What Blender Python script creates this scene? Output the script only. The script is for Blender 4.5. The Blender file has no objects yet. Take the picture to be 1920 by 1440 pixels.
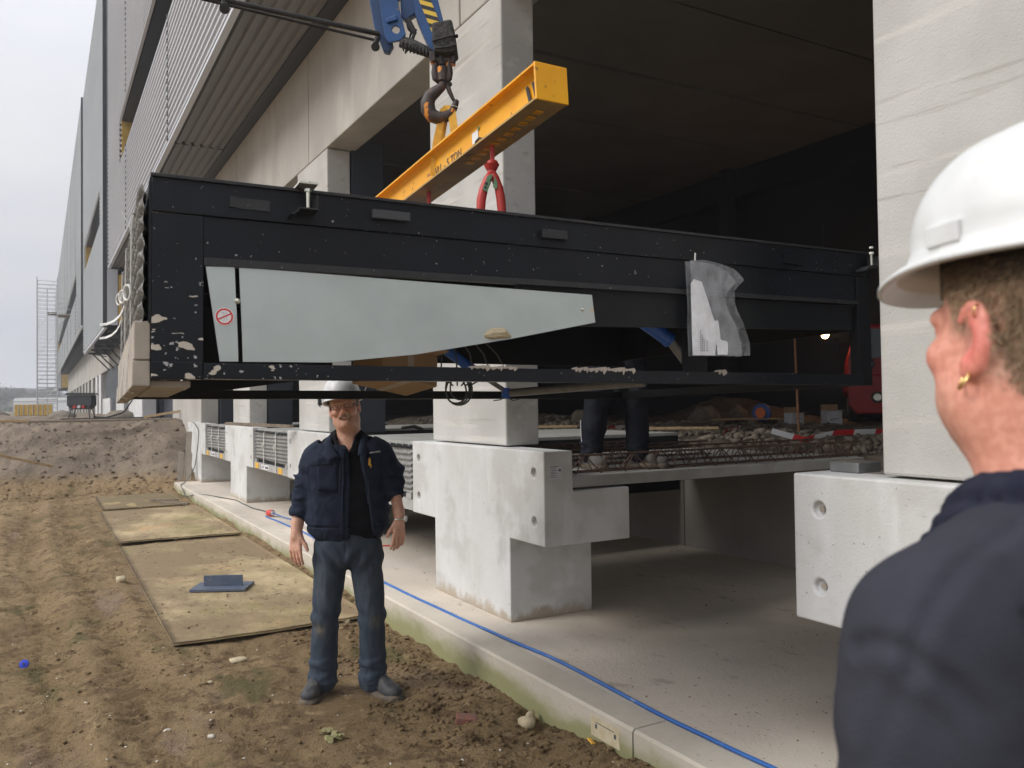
import bpy, bmesh, math, random
import numpy as np
from mathutils import Matrix, Vector

random.seed(7)
rng = np.random.default_rng(7)
SC = bpy.context.scene
COL = SC.collection

# ------------------------------------------------------------------ camera
FPX = 1554.0
TH, PITCH, ROLL, EYE = math.radians(29.66), math.radians(1.36), math.radians(0.75), 1.6
_f = np.array([math.sin(TH) * math.cos(PITCH), math.cos(TH) * math.cos(PITCH), math.sin(PITCH)])
_r = np.array([math.cos(TH), -math.sin(TH), 0.0])
_u = np.cross(_r, _f)
_r2 = _r * math.cos(ROLL) - _u * math.sin(ROLL)
_u2 = _u * math.cos(ROLL) + _r * math.sin(ROLL)
cam_d = bpy.data.cameras.new("camera")
cam_d.sensor_width = 36.0
cam_d.lens = FPX / 1920.0 * 36.0
cam_d.clip_start = 0.05
cam_d.clip_end = 3000.0
cam_d.dof.use_dof = True
cam_d.dof.focus_distance = 5.0
cam_d.dof.aperture_fstop = 6.0
cam = bpy.data.objects.new("camera", cam_d)
COL.objects.link(cam)
cam.matrix_world = Matrix(((_r2[0], _u2[0], -_f[0], 0.0), (_r2[1], _u2[1], -_f[1], 0.0),
                           (_r2[2], _u2[2], -_f[2], EYE), (0, 0, 0, 1)))
SC.camera = cam

# ------------------------------------------------------------------ light
SUN_EL, SUN_AZ = math.radians(38.0), math.radians(-80.0)      # azimuth from +Y towards +X
EXPOSURE = 0.60
w = bpy.data.worlds.new("World")
SC.world = w
w.use_nodes = True
nt = w.node_tree
for n in list(nt.nodes):
    nt.nodes.remove(n)
o_ = nt.nodes.new("ShaderNodeOutputWorld")
bg = nt.nodes.new("ShaderNodeBackground")
bg.inputs[1].default_value = 0.1
sky = nt.nodes.new("ShaderNodeTexSky")
sky.sky_type = 'NISHITA'
sky.sun_disc = False
sky.sun_elevation = SUN_EL
sky.sun_rotation = SUN_AZ
sky.dust_density = 3.0
tc = nt.nodes.new("ShaderNodeTexCoord")
mp = nt.nodes.new("ShaderNodeMapping")
mp.inputs['Scale'].default_value = (1.0, 1.0, 2.6)
nz = nt.nodes.new("ShaderNodeTexNoise")
nz.inputs['Scale'].default_value = 2.2
nz.inputs['Detail'].default_value = 5
nz.inputs['Roughness'].default_value = 0.5
cr = nt.nodes.new("ShaderNodeValToRGB")
cr.color_ramp.elements[0].position = 0.3
cr.color_ramp.elements[0].color = (0.76, 0.79, 0.88, 1)
cr.color_ramp.elements[1].position = 0.7
cr.color_ramp.elements[1].color = (1.0, 0.99, 1.0, 1)
sep = nt.nodes.new("ShaderNodeSeparateXYZ")
mr = nt.nodes.new("ShaderNodeMapRange")                        # overcast sky: brighter towards the zenith
mr.inputs['From Min'].default_value = 0.0
mr.inputs['From Max'].default_value = 1.0
mr.inputs['To Min'].default_value = 5.3
mr.inputs['To Max'].default_value = 21.5
vm = nt.nodes.new("ShaderNodeVectorMath")
vm.operation = 'SCALE'
mx = nt.nodes.new("ShaderNodeMix")
mx.data_type = 'RGBA'
mx.inputs[0].default_value = 0.92
L = nt.links.new
L(tc.outputs['Generated'], mp.inputs[0])
L(mp.outputs[0], nz.inputs[0])
L(nz.outputs['Fac'], cr.inputs[0])
L(tc.outputs['Generated'], sep.inputs[0])
pw_ = nt.nodes.new('ShaderNodeMath'); pw_.operation = 'POWER'; pw_.inputs[1].default_value = 2.3; pw_.use_clamp = True
L(sep.outputs[2], pw_.inputs[0])
L(pw_.outputs[0], mr.inputs[0])
L(cr.outputs[0], vm.inputs[0])
L(mr.outputs[0], vm.inputs['Scale'])
L(sky.outputs[0], mx.inputs[6])
L(vm.outputs[0], mx.inputs[7])
L(mx.outputs[2], bg.inputs[0])
L(bg.outputs[0], o_.inputs[0])

sd = bpy.data.lights.new("sun", 'SUN')
sd.energy = 1.25
sd.angle = math.radians(24)
sd.color = (1.0, 0.965, 0.92)
sun = bpy.data.objects.new("sun", sd)
COL.objects.link(sun)
_d = Vector((math.sin(SUN_AZ) * math.cos(SUN_EL), math.cos(SUN_AZ) * math.cos(SUN_EL), math.sin(SUN_EL)))
sun.rotation_euler = _d.to_track_quat('Z', 'Y').to_euler()
sun.location = _d * 60

SC.view_settings.view_transform = 'Standard'
SC.view_settings.look = 'None'
SC.view_settings.exposure = EXPOSURE
SC.view_settings.gamma = 1.0
SC.view_settings.use_curve_mapping = False
SC.render.engine = 'CYCLES'
SC.cycles.max_bounces = 8
SC.cycles.diffuse_bounces = 6
SC.cycles.use_denoising = True

# ------------------------------------------------------------------ helpers
def at(x, y, d):
    """photo direction (x, y) at distance d along the view: a 3D point"""
    v = _f + _r2 * (x - 960) / FPX - _u2 * (y - 720) / FPX
    return np.array([0, 0, EYE]) + v * d


def tag(o, label=None, cat=None, group=None, kind=None):
    if label: o['label'] = label
    if cat: o['category'] = cat
    if group: o['group'] = group
    if kind: o['kind'] = kind
    return o


def empty(name, loc=(0, 0, 0), rz=0.0, label=None, cat=None, group=None, mw=None):
    o = bpy.data.objects.new(name, None)
    COL.objects.link(o)
    if mw is not None:
        o.matrix_world = mw
    else:
        o.location = loc
        o.rotation_euler = (0, 0, rz)
    o.empty_display_size = 0.1
    return tag(o, label, cat, group)


def link(name, me, mat=None, parent=None, bevel=0.0, smooth=False):
    o = bpy.data.objects.new(name, me)
    COL.objects.link(o)
    if mat is not None and not me.materials:
        me.materials.append(mat)
    if parent is not None:
        o.parent = parent
    if bevel > 0:
        b = o.modifiers.new("bevel", 'BEVEL')
        b.width = bevel
        b.segments = 2
        b.limit_method = 'ANGLE'
        b.angle_limit = math.radians(40)
        b.harden_normals = False
    if smooth:
        me.shade_smooth()
    return o


class MB:
    """collects shapes and links them as ONE mesh"""
    def __init__(s):
        s.v = []; s.f = []

    def add(s, vs, fs):
        b = len(s.v)
        s.v += [tuple(map(float, p)) for p in vs]
        s.f += [tuple(b + i for i in f) for f in fs]
        return s

    def box(s, a, b, rot=None, org=None):
        x0, y0, z0 = a; x1, y1, z1 = b
        vs = [(x0, y0, z0), (x1, y0, z0), (x1, y1, z0), (x0, y1, z0), (x0, y0, z1), (x1, y0, z1), (x1, y1, z1), (x0, y1, z1)]
        if rot is not None:
            c = Vector(org if org is not None else ((x0 + x1) / 2, (y0 + y1) / 2, (z0 + z1) / 2))
            vs = [tuple(c + rot @ (Vector(p) - c)) for p in vs]
        return s.add(vs, [(0, 3, 2, 1), (4, 5, 6, 7), (0, 1, 5, 4), (1, 2, 6, 5), (2, 3, 7, 6), (3, 0, 4, 7)])

    def cyl(s, p0, p1, r0, r1=None, n=12, caps=True):
        if r1 is None: r1 = r0
        p0 = Vector(p0); p1 = Vector(p1)
        d = (p1 - p0).normalized()
        a = d.orthogonal().normalized(); b = d.cross(a)
        vs = []
        for p, r in ((p0, r0), (p1, r1)):
            for i in range(n):
                t = 2 * math.pi * i / n
                vs.append(p + a * (r * math.cos(t)) + b * (r * math.sin(t)))
        fs = [(i, (i + 1) % n, n + (i + 1) % n, n + i) for i in range(n)]
        if caps: fs += [tuple(range(n))[::-1], tuple(range(n, 2 * n))]
        return s.add(vs, fs)

    def tube(s, pts, r, n=8, closed=False):
        P = [Vector(p) for p in pts]; m = len(P)
        R = r if hasattr(r, '__len__') else [r] * m
        vs = []; up = None
        for i in range(m):
            if closed: t = (P[(i + 1) % m] - P[i - 1]).normalized()
            else: t = (P[min(i + 1, m - 1)] - P[max(i - 1, 0)]).normalized()
            if up is None: up = t.orthogonal().normalized()
            up = (up - t * up.dot(t)).normalized(); b = t.cross(up)
            for k in range(n):
                a = 2 * math.pi * k / n
                vs.append(P[i] + up * (R[i] * math.cos(a)) + b * (R[i] * math.sin(a)))
        fs = []
        for i in range(m if closed else m - 1):
            j = (i + 1) % m
            fs += [(i * n + k, i * n + (k + 1) % n, j * n + (k + 1) % n, j * n + k) for k in range(n)]
        if not closed: fs += [tuple(range(n))[::-1], tuple(range((m - 1) * n, m * n))]
        return s.add(vs, fs)

    def prism(s, poly, t0, t1, fn):
        """polygon (a, b) extruded over t0..t1; fn(a, b, t) -> point"""
        n = len(poly)
        vs = [fn(a, b, t0) for a, b in poly] + [fn(a, b, t1) for a, b in poly]
        return s.add(vs, [tuple(range(n))[::-1], tuple(range(n, 2 * n))] + [(i, (i + 1) % n, n + (i + 1) % n, n + i) for i in range(n)])

    def strip(s, pts, wdir, wd, th=0.001):
        """flat band along pts, width wd along wdir, with thickness"""
        P = [Vector(p) for p in pts]; W = Vector(wdir).normalized() * wd / 2
        vs = []
        for i, p in enumerate(P):
            t = (P[min(i + 1, len(P) - 1)] - P[max(i - 1, 0)]).normalized()
            nn = t.cross(W).normalized() * th / 2
            vs += [p - W - nn, p + W - nn, p + W + nn, p - W + nn]
        fs = [(0, 1, 2, 3)]
        for i in range(len(P) - 1):
            a, b = i * 4, i * 4 + 4
            fs += [(a + k, a + (k + 1) % 4, b + (k + 1) % 4, b + k) for k in range(4)]
        m = (len(P) - 1) * 4
        fs.append((m + 3, m + 2, m + 1, m))
        return s.add(vs, fs)

    def mesh(s, name):
        me = bpy.data.meshes.new(name)
        me.from_pydata(s.v, [], s.f)
        me.update()
        bm = bmesh.new(); bm.from_mesh(me)
        bmesh.ops.recalc_face_normals(bm, faces=bm.faces)
        bm.to_mesh(me); bm.free()
        return me

    def build(s, name, mat, parent=None, bevel=0.0, smooth=False):
        return link(name, s.mesh(name), mat, parent, bevel, smooth)


def np_mesh(name, V, Q, col=None, smooth=True):
    me = bpy.data.meshes.new(name)
    V = np.asarray(V, np.float32); Q = np.asarray(Q, np.int32); k = Q.shape[1]
    me.vertices.add(len(V)); me.vertices.foreach_set('co', V.ravel())
    me.loops.add(Q.size); me.loops.foreach_set('vertex_index', Q.ravel())
    me.polygons.add(len(Q)); me.polygons.foreach_set('loop_start', np.arange(0, Q.size, k, dtype=np.int32))
    me.update(calc_edges=True)
    me.validate()
    if col is not None:
        ca = me.color_attributes.new('Col', 'FLOAT_COLOR', 'POINT')
        c4 = np.ones((len(V), 4), np.float32); c4[:, :3] = col
        ca.data.foreach_set('color', c4.ravel())
    if smooth: me.shade_smooth()
    return me


def text_mesh(txt, size, name="lettering"):
    cu = bpy.data.curves.new(name, 'FONT')
    cu.body = txt; cu.size = size; cu.extrude = 0.0004; cu.align_x = 'CENTER'; cu.align_y = 'CENTER'
    cu.resolution_u = 3
    ob = bpy.data.objects.new("tmp", cu)
    COL.objects.link(ob)
    dg = bpy.context.evaluated_depsgraph_get()
    me = bpy.data.meshes.new_from_object(ob.evaluated_get(dg))
    bpy.data.objects.remove(ob); bpy.data.curves.remove(cu)
    me.name = name
    me.materials.clear()
    return me


def copy_tree(o, parent=None):
    c = o.copy(); COL.objects.link(c)
    if parent is not None: c.parent = parent
    for ch in list(o.children): copy_tree(ch, c)
    return c


# value noise in numpy
_tab = np.random.default_rng(3).random(65536).astype(np.float32)
def vnoise(x, y, z=0.0):
    x = np.asarray(x, np.float32); y = np.asarray(y, np.float32); z = np.zeros_like(x) + np.float32(z) if np.isscalar(z) else np.asarray(z, np.float32)
    xi = np.floor(x).astype(np.int64); yi = np.floor(y).astype(np.int64); zi = np.floor(z).astype(np.int64)
    fx = x - xi; fy = y - yi; fz = z - zi
    fx = fx * fx * (3 - 2 * fx); fy = fy * fy * (3 - 2 * fy); fz = fz * fz * (3 - 2 * fz)
    def h(a, b, c): return _tab[((a * 73856093) ^ (b * 19349663) ^ (c * 83492791)) & 65535]
    r = 0
    for dx in (0, 1):
        for dy in (0, 1):
            for dz in (0, 1):
                r = r + h(xi + dx, yi + dy, zi + dz) * (fx if dx else 1 - fx) * (fy if dy else 1 - fy) * (fz if dz else 1 - fz)
    return r * 2 - 1
def fbm(x, y, z=0.0, o=4, g=0.5):
    r = 0; a = 1.0; t = 0
    for i in range(o):
        r = r + a * vnoise(np.asarray(x) * 2 ** i + 17.3 * i, np.asarray(y) * 2 ** i + 5.1 * i, (np.asarray(z) * 2 ** i) if not np.isscalar(z) else z + i * 3.0)
        t += a; a *= g
    return r / t
def sstep(a, b, x):
    t = np.clip((x - a) / (b - a), 0, 1)
    return t * t * (3 - 2 * t)


# ------------------------------------------------------------------ materials
def _ramp(nt, fac, lo, hi):
    m = nt.nodes.new("ShaderNodeMapRange")
    m.interpolation_type = 'SMOOTHSTEP'
    m.inputs['From Min'].default_value = lo; m.inputs['From Max'].default_value = hi
    nt.links.new(fac, m.inputs[0])
    return m.outputs[0]


def _mix(nt, fac, a, b, blend='MIX'):
    m = nt.nodes.new("ShaderNodeMix"); m.data_type = 'RGBA'; m.blend_type = blend
    if isinstance(fac, (int, float)): m.inputs[0].default_value = fac
    else: nt.links.new(fac, m.inputs[0])
    for s, i in ((a, 6), (b, 7)):
        if isinstance(s, tuple): m.inputs[i].default_value = (*s[:3], 1)
        else: nt.links.new(s, m.inputs[i])
    return m.outputs[2]


def _noise(nt, vec, scale, stretch=(1, 1, 1), detail=5, rough=0.55, rot=(0, 0, 0), loc=(0, 0, 0)):
    mp = nt.nodes.new("ShaderNodeMapping")
    mp.inputs['Scale'].default_value = stretch; mp.inputs['Rotation'].default_value = rot; mp.inputs['Location'].default_value = loc
    nt.links.new(vec, mp.inputs[0])
    n = nt.nodes.new("ShaderNodeTexNoise")
    n.inputs['Scale'].default_value = scale; n.inputs['Detail'].default_value = detail; n.inputs['Roughness'].default_value = rough
    nt.links.new(mp.outputs[0], n.inputs[0])
    return n.outputs['Fac']


def mat(name, c1, c2=None, sc=2.0, rough=0.8, metal=0.0, bump=0.0, bsc=60.0, stretch=(1, 1, 1), rot=(0, 0, 0),
        spots=(), spec=0.5, vcol=False, obj=False, lo=0.35, hi=0.65, rvar=0.0, bstretch=None, emit=None, bdist=0.01):
    m = bpy.data.materials.new(name); m.use_nodes = True
    nt = m.node_tree; b = nt.nodes['Principled BSDF']
    if obj:
        vec = nt.nodes.new("ShaderNodeTexCoord").outputs['Object']
    else:
        vec = nt.nodes.new("ShaderNodeNewGeometry").outputs['Position']
    if vcol:
        a = nt.nodes.new("ShaderNodeVertexColor"); a.layer_name = 'Col'
        col = a.outputs[0]
        if c2 is not None:
            col = _mix(nt, _ramp(nt, _noise(nt, vec, sc, stretch), lo, hi), col, _mix(nt, 1.0, col, c2, 'MULTIPLY'))
    elif c2 is not None:
        col = _mix(nt, _ramp(nt, _noise(nt, vec, sc, stretch, rot=rot), lo, hi), c1, c2)
    else:
        col = c1
    for i, sp in enumerate(spots):
        c, s_, l_, h_ = sp[:4]; st = sp[4] if len(sp) > 4 else (1, 1, 1); amt = sp[5] if len(sp) > 5 else 1.0
        ro_ = sp[6] if len(sp) > 6 else (0, 0, 0)
        f = _ramp(nt, _noise(nt, vec, s_, st, rot=ro_, loc=(3.1 * i + 1, 1.7 * i, 2.3 * i)), l_, h_)
        if amt != 1.0:
            mm = nt.nodes.new("ShaderNodeMath"); mm.operation = 'MULTIPLY'; mm.inputs[1].default_value = amt
            nt.links.new(f, mm.inputs[0]); f = mm.outputs[0]
        col = _mix(nt, f, col, c)
    if isinstance(col, tuple): b.inputs['Base Color'].default_value = (*col[:3], 1)
    else: nt.links.new(col, b.inputs['Base Color'])
    b.inputs['Roughness'].default_value = rough
    if rvar:
        f = _noise(nt, vec, sc * 3)
        mr = nt.nodes.new("ShaderNodeMapRange"); mr.inputs['To Min'].default_value = rough - rvar; mr.inputs['To Max'].default_value = rough + rvar
        nt.links.new(f, mr.inputs[0]); nt.links.new(mr.outputs[0], b.inputs['Roughness'])
    b.inputs['Metallic'].default_value = metal
    b.inputs['Specular IOR Level'].default_value = spec
    if emit:
        b.inputs['Emission Color'].default_value = (*emit[0], 1); b.inputs['Emission Strength'].default_value = emit[1]
    if bump:
        bn = nt.nodes.new("ShaderNodeBump"); bn.inputs['Strength'].default_value = bump; bn.inputs['Distance'].default_value = bdist
        nt.links.new(_noise(nt, vec, bsc, bstretch or stretch, 6, 0.6, rot=rot), bn.inputs['Height'])
        nt.links.new(bn.outputs[0], b.inputs['Normal'])
    return m


M = {}
M['block'] = mat('pale_cast_concrete', (0.66, 0.665, 0.66), (0.57, 0.565, 0.54), 1.1, 0.85, bump=0.25, bsc=90,
                 spots=[((0.40, 0.395, 0.37), 2.3, 0.60, 0.72, (1, 1, .8), .55), ((0.74, 0.745, 0.75), 9, 0.5, 0.75, (1, 1, .15), .5),
                        ((0.25, 0.24, 0.22), 62, 0.675, 0.70, (1, 1, 1), .75), ((0.45, 0.44, 0.41), 1.6, 0.50, 0.60, (1, 1, 1.3), .5), ((0.42, 0.42, 0.40), 5, 0.6, 0.78, (1, 1, 1), .4)])
M['column'] = mat('brushed_column_concrete', (0.54, 0.53, 0.50), (0.44, 0.43, 0.40), 1.4, 0.85, bump=0.3, bsc=110,
                  spots=[((0.34, 0.32, 0.28), 8, 0.60, 0.66, (1.2, .12, 1.9), .55, (0.30, 0, 0)), ((0.66, 0.63, 0.58), 7, 0.55, 0.7, (1, .1, 1.7), .5, (0.30, 0, 0)),
                         ((0.30, 0.25, 0.18), 3.3, 0.66, 0.76, (1, 1, 1), .45), ((0.28, 0.27, 0.24), 70, 0.66, 0.72, (1, 1, 1), .5)])
M['beam'] = mat('beige_beam_concrete', (0.48, 0.455, 0.415), (0.37, 0.35, 0.315), 0.9, 0.85, bump=0.25, bsc=70, stretch=(1, 1, .45),
                spots=[((0.30, 0.28, 0.25), 2.6, 0.58, 0.75, (1, 1.5, .25), .5), ((0.60, 0.57, 0.51), 1.4, 0.55, 0.75, (1, 1, .4), .5), ((0.26, 0.22, 0.17), 26, 0.68, 0.74, (1, 1, .3), .5)])
M['slab'] = mat('dusty_floor_concrete', (0.68, 0.60, 0.50), (0.58, 0.51, 0.425), 1.0, 0.92, bump=0.35, bsc=70,
                spots=[((0.22, 0.18, 0.135), 8, 0.62, 0.72, (1, .5, 1), .40), ((0.15, 0.12, 0.09), 42, 0.66, 0.71, (1, 1, 1), .8),
                       ((0.54, 0.49, 0.43), 2.1, 0.5, 0.7, (1, .5, 1), .6), ((0.13, 0.11, 0.085), 15, 0.71, 0.74, (1.3, .5, 1), .6), ((0.60, 0.58, 0.54), 75, 0.70, 0.73, (1, 1, 1), .7)])
M['oldplank'] = mat('grey_floor_plank_concrete', (0.40, 0.40, 0.37), (0.31, 0.305, 0.28), 3, 0.85, bump=0.3, bsc=60, spots=[((.26, .25, .22), 12, .6, .7, (1, 1, 1), .6)])
M['pitwall'] = mat('pit_wall_concrete', (0.30, 0.28, 0.25), (0.24, 0.22, 0.20), 1.2, 0.9, bump=0.3, bsc=40, spots=[((0.15, 0.14, 0.12), 3, 0.6, 0.75, (1, 1, .4), .6)])
M['ceiling'] = mat('grey_ceiling_concrete', (0.225, 0.215, 0.185), (0.19, 0.18, 0.155), 0.6, 0.95)
M['navy'] = mat('navy_painted_steel', (0.020, 0.026, 0.036), (0.026, 0.032, 0.043), 1.5, 0.5)
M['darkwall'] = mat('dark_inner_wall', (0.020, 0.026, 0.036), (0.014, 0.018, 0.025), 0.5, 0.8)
M['clad'] = mat('grey_corrugated_metal', (0.54, 0.55, 0.58), (0.49, 0.50, 0.53), 0.4, 0.38, metal=0.25, stretch=(1, .3, 1))
M['clad2'] = mat('green_grey_corrugated_metal', (0.55, 0.59, 0.62), (0.50, 0.54, 0.57), 0.3, 0.42, metal=0.1, stretch=(1, .3, 1))
M['soffit'] = mat('shaded_soffit_metal', (0.22, 0.22, 0.225), (0.18, 0.18, 0.185), 0.6, 0.5, metal=0.1, stretch=(1, .3, 1))  # cladding metal made darker: the underside's shade is put into its colour
M['cladtrim'] = mat('pale_metal_trim', (0.60, 0.62, 0.66), None, 1, 0.35, metal=0.3)
M['charcoal'] = mat('charcoal_trim_metal', (0.045, 0.05, 0.058), (0.035, 0.04, 0.045), 2, 0.45)
M['winglass'] = mat('dark_window_glass', (0.02, 0.03, 0.045), None, 1, 0.12, spec=0.5)
M['insul'] = mat('yellow_insulation', (0.62, 0.42, 0.10), (0.50, 0.33, 0.08), 3, 0.9, bump=0.3, bsc=20)
M['timber'] = mat('raw_timber', (0.50, 0.36, 0.20), (0.36, 0.25, 0.14), 4, 0.8, stretch=(6, .6, 6), bump=0.2, bsc=30)
M['greytimber'] = mat('weathered_timber', (0.25, 0.20, 0.15), (0.16, 0.125, 0.09), 5, 0.85, stretch=(6, 1, 6), bump=0.3, bsc=30)
M['galv'] = mat('galvanised_sheet', (0.50, 0.56, 0.545), (0.46, 0.515, 0.50), 5.5, 0.38, metal=0.35, rvar=0.07, obj=True,
                spots=[((0.60, 0.49, 0.32), 8, 0.660, 0.685, (.55, 1, 1), .85), ((0.60, 0.60, 0.57), 45, 0.715, 0.74, (1, 1, 1), .8), ((0.38, 0.42, 0.42), 3.0, 0.5, 0.75, (.6, 1, 1), .5)])
M['zinc'] = mat('zinc_plated_bolt', (0.72, 0.72, 0.62), None, 5, 0.3, metal=0.8)
M['steel'] = mat('bare_steel', (0.20, 0.205, 0.205), (0.15, 0.155, 0.155), 12, 0.42, metal=0.2)
M['rust'] = mat('rusty_rebar', (0.115, 0.062, 0.042), (0.07, 0.042, 0.032), 25, 0.85, bump=0.4, bsc=120)
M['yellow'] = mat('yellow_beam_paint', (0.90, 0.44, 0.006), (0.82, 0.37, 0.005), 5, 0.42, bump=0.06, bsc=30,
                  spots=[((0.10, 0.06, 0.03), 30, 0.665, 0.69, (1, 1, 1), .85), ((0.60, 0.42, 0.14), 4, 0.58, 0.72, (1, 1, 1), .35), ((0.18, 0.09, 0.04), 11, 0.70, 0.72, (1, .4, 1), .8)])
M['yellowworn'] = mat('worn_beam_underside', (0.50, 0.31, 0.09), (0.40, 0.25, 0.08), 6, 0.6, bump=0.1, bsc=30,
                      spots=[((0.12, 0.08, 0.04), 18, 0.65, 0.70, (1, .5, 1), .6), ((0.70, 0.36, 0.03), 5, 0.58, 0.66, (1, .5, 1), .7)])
M['websling'] = mat('yellow_web_sling', (0.80, 0.46, 0.06), (0.66, 0.36, 0.05), 20, 0.8, bump=0.3, bsc=200)
M['red'] = mat('red_lifting_paint', (0.52, 0.035, 0.025), (0.42, 0.03, 0.022), 14, 0.45, bump=0.1, bsc=60)
M['green'] = mat('green_tag_plate', (0.13, 0.27, 0.14), (0.10, 0.21, 0.11), 18, 0.6)
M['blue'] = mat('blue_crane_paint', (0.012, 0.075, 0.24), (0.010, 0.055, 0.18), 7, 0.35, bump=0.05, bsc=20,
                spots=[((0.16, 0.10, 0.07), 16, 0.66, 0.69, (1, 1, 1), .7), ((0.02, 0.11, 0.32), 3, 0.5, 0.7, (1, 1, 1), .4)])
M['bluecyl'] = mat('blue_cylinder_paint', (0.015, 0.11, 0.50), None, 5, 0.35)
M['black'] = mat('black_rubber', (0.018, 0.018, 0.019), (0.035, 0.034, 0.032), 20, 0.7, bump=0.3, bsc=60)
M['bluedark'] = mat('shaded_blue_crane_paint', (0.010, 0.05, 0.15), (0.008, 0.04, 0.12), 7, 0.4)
M['lagging'] = mat('frayed_grey_padding', (0.075, 0.075, 0.072), (0.035, 0.035, 0.035), 60, 0.95, bump=0.7, bsc=160,
                   spots=[((0.30, 0.30, 0.28), 120, 0.64, 0.70, (1, 1, 1), .7)])
M['hook'] = mat('worn_orange_hook', (0.035, 0.028, 0.026), (0.055, 0.04, 0.035), 14, 0.55, bump=0.2, bsc=50,
                spots=[((0.75, 0.28, 0.03), 12, 0.575, 0.60, (1, 1, 1), .95), ((0.14, 0.06, 0.03), 22, 0.6, 0.66, (1, 1, 1), .7)])
M['hazardyellow'] = mat('hazard_yellow_tape', (0.75, 0.52, 0.06), None, 5, 0.5)
M['hazardblack'] = mat('hazard_black_tape', (0.02, 0.02, 0.022), None, 5, 0.5)
M['white'] = mat('white_plastic', (0.78, 0.79, 0.79), (0.70, 0.71, 0.70), 9, 0.35, spots=[((0.50, 0.49, 0.45), 25, 0.67, 0.72, (1, 1, 1), .5)])
M['helmetwhite'] = mat('white_helmet_shell', (0.70, 0.72, 0.71), (0.62, 0.63, 0.62), 11, 0.42, obj=True, rvar=.08, bump=.05, bsc=60, spots=[((0.42, 0.40, 0.36), 20, 0.61, 0.70, (1, 1, 1), .55), ((0.5, 0.48, 0.42), 8, 0.60, 0.75, (1, 1, 2), .4), ((.35, .34, .32), 70, .68, .71, (1, .3, 1), .6)])
M['helmetin'] = mat('helmet_inner_plastic', (0.62, 0.56, 0.45), (0.52, 0.46, 0.36), 12, 0.6)
M['strap'] = mat('white_strap', (0.72, 0.72, 0.69), (0.58, 0.57, 0.53), 30, 0.6)
M['cardboard'] = mat('brown_cardboard', (0.36, 0.24, 0.13), (0.30, 0.20, 0.105), 5, 0.85, bump=0.1, bsc=30)
M['paper'] = mat('white_paper', (0.84, 0.85, 0.87), (0.78, 0.78, 0.78), 12, 0.8, bump=0.3, bsc=18)
M['ink'] = mat('grey_ink', (0.10, 0.10, 0.11), None, 1, 0.8)
M['labelyellow'] = mat('yellow_sticker', (0.80, 0.47, 0.06), (0.72, 0.40, 0.05), 30, 0.6)
M['redprint'] = mat('red_print', (0.62, 0.03, 0.03), None, 1, 0.5)
M['whiteprint'] = mat('white_print', (0.80, 0.80, 0.80), None, 1, 0.5)
M['cable'] = mat('grey_cable', (0.10, 0.11, 0.10), (0.07, 0.075, 0.07), 8, 0.55)
M['bluecable'] = mat('blue_cable', (0.03, 0.13, 0.44), (0.045, 0.16, 0.46), 6, 0.45, spots=[((0.34, 0.40, 0.50), 14, 0.64, 0.7, (1, 1, 1), .6)])
M['redplug'] = mat('red_plug', (0.6, 0.06, 0.05), None, 5, 0.4)
M['skin'] = mat('skin', (0.5, 0.3, 0.2), (0.86, 0.78, 0.76), 90, 0.48, vcol=True, bump=0.12, bsc=260, bdist=0.003)
M['skin'].node_tree.nodes['Principled BSDF'].inputs['Subsurface Weight'].default_value = 0.12
M['skin'].node_tree.nodes['Principled BSDF'].inputs['Subsurface Radius'].default_value = (0.02, 0.008, 0.004)
M['jacket'] = mat('navy_work_jacket_cloth', (0.022, 0.031, 0.056), (0.015, 0.022, 0.042), 14, 0.88, bump=0.35, bsc=420, spec=0.25, bdist=0.002)
M['shirt'] = mat('black_polo_cloth', (0.010, 0.010, 0.014), (0.014, 0.014, 0.018), 12, 0.92, bump=0.3, bsc=300, spec=0.2, bdist=0.002)
M['polo'] = mat('dark_navy_polo_cloth', (0.040, 0.041, 0.054), (0.033, 0.034, 0.045), 9, 0.92, bump=0.6, bsc=420, spec=0.2, bdist=0.003)
M['collar'] = mat('dark_knit_collar', (0.014, 0.016, 0.030), (0.02, 0.022, 0.036), 40, 0.95, bump=0.5, bsc=350, spec=0.2, bdist=0.002)
M['jeans'] = mat('blue_denim', (0.05, 0.08, 0.13), (0.68, 0.72, 0.76), 38, 0.9, vcol=True, bump=0.3, bsc=380, spec=0.2, bdist=0.002, stretch=(1, 1, .3))
M['shoe'] = mat('grey_work_shoe', (0.055, 0.058, 0.064), (0.035, 0.036, 0.040), 18, 0.6, bump=0.3, bsc=90, spots=[((0.20, 0.15, 0.10), 14, 0.58, 0.7, (1, 1, 1), .5)])
M['sole'] = mat('muddy_rubber_sole', (0.085, 0.075, 0.065), (0.14, 0.105, 0.07), 22, 0.8, bump=0.4, bsc=80)
M['hairgrey'] = mat('grey_hair', (0.36, 0.33, 0.30), (0.22, 0.20, 0.18), 60, 0.7, bump=0.6, bsc=200, stretch=(3, 3, .6))
M['hairbrown'] = mat('light_brown_hair', (0.17, 0.115, 0.070), (0.10, 0.068, 0.042), 45, 0.75, bump=0.6, bsc=260)
M['gold'] = mat('gold_earring', (0.85, 0.60, 0.25), None, 5, 0.22, metal=1.0)
M['glass_frame'] = mat('dark_glasses_frame', (0.03, 0.03, 0.03), None, 5, 0.3)
M['darkcloth'] = mat('black_work_trousers', (0.012, 0.014, 0.022), (0.02, 0.022, 0.030), 8, 0.9, bump=0.3, bsc=200, spec=0.2)
M['redtruck'] = mat('red_vehicle_paint', (0.42, 0.012, 0.012), (0.34, 0.010, 0.010), 2, 0.35)
M['tyre'] = mat('dusty_tyre', (0.03, 0.03, 0.028), (0.06, 0.055, 0.045), 8, 0.85, bump=0.4, bsc=40)
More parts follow.
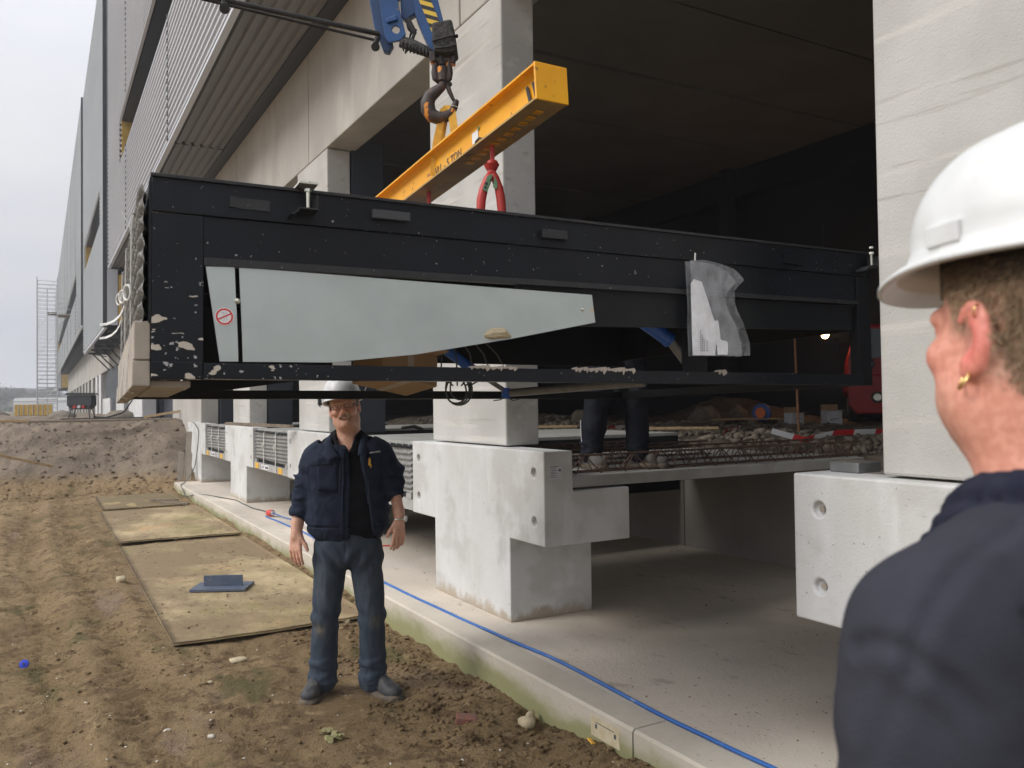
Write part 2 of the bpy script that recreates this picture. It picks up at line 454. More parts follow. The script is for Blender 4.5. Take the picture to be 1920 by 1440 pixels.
M['whitebox'] = mat('white_carton', (0.60, 0.60, 0.62), (0.52, 0.52, 0.53), 6, 0.8)
M['bluereel'] = mat('blue_plastic_reel', (0.02, 0.09, 0.33), None, 4, 0.5)
M['orange'] = mat('orange_plastic', (0.72, 0.16, 0.03), None, 4, 0.5)
M['scaffold'] = mat('galvanised_scaffold_tube', (0.50, 0.51, 0.52), None, 4, 0.45, metal=0.4)
M['pile'] = mat('dusty_dark_bristle', (0.27, 0.265, 0.255), (0.17, 0.17, 0.165), 50, 0.95, bump=0.9, bsc=110, obj=True, bdist=0.010,
                spots=[((0.50, 0.48, 0.44), 60, 0.56, 0.64, (1, 1, .8), .9)])
M['dusty'] = mat('dusty_beige_panel', (0.42, 0.37, 0.31), (0.34, 0.30, 0.25), 4, 0.9, bump=0.2, bsc=60, obj=True)
M['plateblue'] = mat('blue_grey_painted_steel', (0.075, 0.10, 0.15), (0.10, 0.12, 0.16), 9, 0.5, spots=[((0.32, 0.27, 0.20), 30, 0.62, 0.7, (1, 1, 1), .6)])
M['anglegrey'] = mat('rubbed_black_paint', (0.055, 0.058, 0.062), (0.035, 0.037, 0.04), 8, 0.4, obj=True)
M['tarmac'] = mat('grey_site_sheet', (0.07, 0.07, 0.07), None, 4, 0.8)


def plastic_film():
    m = bpy.data.materials.new('clear_plastic_film'); m.use_nodes = True
    nt = m.node_tree; b = nt.nodes['Principled BSDF']
    vec = nt.nodes.new("ShaderNodeTexCoord").outputs['Object']
    b.inputs['Base Color'].default_value = (0.66, 0.69, 0.73, 1)
    b.inputs['Roughness'].default_value = 0.22
    f = _noise(nt, vec, 16, (1, 1, .6), 4, .6)
    mr = nt.nodes.new("ShaderNodeMapRange")
    mr.inputs['From Min'].default_value = .38; mr.inputs['From Max'].default_value = .66
    mr.inputs['To Min'].default_value = 0.07; mr.inputs['To Max'].default_value = 0.20
    nt.links.new(f, mr.inputs[0]); nt.links.new(mr.outputs[0], b.inputs['Alpha'])
    bn = nt.nodes.new("ShaderNodeBump"); bn.inputs['Strength'].default_value = 0.35; bn.inputs['Distance'].default_value = 0.008
    nt.links.new(_noise(nt, vec, 10, (1, 1, .4), 2, .5), bn.inputs['Height']); nt.links.new(bn.outputs[0], b.inputs['Normal'])
    return m
M['film'] = plastic_film()


def splashed_black():
    """black paint spattered with dried pale mortar, heavier at the low left end of the frame"""
    m = bpy.data.materials.new('black_paint_with_mortar_splashes'); m.use_nodes = True
    nt = m.node_tree; b = nt.nodes['Principled BSDF']; Lk = nt.links.new
    vec = nt.nodes.new("ShaderNodeTexCoord").outputs['Object']
    base = _mix(nt, _ramp(nt, _noise(nt, vec, 4), .3, .7), (0.0050, 0.0066, 0.0100), (0.0085, 0.0105, 0.0150))
    sp = nt.nodes.new("ShaderNodeSeparateXYZ"); Lk(vec, sp.inputs[0])
    # local x = along the frame, z = up: density of the spatter
    dx = _ramp(nt, sp.outputs[0], 0.9, -0.1); dz = _ramp(nt, sp.outputs[2], 0.50, 0.02)
    dd = nt.nodes.new("ShaderNodeMath"); dd.operation = 'MULTIPLY'; Lk(dx, dd.inputs[0]); Lk(dz, dd.inputs[1])
    def layer(col, scale, rmin, rmax, stretch, rot, seedloc):
        mp = nt.nodes.new("ShaderNodeMapping"); mp.inputs['Scale'].default_value = stretch; mp.inputs['Rotation'].default_value = rot
        mp.inputs['Location'].default_value = seedloc
        Lk(vec, mp.inputs[0])
        wob = nt.nodes.new("ShaderNodeTexNoise"); wob.inputs['Scale'].default_value = scale * 1.7; Lk(mp.outputs[0], wob.inputs[0])
        ws = nt.nodes.new("ShaderNodeVectorMath"); ws.operation = 'SCALE'; ws.inputs['Scale'].default_value = 1.1 / scale
        Lk(wob.outputs['Color'], ws.inputs[0])
        ad = nt.nodes.new("ShaderNodeVectorMath"); Lk(mp.outputs[0], ad.inputs[0]); Lk(ws.outputs[0], ad.inputs[1])
        vo = nt.nodes.new("ShaderNodeTexVoronoi"); vo.inputs['Scale'].default_value = scale; Lk(ad.outputs[0], vo.inputs[0])
        sc = nt.nodes.new("ShaderNodeSeparateColor"); Lk(vo.outputs['Color'], sc.inputs[0])
        # radius grows with density, most cells stay empty
        th = nt.nodes.new("ShaderNodeMapRange"); th.inputs['From Min'].default_value = 0.0; th.inputs['From Max'].default_value = 1.0
        th.inputs['To Min'].default_value = rmin; th.inputs['To Max'].default_value = rmax; Lk(dd.outputs[0], th.inputs[0])
        pw = nt.nodes.new("ShaderNodeMath"); pw.operation = 'POWER'; pw.inputs[1].default_value = 3.0; Lk(sc.outputs[0], pw.inputs[0])
        rr = nt.nodes.new("ShaderNodeMath"); rr.operation = 'MULTIPLY'; Lk(pw.outputs[0], rr.inputs[0]); Lk(th.outputs[0], rr.inputs[1])
        lt = nt.nodes.new("ShaderNodeMath"); lt.operation = 'LESS_THAN'; Lk(vo.outputs['Distance'], lt.inputs[0]); Lk(rr.outputs[0], lt.inputs[1])
        return lt.outputs[0], col
    for f, c in (layer((.55, .50, .42), 26, .05, .50, (.5, 1, 1), (0, .55, 0), (0, 0, 0)), layer((.42, .42, .42), 62, .15, .50, (1, 1, 1), (0, 0, 0), (5, 2, 1)),
                 layer((.62, .58, .50), 19, .01, .27, (.45, 1, 1.2), (0, .6, 0), (2.3, 4, 1)), layer((.56, .52, .45), 34, .03, .46, (.28, 1, 1.1), (0, .75, 0), (7.3, 1, 2))):
        base = _mix(nt, f, base, c)
    Lk(base, b.inputs['Base Color'])
    b.inputs['Roughness'].default_value = 0.40; b.inputs['Specular IOR Level'].default_value = 0.26
    bn = nt.nodes.new("ShaderNodeBump"); bn.inputs['Strength'].default_value = 0.12; bn.inputs['Distance'].default_value = 0.004
    Lk(_noise(nt, vec, 70), bn.inputs['Height']); Lk(bn.outputs[0], b.inputs['Normal'])
    return m
M['blk'] = splashed_black()
M['blkplain'] = mat('plain_black_paint', (0.005, 0.0065, 0.009), (0.008, 0.010, 0.012), 5, 0.55, spec=.3, obj=True, spots=[((.30, .28, .25), 60, .72, .74, (1, 1, 1), .7)])
M['blkledge'] = mat('worn_black_paint', (0.022, 0.023, 0.025), (0.013, 0.014, 0.017), 12, 0.55, obj=True, spots=[((.40, .38, .34), 60, .69, .72, (1, 1, 1), .7)])


def soil_mat():
    m = bpy.data.materials.new('brown_site_soil'); m.use_nodes = True
    nt = m.node_tree; b = nt.nodes['Principled BSDF']; Lk = nt.links.new
    vec = nt.nodes.new("ShaderNodeNewGeometry").outputs['Position']
    c = _mix(nt, _ramp(nt, _noise(nt, vec, 0.9, (1, .6, 1), 7, .6), .35, .65), (0.365, 0.258, 0.138), (0.262, 0.180, 0.092))
    c = _mix(nt, _ramp(nt, _noise(nt, vec, 7.5, (1, .8, 1), 9, .68, loc=(2, 5, 1)), .50, .62), c, (0.185, 0.120, 0.062))  # random dark mottling: shade of the soil's crevices put into the colour
    c = _mix(nt, _ramp(nt, _noise(nt, vec, 11, (1, .8, 1), 8, .66, loc=(6, 3, 1)), .56, .66), c, (0.42, 0.30, 0.165))
    c = _mix(nt, _ramp(nt, _noise(nt, vec, 2.3, (1, .5, 1), 6, .6, loc=(4, 2, 0)), .56, .68), c, (0.165, 0.138, 0.060))     # greenish algae
    c = _mix(nt, _ramp(nt, _noise(nt, vec, 1.7, (1.4, .35, 1), 5, .6, loc=(9, 1, 0)), .58, .72), c, (0.33, 0.235, 0.16))   # drier, paler
    c = _mix(nt, _ramp(nt, _noise(nt, vec, 38, (1, 1, 1), 4, .6), .55, .75), c, (0.135, 0.088, 0.048))
    c = _mix(nt, _ramp(nt, _noise(nt, vec, 95, (1, 1, 1), 2, .5, loc=(1, 7, 0)), .71, .74), c, (0.50, 0.43, 0.30))
    # the bank and the upper ground are greyer, the hall is rubble
    sp = nt.nodes.new("ShaderNodeSeparateXYZ"); Lk(vec, sp.inputs[0])
    g = _mix(nt, _ramp(nt, _noise(nt, vec, 1.4, (1, 1, 1), 7, .62), .38, .62), (0.290, 0.232, 0.172), (0.190, 0.150, 0.112))
    g = _mix(nt, _ramp(nt, _noise(nt, vec, 26, (1, 1, 1), 5, .6), .58, .7), g, (0.34, 0.28, 0.22))
    c = _mix(nt, _ramp(nt, sp.outputs[2], .10, .42), c, g)
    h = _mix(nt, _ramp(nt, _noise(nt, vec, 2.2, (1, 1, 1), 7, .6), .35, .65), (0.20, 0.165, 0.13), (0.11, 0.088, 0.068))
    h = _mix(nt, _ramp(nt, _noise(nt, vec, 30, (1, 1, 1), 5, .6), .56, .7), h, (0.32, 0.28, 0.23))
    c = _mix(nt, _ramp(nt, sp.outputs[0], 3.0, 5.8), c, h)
    f = _noise(nt, vec, 0.05, (1, 1, 1), 6, .6)
    far = _mix(nt, _ramp(nt, f, .5, .6), (0.20, 0.16, 0.12), (0.10, 0.14, 0.05))
    c = _mix(nt, _ramp(nt, sp.outputs[1], 48, 75), c, far)
    Lk(c, b.inputs['Base Color'])
    b.inputs['Roughness'].default_value = 0.95; b.inputs['Specular IOR Level'].default_value = 0.25
    b1 = nt.nodes.new("ShaderNodeBump"); b1.inputs['Strength'].default_value = 0.8; b1.inputs['Distance'].default_value = 0.055
    Lk(_noise(nt, vec, 22, (1, 1, 1), 8, .65), b1.inputs['Height'])
    b2 = nt.nodes.new("ShaderNodeBump"); b2.inputs['Strength'].default_value = 0.9; b2.inputs['Distance'].default_value = 0.022
    Lk(_noise(nt, vec, 120, (1, 1, 1), 4, .6), b2.inputs['Height']); Lk(b1.outputs[0], b2.inputs['Normal'])
    Lk(b2.outputs[0], b.inputs['Normal'])
    return m
M['soil'] = soil_mat()
M['clod'] = mat('brown_clod', (0.300, 0.200, 0.105), (0.210, 0.138, 0.070), 14, 0.95, bump=0.6, bsc=90, spec=.2)
M['rubblestone'] = mat('grey_rubble', (0.21, 0.175, 0.135), (0.13, 0.108, 0.083), 9, 0.95, bump=0.5, bsc=60)
M['palestone'] = mat('pale_stone', (0.52, 0.44, 0.29), (0.42, 0.35, 0.23), 30, 0.9, bump=0.5, bsc=90)
M['whitestone'] = mat('white_pebble', (0.60, 0.56, 0.48), (0.50, 0.45, 0.38), 30, 0.9)
M['brick'] = mat('red_brick', (0.26, 0.10, 0.07), (0.17, 0.11, 0.09), 18, 0.9, bump=0.5, bsc=80)
M['ply'] = mat('muddy_plywood', (0.56, 0.42, 0.21), (0.46, 0.34, 0.155), 2.2, 0.85, bump=0.25, bsc=40, stretch=(1, .5, 1),
               spots=[((0.44, 0.25, 0.10), 1.1, 0.60, 0.70, (1, 1, 1), .7), ((0.29, 0.27, 0.075), 1.6, 0.48, 0.64, (1, .8, 1), .75), ((0.21, 0.150, 0.082), 1.1, 0.42, 0.54, (1, .6, 1), .92), ((0.155, 0.115, 0.055), 7, 0.50, 0.58, (1, .6, 1), .75),
                      ((0.13, 0.085, 0.05), 24, 0.60, 0.66, (1, .6, 1), .8), ((0.10, 0.065, 0.04), 60, 0.66, 0.70, (1, 1, 1), .7)])
def ply_mat():
    m = bpy.data.materials.new('muddy_algae_plywood'); m.use_nodes = True
    nt = m.node_tree; b = nt.nodes['Principled BSDF']; Lk = nt.links.new
    vec = nt.nodes.new("ShaderNodeNewGeometry").outputs['Position']
    c = _mix(nt, _ramp(nt, _noise(nt, vec, 2.2, (1, .5, 1), 6, .6), .35, .65), (0.48, 0.375, 0.215), (0.38, 0.295, 0.165))
    c = _mix(nt, _ramp(nt, _noise(nt, vec, 0.9, (1, 1, 1), 4, .6, loc=(3, 0, 0)), .55, .70), c, (0.47, 0.27, 0.12))
    c = _mix(nt, _ramp(nt, _noise(nt, vec, 1.0, (1, .7, 1), 8, .68, loc=(0, 4.4, 0)), .45, .62), c, (0.25, 0.215, 0.085))
    c = _mix(nt, _ramp(nt, _noise(nt, vec, .62, (1.1, .75, 1), 10, .72, loc=(5.3, 1.9, 0)), .40, .56), c, (0.225, 0.160, 0.088))
    c = _mix(nt, _ramp(nt, _noise(nt, vec, 14, (1, .7, 1), 8, .7), .56, .66), c, (0.125, 0.088, 0.048))
    c = _mix(nt, _ramp(nt, _noise(nt, vec, 60, (1, 1, 1), 3, .6, loc=(1, 1, 0)), .66, .70), c, (0.09, 0.06, 0.035))
    Lk(c, b.inputs['Base Color']); b.inputs['Roughness'].default_value = .9
    bn = nt.nodes.new("ShaderNodeBump"); bn.inputs['Strength'].default_value = .7; bn.inputs['Distance'].default_value = .012
    Lk(_noise(nt, vec, 30, (1, .8, 1), 8, .68), bn.inputs['Height']); Lk(bn.outputs[0], b.inputs['Normal'])
    return m
M['ply'] = ply_mat()
M['ply2'] = mat('mud_covered_plywood', (0.20, 0.14, 0.075), (0.16, 0.125, 0.055), 2.2, 0.9, bump=0.5, bsc=40,
                spots=[((0.38, 0.29, 0.13), 2.4, 0.60, 0.66, (1, .4, 1), .8), ((0.10, 0.07, 0.04), 30, 0.6, 0.66, (1, 1, 1), .8)])
M['kerb'] = mat('mossy_kerb_concrete', (0.60, 0.545, 0.455), (0.52, 0.47, 0.39), 2, 0.9, bump=0.3, bsc=70,
                spots=[((0.53, 0.48, 0.40), 3, 0.5, 0.7, (1, .5, 1), .6), ((0.30, 0.28, 0.22), 30, 0.64, 0.7, (1, 1, 1), .5)])
def _moss(m):
    nt = m.node_tree; b = nt.nodes['Principled BSDF']; src = b.inputs['Base Color'].links[0].from_socket
    vec = nt.nodes.new("ShaderNodeNewGeometry").outputs['Position']
    sp = nt.nodes.new("ShaderNodeSeparateXYZ"); nt.links.new(vec, sp.inputs[0])
    n = _noise(nt, vec, 3.0, (1, 1, 2), 4)
    mm = nt.nodes.new("ShaderNodeMath"); mm.operation = 'MULTIPLY_ADD'; mm.inputs[1].default_value = -0.22; nt.links.new(n, mm.inputs[0]); nt.links.new(sp.outputs[2], mm.inputs[2])
    nt.links.new(_mix(nt, _ramp(nt, mm.outputs[0], 0.03, -0.09), src, (0.29, 0.285, 0.14)), b.inputs['Base Color'])
_moss(M['kerb'])
def _base_dust(m):
    nt = m.node_tree; b = nt.nodes['Principled BSDF']; src = b.inputs['Base Color'].links[0].from_socket
    vec = nt.nodes.new("ShaderNodeNewGeometry").outputs['Position']
    sp = nt.nodes.new("ShaderNodeSeparateXYZ"); nt.links.new(vec, sp.inputs[0])
    n = _noise(nt, vec, 9.0, (1, 1, .7), 8, .7)
    mm = nt.nodes.new("ShaderNodeMath"); mm.operation = 'MULTIPLY_ADD'; mm.inputs[1].default_value = -0.30; nt.links.new(n, mm.inputs[0]); nt.links.new(sp.outputs[2], mm.inputs[2])
    nt.links.new(_mix(nt, _ramp(nt, mm.outputs[0], 0.10, 0.02), src, (0.42, 0.36, 0.28)), b.inputs['Base Color'])
_base_dust(M['block'])
M['leaf'] = mat('dull_far_foliage', (0.055, 0.075, 0.035), (0.085, 0.095, 0.055), .3, 0.9)
M['bark'] = mat('far_bark', (0.09, 0.075, 0.06), None, 3, 0.9)
M['roofdark'] = mat('dark_roof_tile', (0.07, 0.06, 0.06), None, 3, 0.8)
M['farwall'] = mat('far_brick_wall', (0.24, 0.17, 0.13), None, 3, 0.8)
M['farwhite'] = mat('far_white_wall', (0.60, 0.62, 0.62), None, 3, 0.7)
M['weed'] = mat('trampled_green_leaf', (0.22, 0.22, 0.08), (0.32, 0.28, 0.14), 30, 0.7)

# ================================================================== the ground
def toe_y(x):
    return 17.35 + np.clip(2.4 - x, -0.2, 8) * 0.42


def pit_ground(x, y):
    z = 0.035 * fbm(x * 0.9, y * 0.7, 1.0, 3) + 0.030 * fbm(x * 3.2, y * 2.2, 4.0, 3) + 0.028 * fbm(x * 8, y * 7, 2.0, 3) + 0.026 * np.abs(fbm(x * 15, y * 13, 7.0, 2)) * (.5 + .5 * sstep(-.3, .3, vnoise(x * 1.3, y * 1.1, 2.))) - .010
    # wheel ruts running along the building on the left
    for c, a in ((-0.05, .030), (-0.62, .034), (0.42, .018), (-1.5, .03)):
        cx = c + 0.10 * np.sin(y * 0.35 + c)
        z = z - a * np.exp(-((x - cx) / 0.13) ** 2) + a * .7 * np.exp(-((x - cx - 0.24) / 0.08) ** 2)
        z = z + 0.016 * np.sin(y * 52 + np.abs(x - cx) * 40) * np.exp(-((x - cx) / 0.13) ** 2)
    # soil pushed up against the kerb
    k = sstep(1.95, 2.22, x)
    z = z + k * (0.075 * sstep(3.7, 2.6, y) + 0.10 * sstep(5.8, 7.4, y) * (0.6 + 0.6 * vnoise(x * 2, y * 1.7)) - 0.015)
    # flat under the plywood and the man
    fl = np.clip(np.exp(-(((x - 1.5) / .42) ** 4 + ((y - 4.58) / .38) ** 4)), 0, 1)
    z = z * (1 - .85 * fl) - .035 * fl
    pl = sstep(0.60, 0.80, x) * sstep(2.3, 2.15, x) * sstep(5.75, 6.05, y) * sstep(14.6, 14.3, y)
    z = z * (1 - pl) + pl * np.minimum(z * .5, 0.004) - pl * .012
    return z


def ground_h(x, y):
    x = np.asarray(x, float); y = np.asarray(y, float)
    z = pit_ground(x, y)
    # the bank of dug soil and the upper ground behind it
    ty = toe_y(x) + 0.35 * fbm(x * .8, y * .3, 3.0, 3)
    b = np.clip((y - ty) / 2.6, 0, 1)
    b = b * (1.25 - .25 * b)
    bank = 1.30 * b + (0.10 * fbm(x * 1.7, y * 1.7, 6.0, 4) + 0.05 * fbm(x * 6, y * 6, 2.0, 3)) * sstep(0, .15, b)
    up = bank + 0.06 * sstep(.9, 1, b) * fbm(x * .5, y * .3, 1.0, 3)
    z = np.where(y > ty, np.maximum(z * (1 - sstep(0, .1, b)) + up, up * .98), z)
    z = np.where(y > 60, 1.30 - 0.0 * y, z)
    # under the floor slab
    z = np.where((x > 2.30) & (y < 17.0), -0.25, z)
    # rubble ground inside the hall
    inn = 1.14 + 0.10 * fbm(x * .8, y * .8, 3.0, 3) + 0.05 * fbm(x * 4, y * 4, 8.0, 3) + 0.03 * np.abs(fbm(x * 13, y * 13, 5.0, 2))
    inn = inn + 0.12 * np.exp(-((x - 6.7) / .8) ** 2) * (.55 + .6 * vnoise(x * .9, y * .6, 4.0)) * sstep(3.4, 4.2, y)
    inn = inn + 0.05 * np.exp(-((x - 9.2) / .8) ** 2 - ((y - 9.5) / 2.2) ** 2) + 0.55 * np.exp(-((x - 13.6) / .9) ** 2 - ((y - 13.9) / 1.5) ** 2)
    inn = inn + 0.30 * np.exp(-((x - 8.0) / 1.2) ** 2 - ((y - 15.5) / 2.5) ** 2)
    z = np.where((x > 5.66) & (y < 17.3), inn, z)
    z = np.where((x > 3.4) & (y >= 17.3), np.maximum(1.2, np.minimum(inn, 1.5)), z)
    return z


def axis(segs):
    out = []
    for a, b, s in segs: out.append(np.arange(a, b - 1e-6, s))
    out.append([segs[-1][1]])
    return np.concatenate(out)
gx = axis([(-420, -60, 40), (-60, -12, 6), (-12, -4, 1), (-4, -2, .12), (-2, 2.28, .028), (2.28, 2.34, .06), (2.34, 5.62, .4), (5.62, 5.70, .04), (5.70, 10, .07), (10, 16, .25), (16, 60, 8), (60, 420, 60)])
gy = axis([(-60, -6, 9), (-6, 1.5, .8), (1.5, 8, .030), (8, 14, .05), (14, 17.2, .06), (17.2, 17.36, .04), (17.36, 22, .07), (22, 32, .25), (32, 60, 1), (60, 120, 10), (120, 900, 60)])
GX, GY = np.meshgrid(gx, gy, indexing='ij')
GZ = ground_h(GX, GY)
nx_, ny_ = GX.shape
idx = np.arange(nx_ * ny_).reshape(nx_, ny_)
Q = np.stack([idx[:-1, :-1], idx[1:, :-1], idx[1:, 1:], idx[:-1, 1:]], -1).reshape(-1, 4)
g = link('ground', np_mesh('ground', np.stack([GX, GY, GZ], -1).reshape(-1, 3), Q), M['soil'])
tag(g, kind='structure', label='rutted brown soil of the building site')


# little lumps of soil and rubble nobody could count
def ico(sub=1):
    bm = bmesh.new(); bmesh.ops.create_icosphere(bm, subdivisions=sub, radius=1)
    v = np.array([p.co[:] for p in bm.verts]); f = np.array([[q.index for q in t.verts] for t in bm.faces]); bm.free()
    return v, f
ICO1 = ico(1); ICO2 = ico(2)


def lumps(name, XY, R, zf, material, flat=.6, label=None, sink=.25, smooth=False):
    v0, f0 = ICO1
    n = len(R)
    J = 1 + 0.85 * (rng.random((n, len(v0), 1)) - .5)
    A = rng.random(n) * 6.28
    ca, sa = np.cos(A), np.sin(A)
    S = np.stack([R * (0.75 + .6 * rng.random(n)), R * (0.75 + .6 * rng.random(n)), R * flat * (0.7 + .6 * rng.random(n))], -1)
    P = v0[None] * J * S[:, None, :]
    X = P[..., 0] * ca[:, None] - P[..., 1] * sa[:, None]; Y = P[..., 0] * sa[:, None] + P[..., 1] * ca[:, None]
    Z = P[..., 2] + (zf(XY[:, 0], XY[:, 1]) + R * flat * (1 - 2 * sink))[:, None]
    V = np.stack([X + XY[:, :1], Y + XY[:, 1:2], Z], -1).reshape(-1, 3)
    Fc = (f0[None] + (np.arange(n) * len(v0))[:, None, None]).reshape(-1, 3)
    o = link(name, np_mesh(name, V, Fc, smooth=smooth), material)
    return tag(o, label, kind='stuff')


def pts(n, x0, x1, y0, y1, p=1.0):
    return np.stack([x0 + (x1 - x0) * rng.random(n), y0 + (y1 - y0) * rng.random(n) ** p], -1)
def keep(P, fn):
    return P[fn(P[:, 0], P[:, 1])]
offply = lambda x, y: ~((x > .72) & (x < 2.2) & (y > 5.95) & (y < 14.3)) & ~((np.abs(x - 1.5) < .3) & (np.abs(y - 4.58) < .22))
P_ = keep(pts(5200, -2.0, 2.22, 2.4, 9.5, 1.5), lambda x, y: offply(x, y) & (vnoise(x * 1.6, y * 1.1, 3.) + rng.random(len(x)) * .9 > .25))
lumps('soil_crumbs', P_, 0.003 + 0.011 * rng.random(len(P_)) ** 3, ground_h, M['soil'], label='crumbs and clods of brown soil')
P_ = keep(pts(4200, 1.5, 2.24, 2.4, 9.0, 1.3), offply)
lumps('kerb_side_clods', P_, 0.003 + 0.015 * rng.random(len(P_)) ** 3.5, ground_h, M['soil'], label='clods of soil banked along the kerb')
P_ = keep(pts(420, -1.8, 2.2, 2.6, 16.0, 1.4), lambda x, y: x < 9)
lumps('pale_chips', P_, 0.003 + 0.007 * rng.random(len(P_)) ** 2, lambda x, y: np.maximum(ground_h(x, y), np.where(offply(x, y), -9, .014)), M['whitestone'], label='pale stone chips strewn over the soil')
P_ = pts(2200, -4.0, 2.8, 16.8, 22.5)
lumps('bank_rubble', P_, 0.008 + 0.034 * rng.random(len(P_)) ** 3, ground_h, M['soil'], label='lumps of soil on the dug bank')
P_ = keep(pts(16000, 5.72, 11.5, 2.5, 14.5), lambda x, y: vnoise(x * .7, y * .7, 5.) + rng.random(len(x)) > .35)
lumps('hall_rubble', P_, 0.008 + 0.05 * rng.random(len(P_)) ** 4, ground_h, M['rubblestone'], label='broken rubble heaped on the hall ground')
P_ = np.stack([6.3 + .55 * rng.standard_normal(2000), 4.3 + 1.3 * rng.standard_normal(2000)], -1); P_ = P_[(P_[:, 0] > 5.8)]
lumps('grey_rubble_heap', P_, 0.008 + 0.042 * rng.random(len(P_)) ** 3.5, ground_h, M['rubblestone'], label='grey lumps of rubble beyond the plank end', flat=.8)
P_ = keep(pts(700, 2.3, 5.4, 1.8, 12, 1.3), lambda x, y: vnoise(x * 2, y * 1.4, 9.) > .05)
lumps('floor_grit', P_, 0.002 + 0.006 * rng.random(len(P_)) ** 2, lambda x, y: 0 * x + .166, M['clod'], label='grit and crumbs of mud on the floor')

# ================================================================== pit floor, kerb, pit wall
FZ = 0.166
fl = MB().box((2.44, -6, -.2), (5.57, 17.25, FZ)).build('pit_floor', M['slab'])
tag(fl, 'dusty concrete floor of the loading pit', kind='structure')
kerb = empty('kerb', (0, 0, 0), 0, 'long pale concrete kerb edge with green algae between soil and pit floor', 'kerb')
KY = [-5.75, -1.41, 2.925, 7.26, 11.6, 15.9, 17.2]
for i in range(len(KY) - 1):
    mb = MB()
    a, b = KY[i] + .006, KY[i + 1] - .006
    prof = [(2.25, -.25), (2.25, .158), (2.262, .170), (2.432, .172), (2.432, -.25)]
    mb.prism(prof, a, b, lambda x, z, t: (x, t, z))
    mb.build('kerb_unit', M['kerb'], kerb)
lab = MB().box((2.2475, 3.02, .045), (2.2497, 3.24, .135)).build('name_plate', mat('cream_plate', (0.62, 0.56, 0.40), (0.55, 0.46, 0.30), 20, 0.7), kerb)
MB().box((2.2462, 3.045, .085), (2.2474, 3.06, .105)).box((2.2462, 3.19, .085), (2.2474, 3.205, .105)).box((2.2462, 3.06, .112), (2.2474, 3.2, .115)).build('print', M['ink'], lab)

pw = empty('pit_wall', (0, 0, 0), 0, 'low grey concrete wall closing the back of the loading pit', 'wall')
for i in range(6):
    MB().box((5.57, -4.6 + 3.65 * i + .006, -.1), (5.69, -4.6 + 3.65 * (i + 1) - .006, 1.045)).build('wall_panel', M['pitwall'], pw)
ebk = MB().box((2.72, 17.28, -.2), (5.56, 17.42, 1.25)).build('wall_panel', M['pitwall'], pw)

# ================================================================== the warehouse
wh = empty('warehouse', (0, 0, 0), 0, 'long grey warehouse under construction with corrugated metal over concrete columns', 'building')


def corrugated_x(x, z0, z1, y0, y1, pitch=.127, amp=.052, sgn=-1):
    """sheet in a plane of constant x, ribs running along y"""
    nz_ = max(1, int(round((z1 - z0) / pitch))); p = (z1 - z0) / nz_
    V = []; prof = []
    for i in range(nz_):
        for fz, fx in ((0, 0), (.16, 1), (.42, 1), (.60, 0)):
            prof.append((x + sgn * amp * fx, z0 + p * (i + fz)))
    prof.append((x, z1))
    mb = MB()
    n = len(prof)
    vs = [(a, y0, c) for a, c in prof] + [(a, y1, c) for a, c in prof]
    mb.add(vs, [(i, i + 1, n + i + 1, n + i) for i in range(n - 1)])
    # returned edges give the sheet thickness
    vs2 = [(a + .004, y0, c) for a, c in prof] + [(a + .004, y1, c) for a, c in prof]
    mb.add(vs2, [(n + i, n + i + 1, i + 1, i) for i in range(n - 1)])
    return mb


def corrugated_z(z, x0, x1, y0, y1, pitch=.14, amp=.035):
    n_ = max(1, int(round((x1 - x0) / pitch))); p = (x1 - x0) / n_
    prof = []
    for i in range(n_):
        for fx, fz in ((0, 0), (.15, 1), (.42, 1), (.57, 0)): prof.append((x0 + p * (i + fx), z + amp * fz))
    prof.append((x1, z))
    n = len(prof); mb = MB()
    mb.add([(a, y0, c) for a, c in prof] + [(a, y1, c) for a, c in prof], [(i, i + 1, n + i + 1, n + i) for i in range(n - 1)])
    mb.add([(a, y0, c + .005) for a, c in prof] + [(a, y1, c + .005) for a, c in prof], [(i, i + 1, n + i + 1, n + i) for i in range(n - 1)])
    return mb

# --- volume nearest the camera: cladding with a ribbon window
XF, ZB, ZT = 1.80, 5.785, 16.1
WZ0, WZ1 = 7.86, 8.93
YJ = [-8.0, -.7, 6.6, 13.95, 21.3, 27.35]
for i in range(5):
    corrugated_x(XF, ZB + .03, WZ0, YJ[i], YJ[i + 1] - .012).build('cladding_sheet', M['clad'], wh)
    corrugated_x(XF, WZ1, ZT, YJ[i] + 1.8 * (i > 0), YJ[i + 1] + 1.8 * (i < 4) - .012, .127 if i < 4 else .127).build('cladding_sheet', M['clad'], wh)
    j = MB()                                                      # toothed lap at each sheet end
    y = YJ[i + 1] - .012
    if i < 4:
        for k in range(80):
            if 16 <= k < 25: continue
            z = ZB + .03 + .13 * k
            j.box((XF - .066, y, z + .015), (XF + .004, y + .045, z + .075))
        tag(j.build('sheet_lap', M['charcoal'], wh), kind='stuff')
corrugated_x(XF, WZ0, WZ1, 23.1, 27.35).build('cladding_sheet', M['clad'], wh)
MB().box((XF - .045, -8, ZB - .012), (XF + .03, 27.35, ZB + .03)).build('edge_trim', M['cladtrim'], wh)
rw = MB().box((XF + .03, -8, WZ1 - .012), (XF + .34, 23.1, WZ1)).box((XF - .035, -8, WZ0 - .02), (XF + .34, 23.1, WZ0 + .012)).build('window', M['charcoal'], wh, 0)
MB().box((XF + .33, -8, WZ0), (XF + .35, 23.1, WZ1)).build('pane', M['winglass'], rw)
MB().box((XF, 23.06, WZ0), (XF + .33, 23.1, WZ1)).build('reveal', M['insul'], rw)
for yy in np.arange(-6.5, 22, 3.6):
    MB().box((XF + .30, yy, WZ0), (XF + .335, yy + .05, WZ1)).build('mullion', M['navy'], rw)
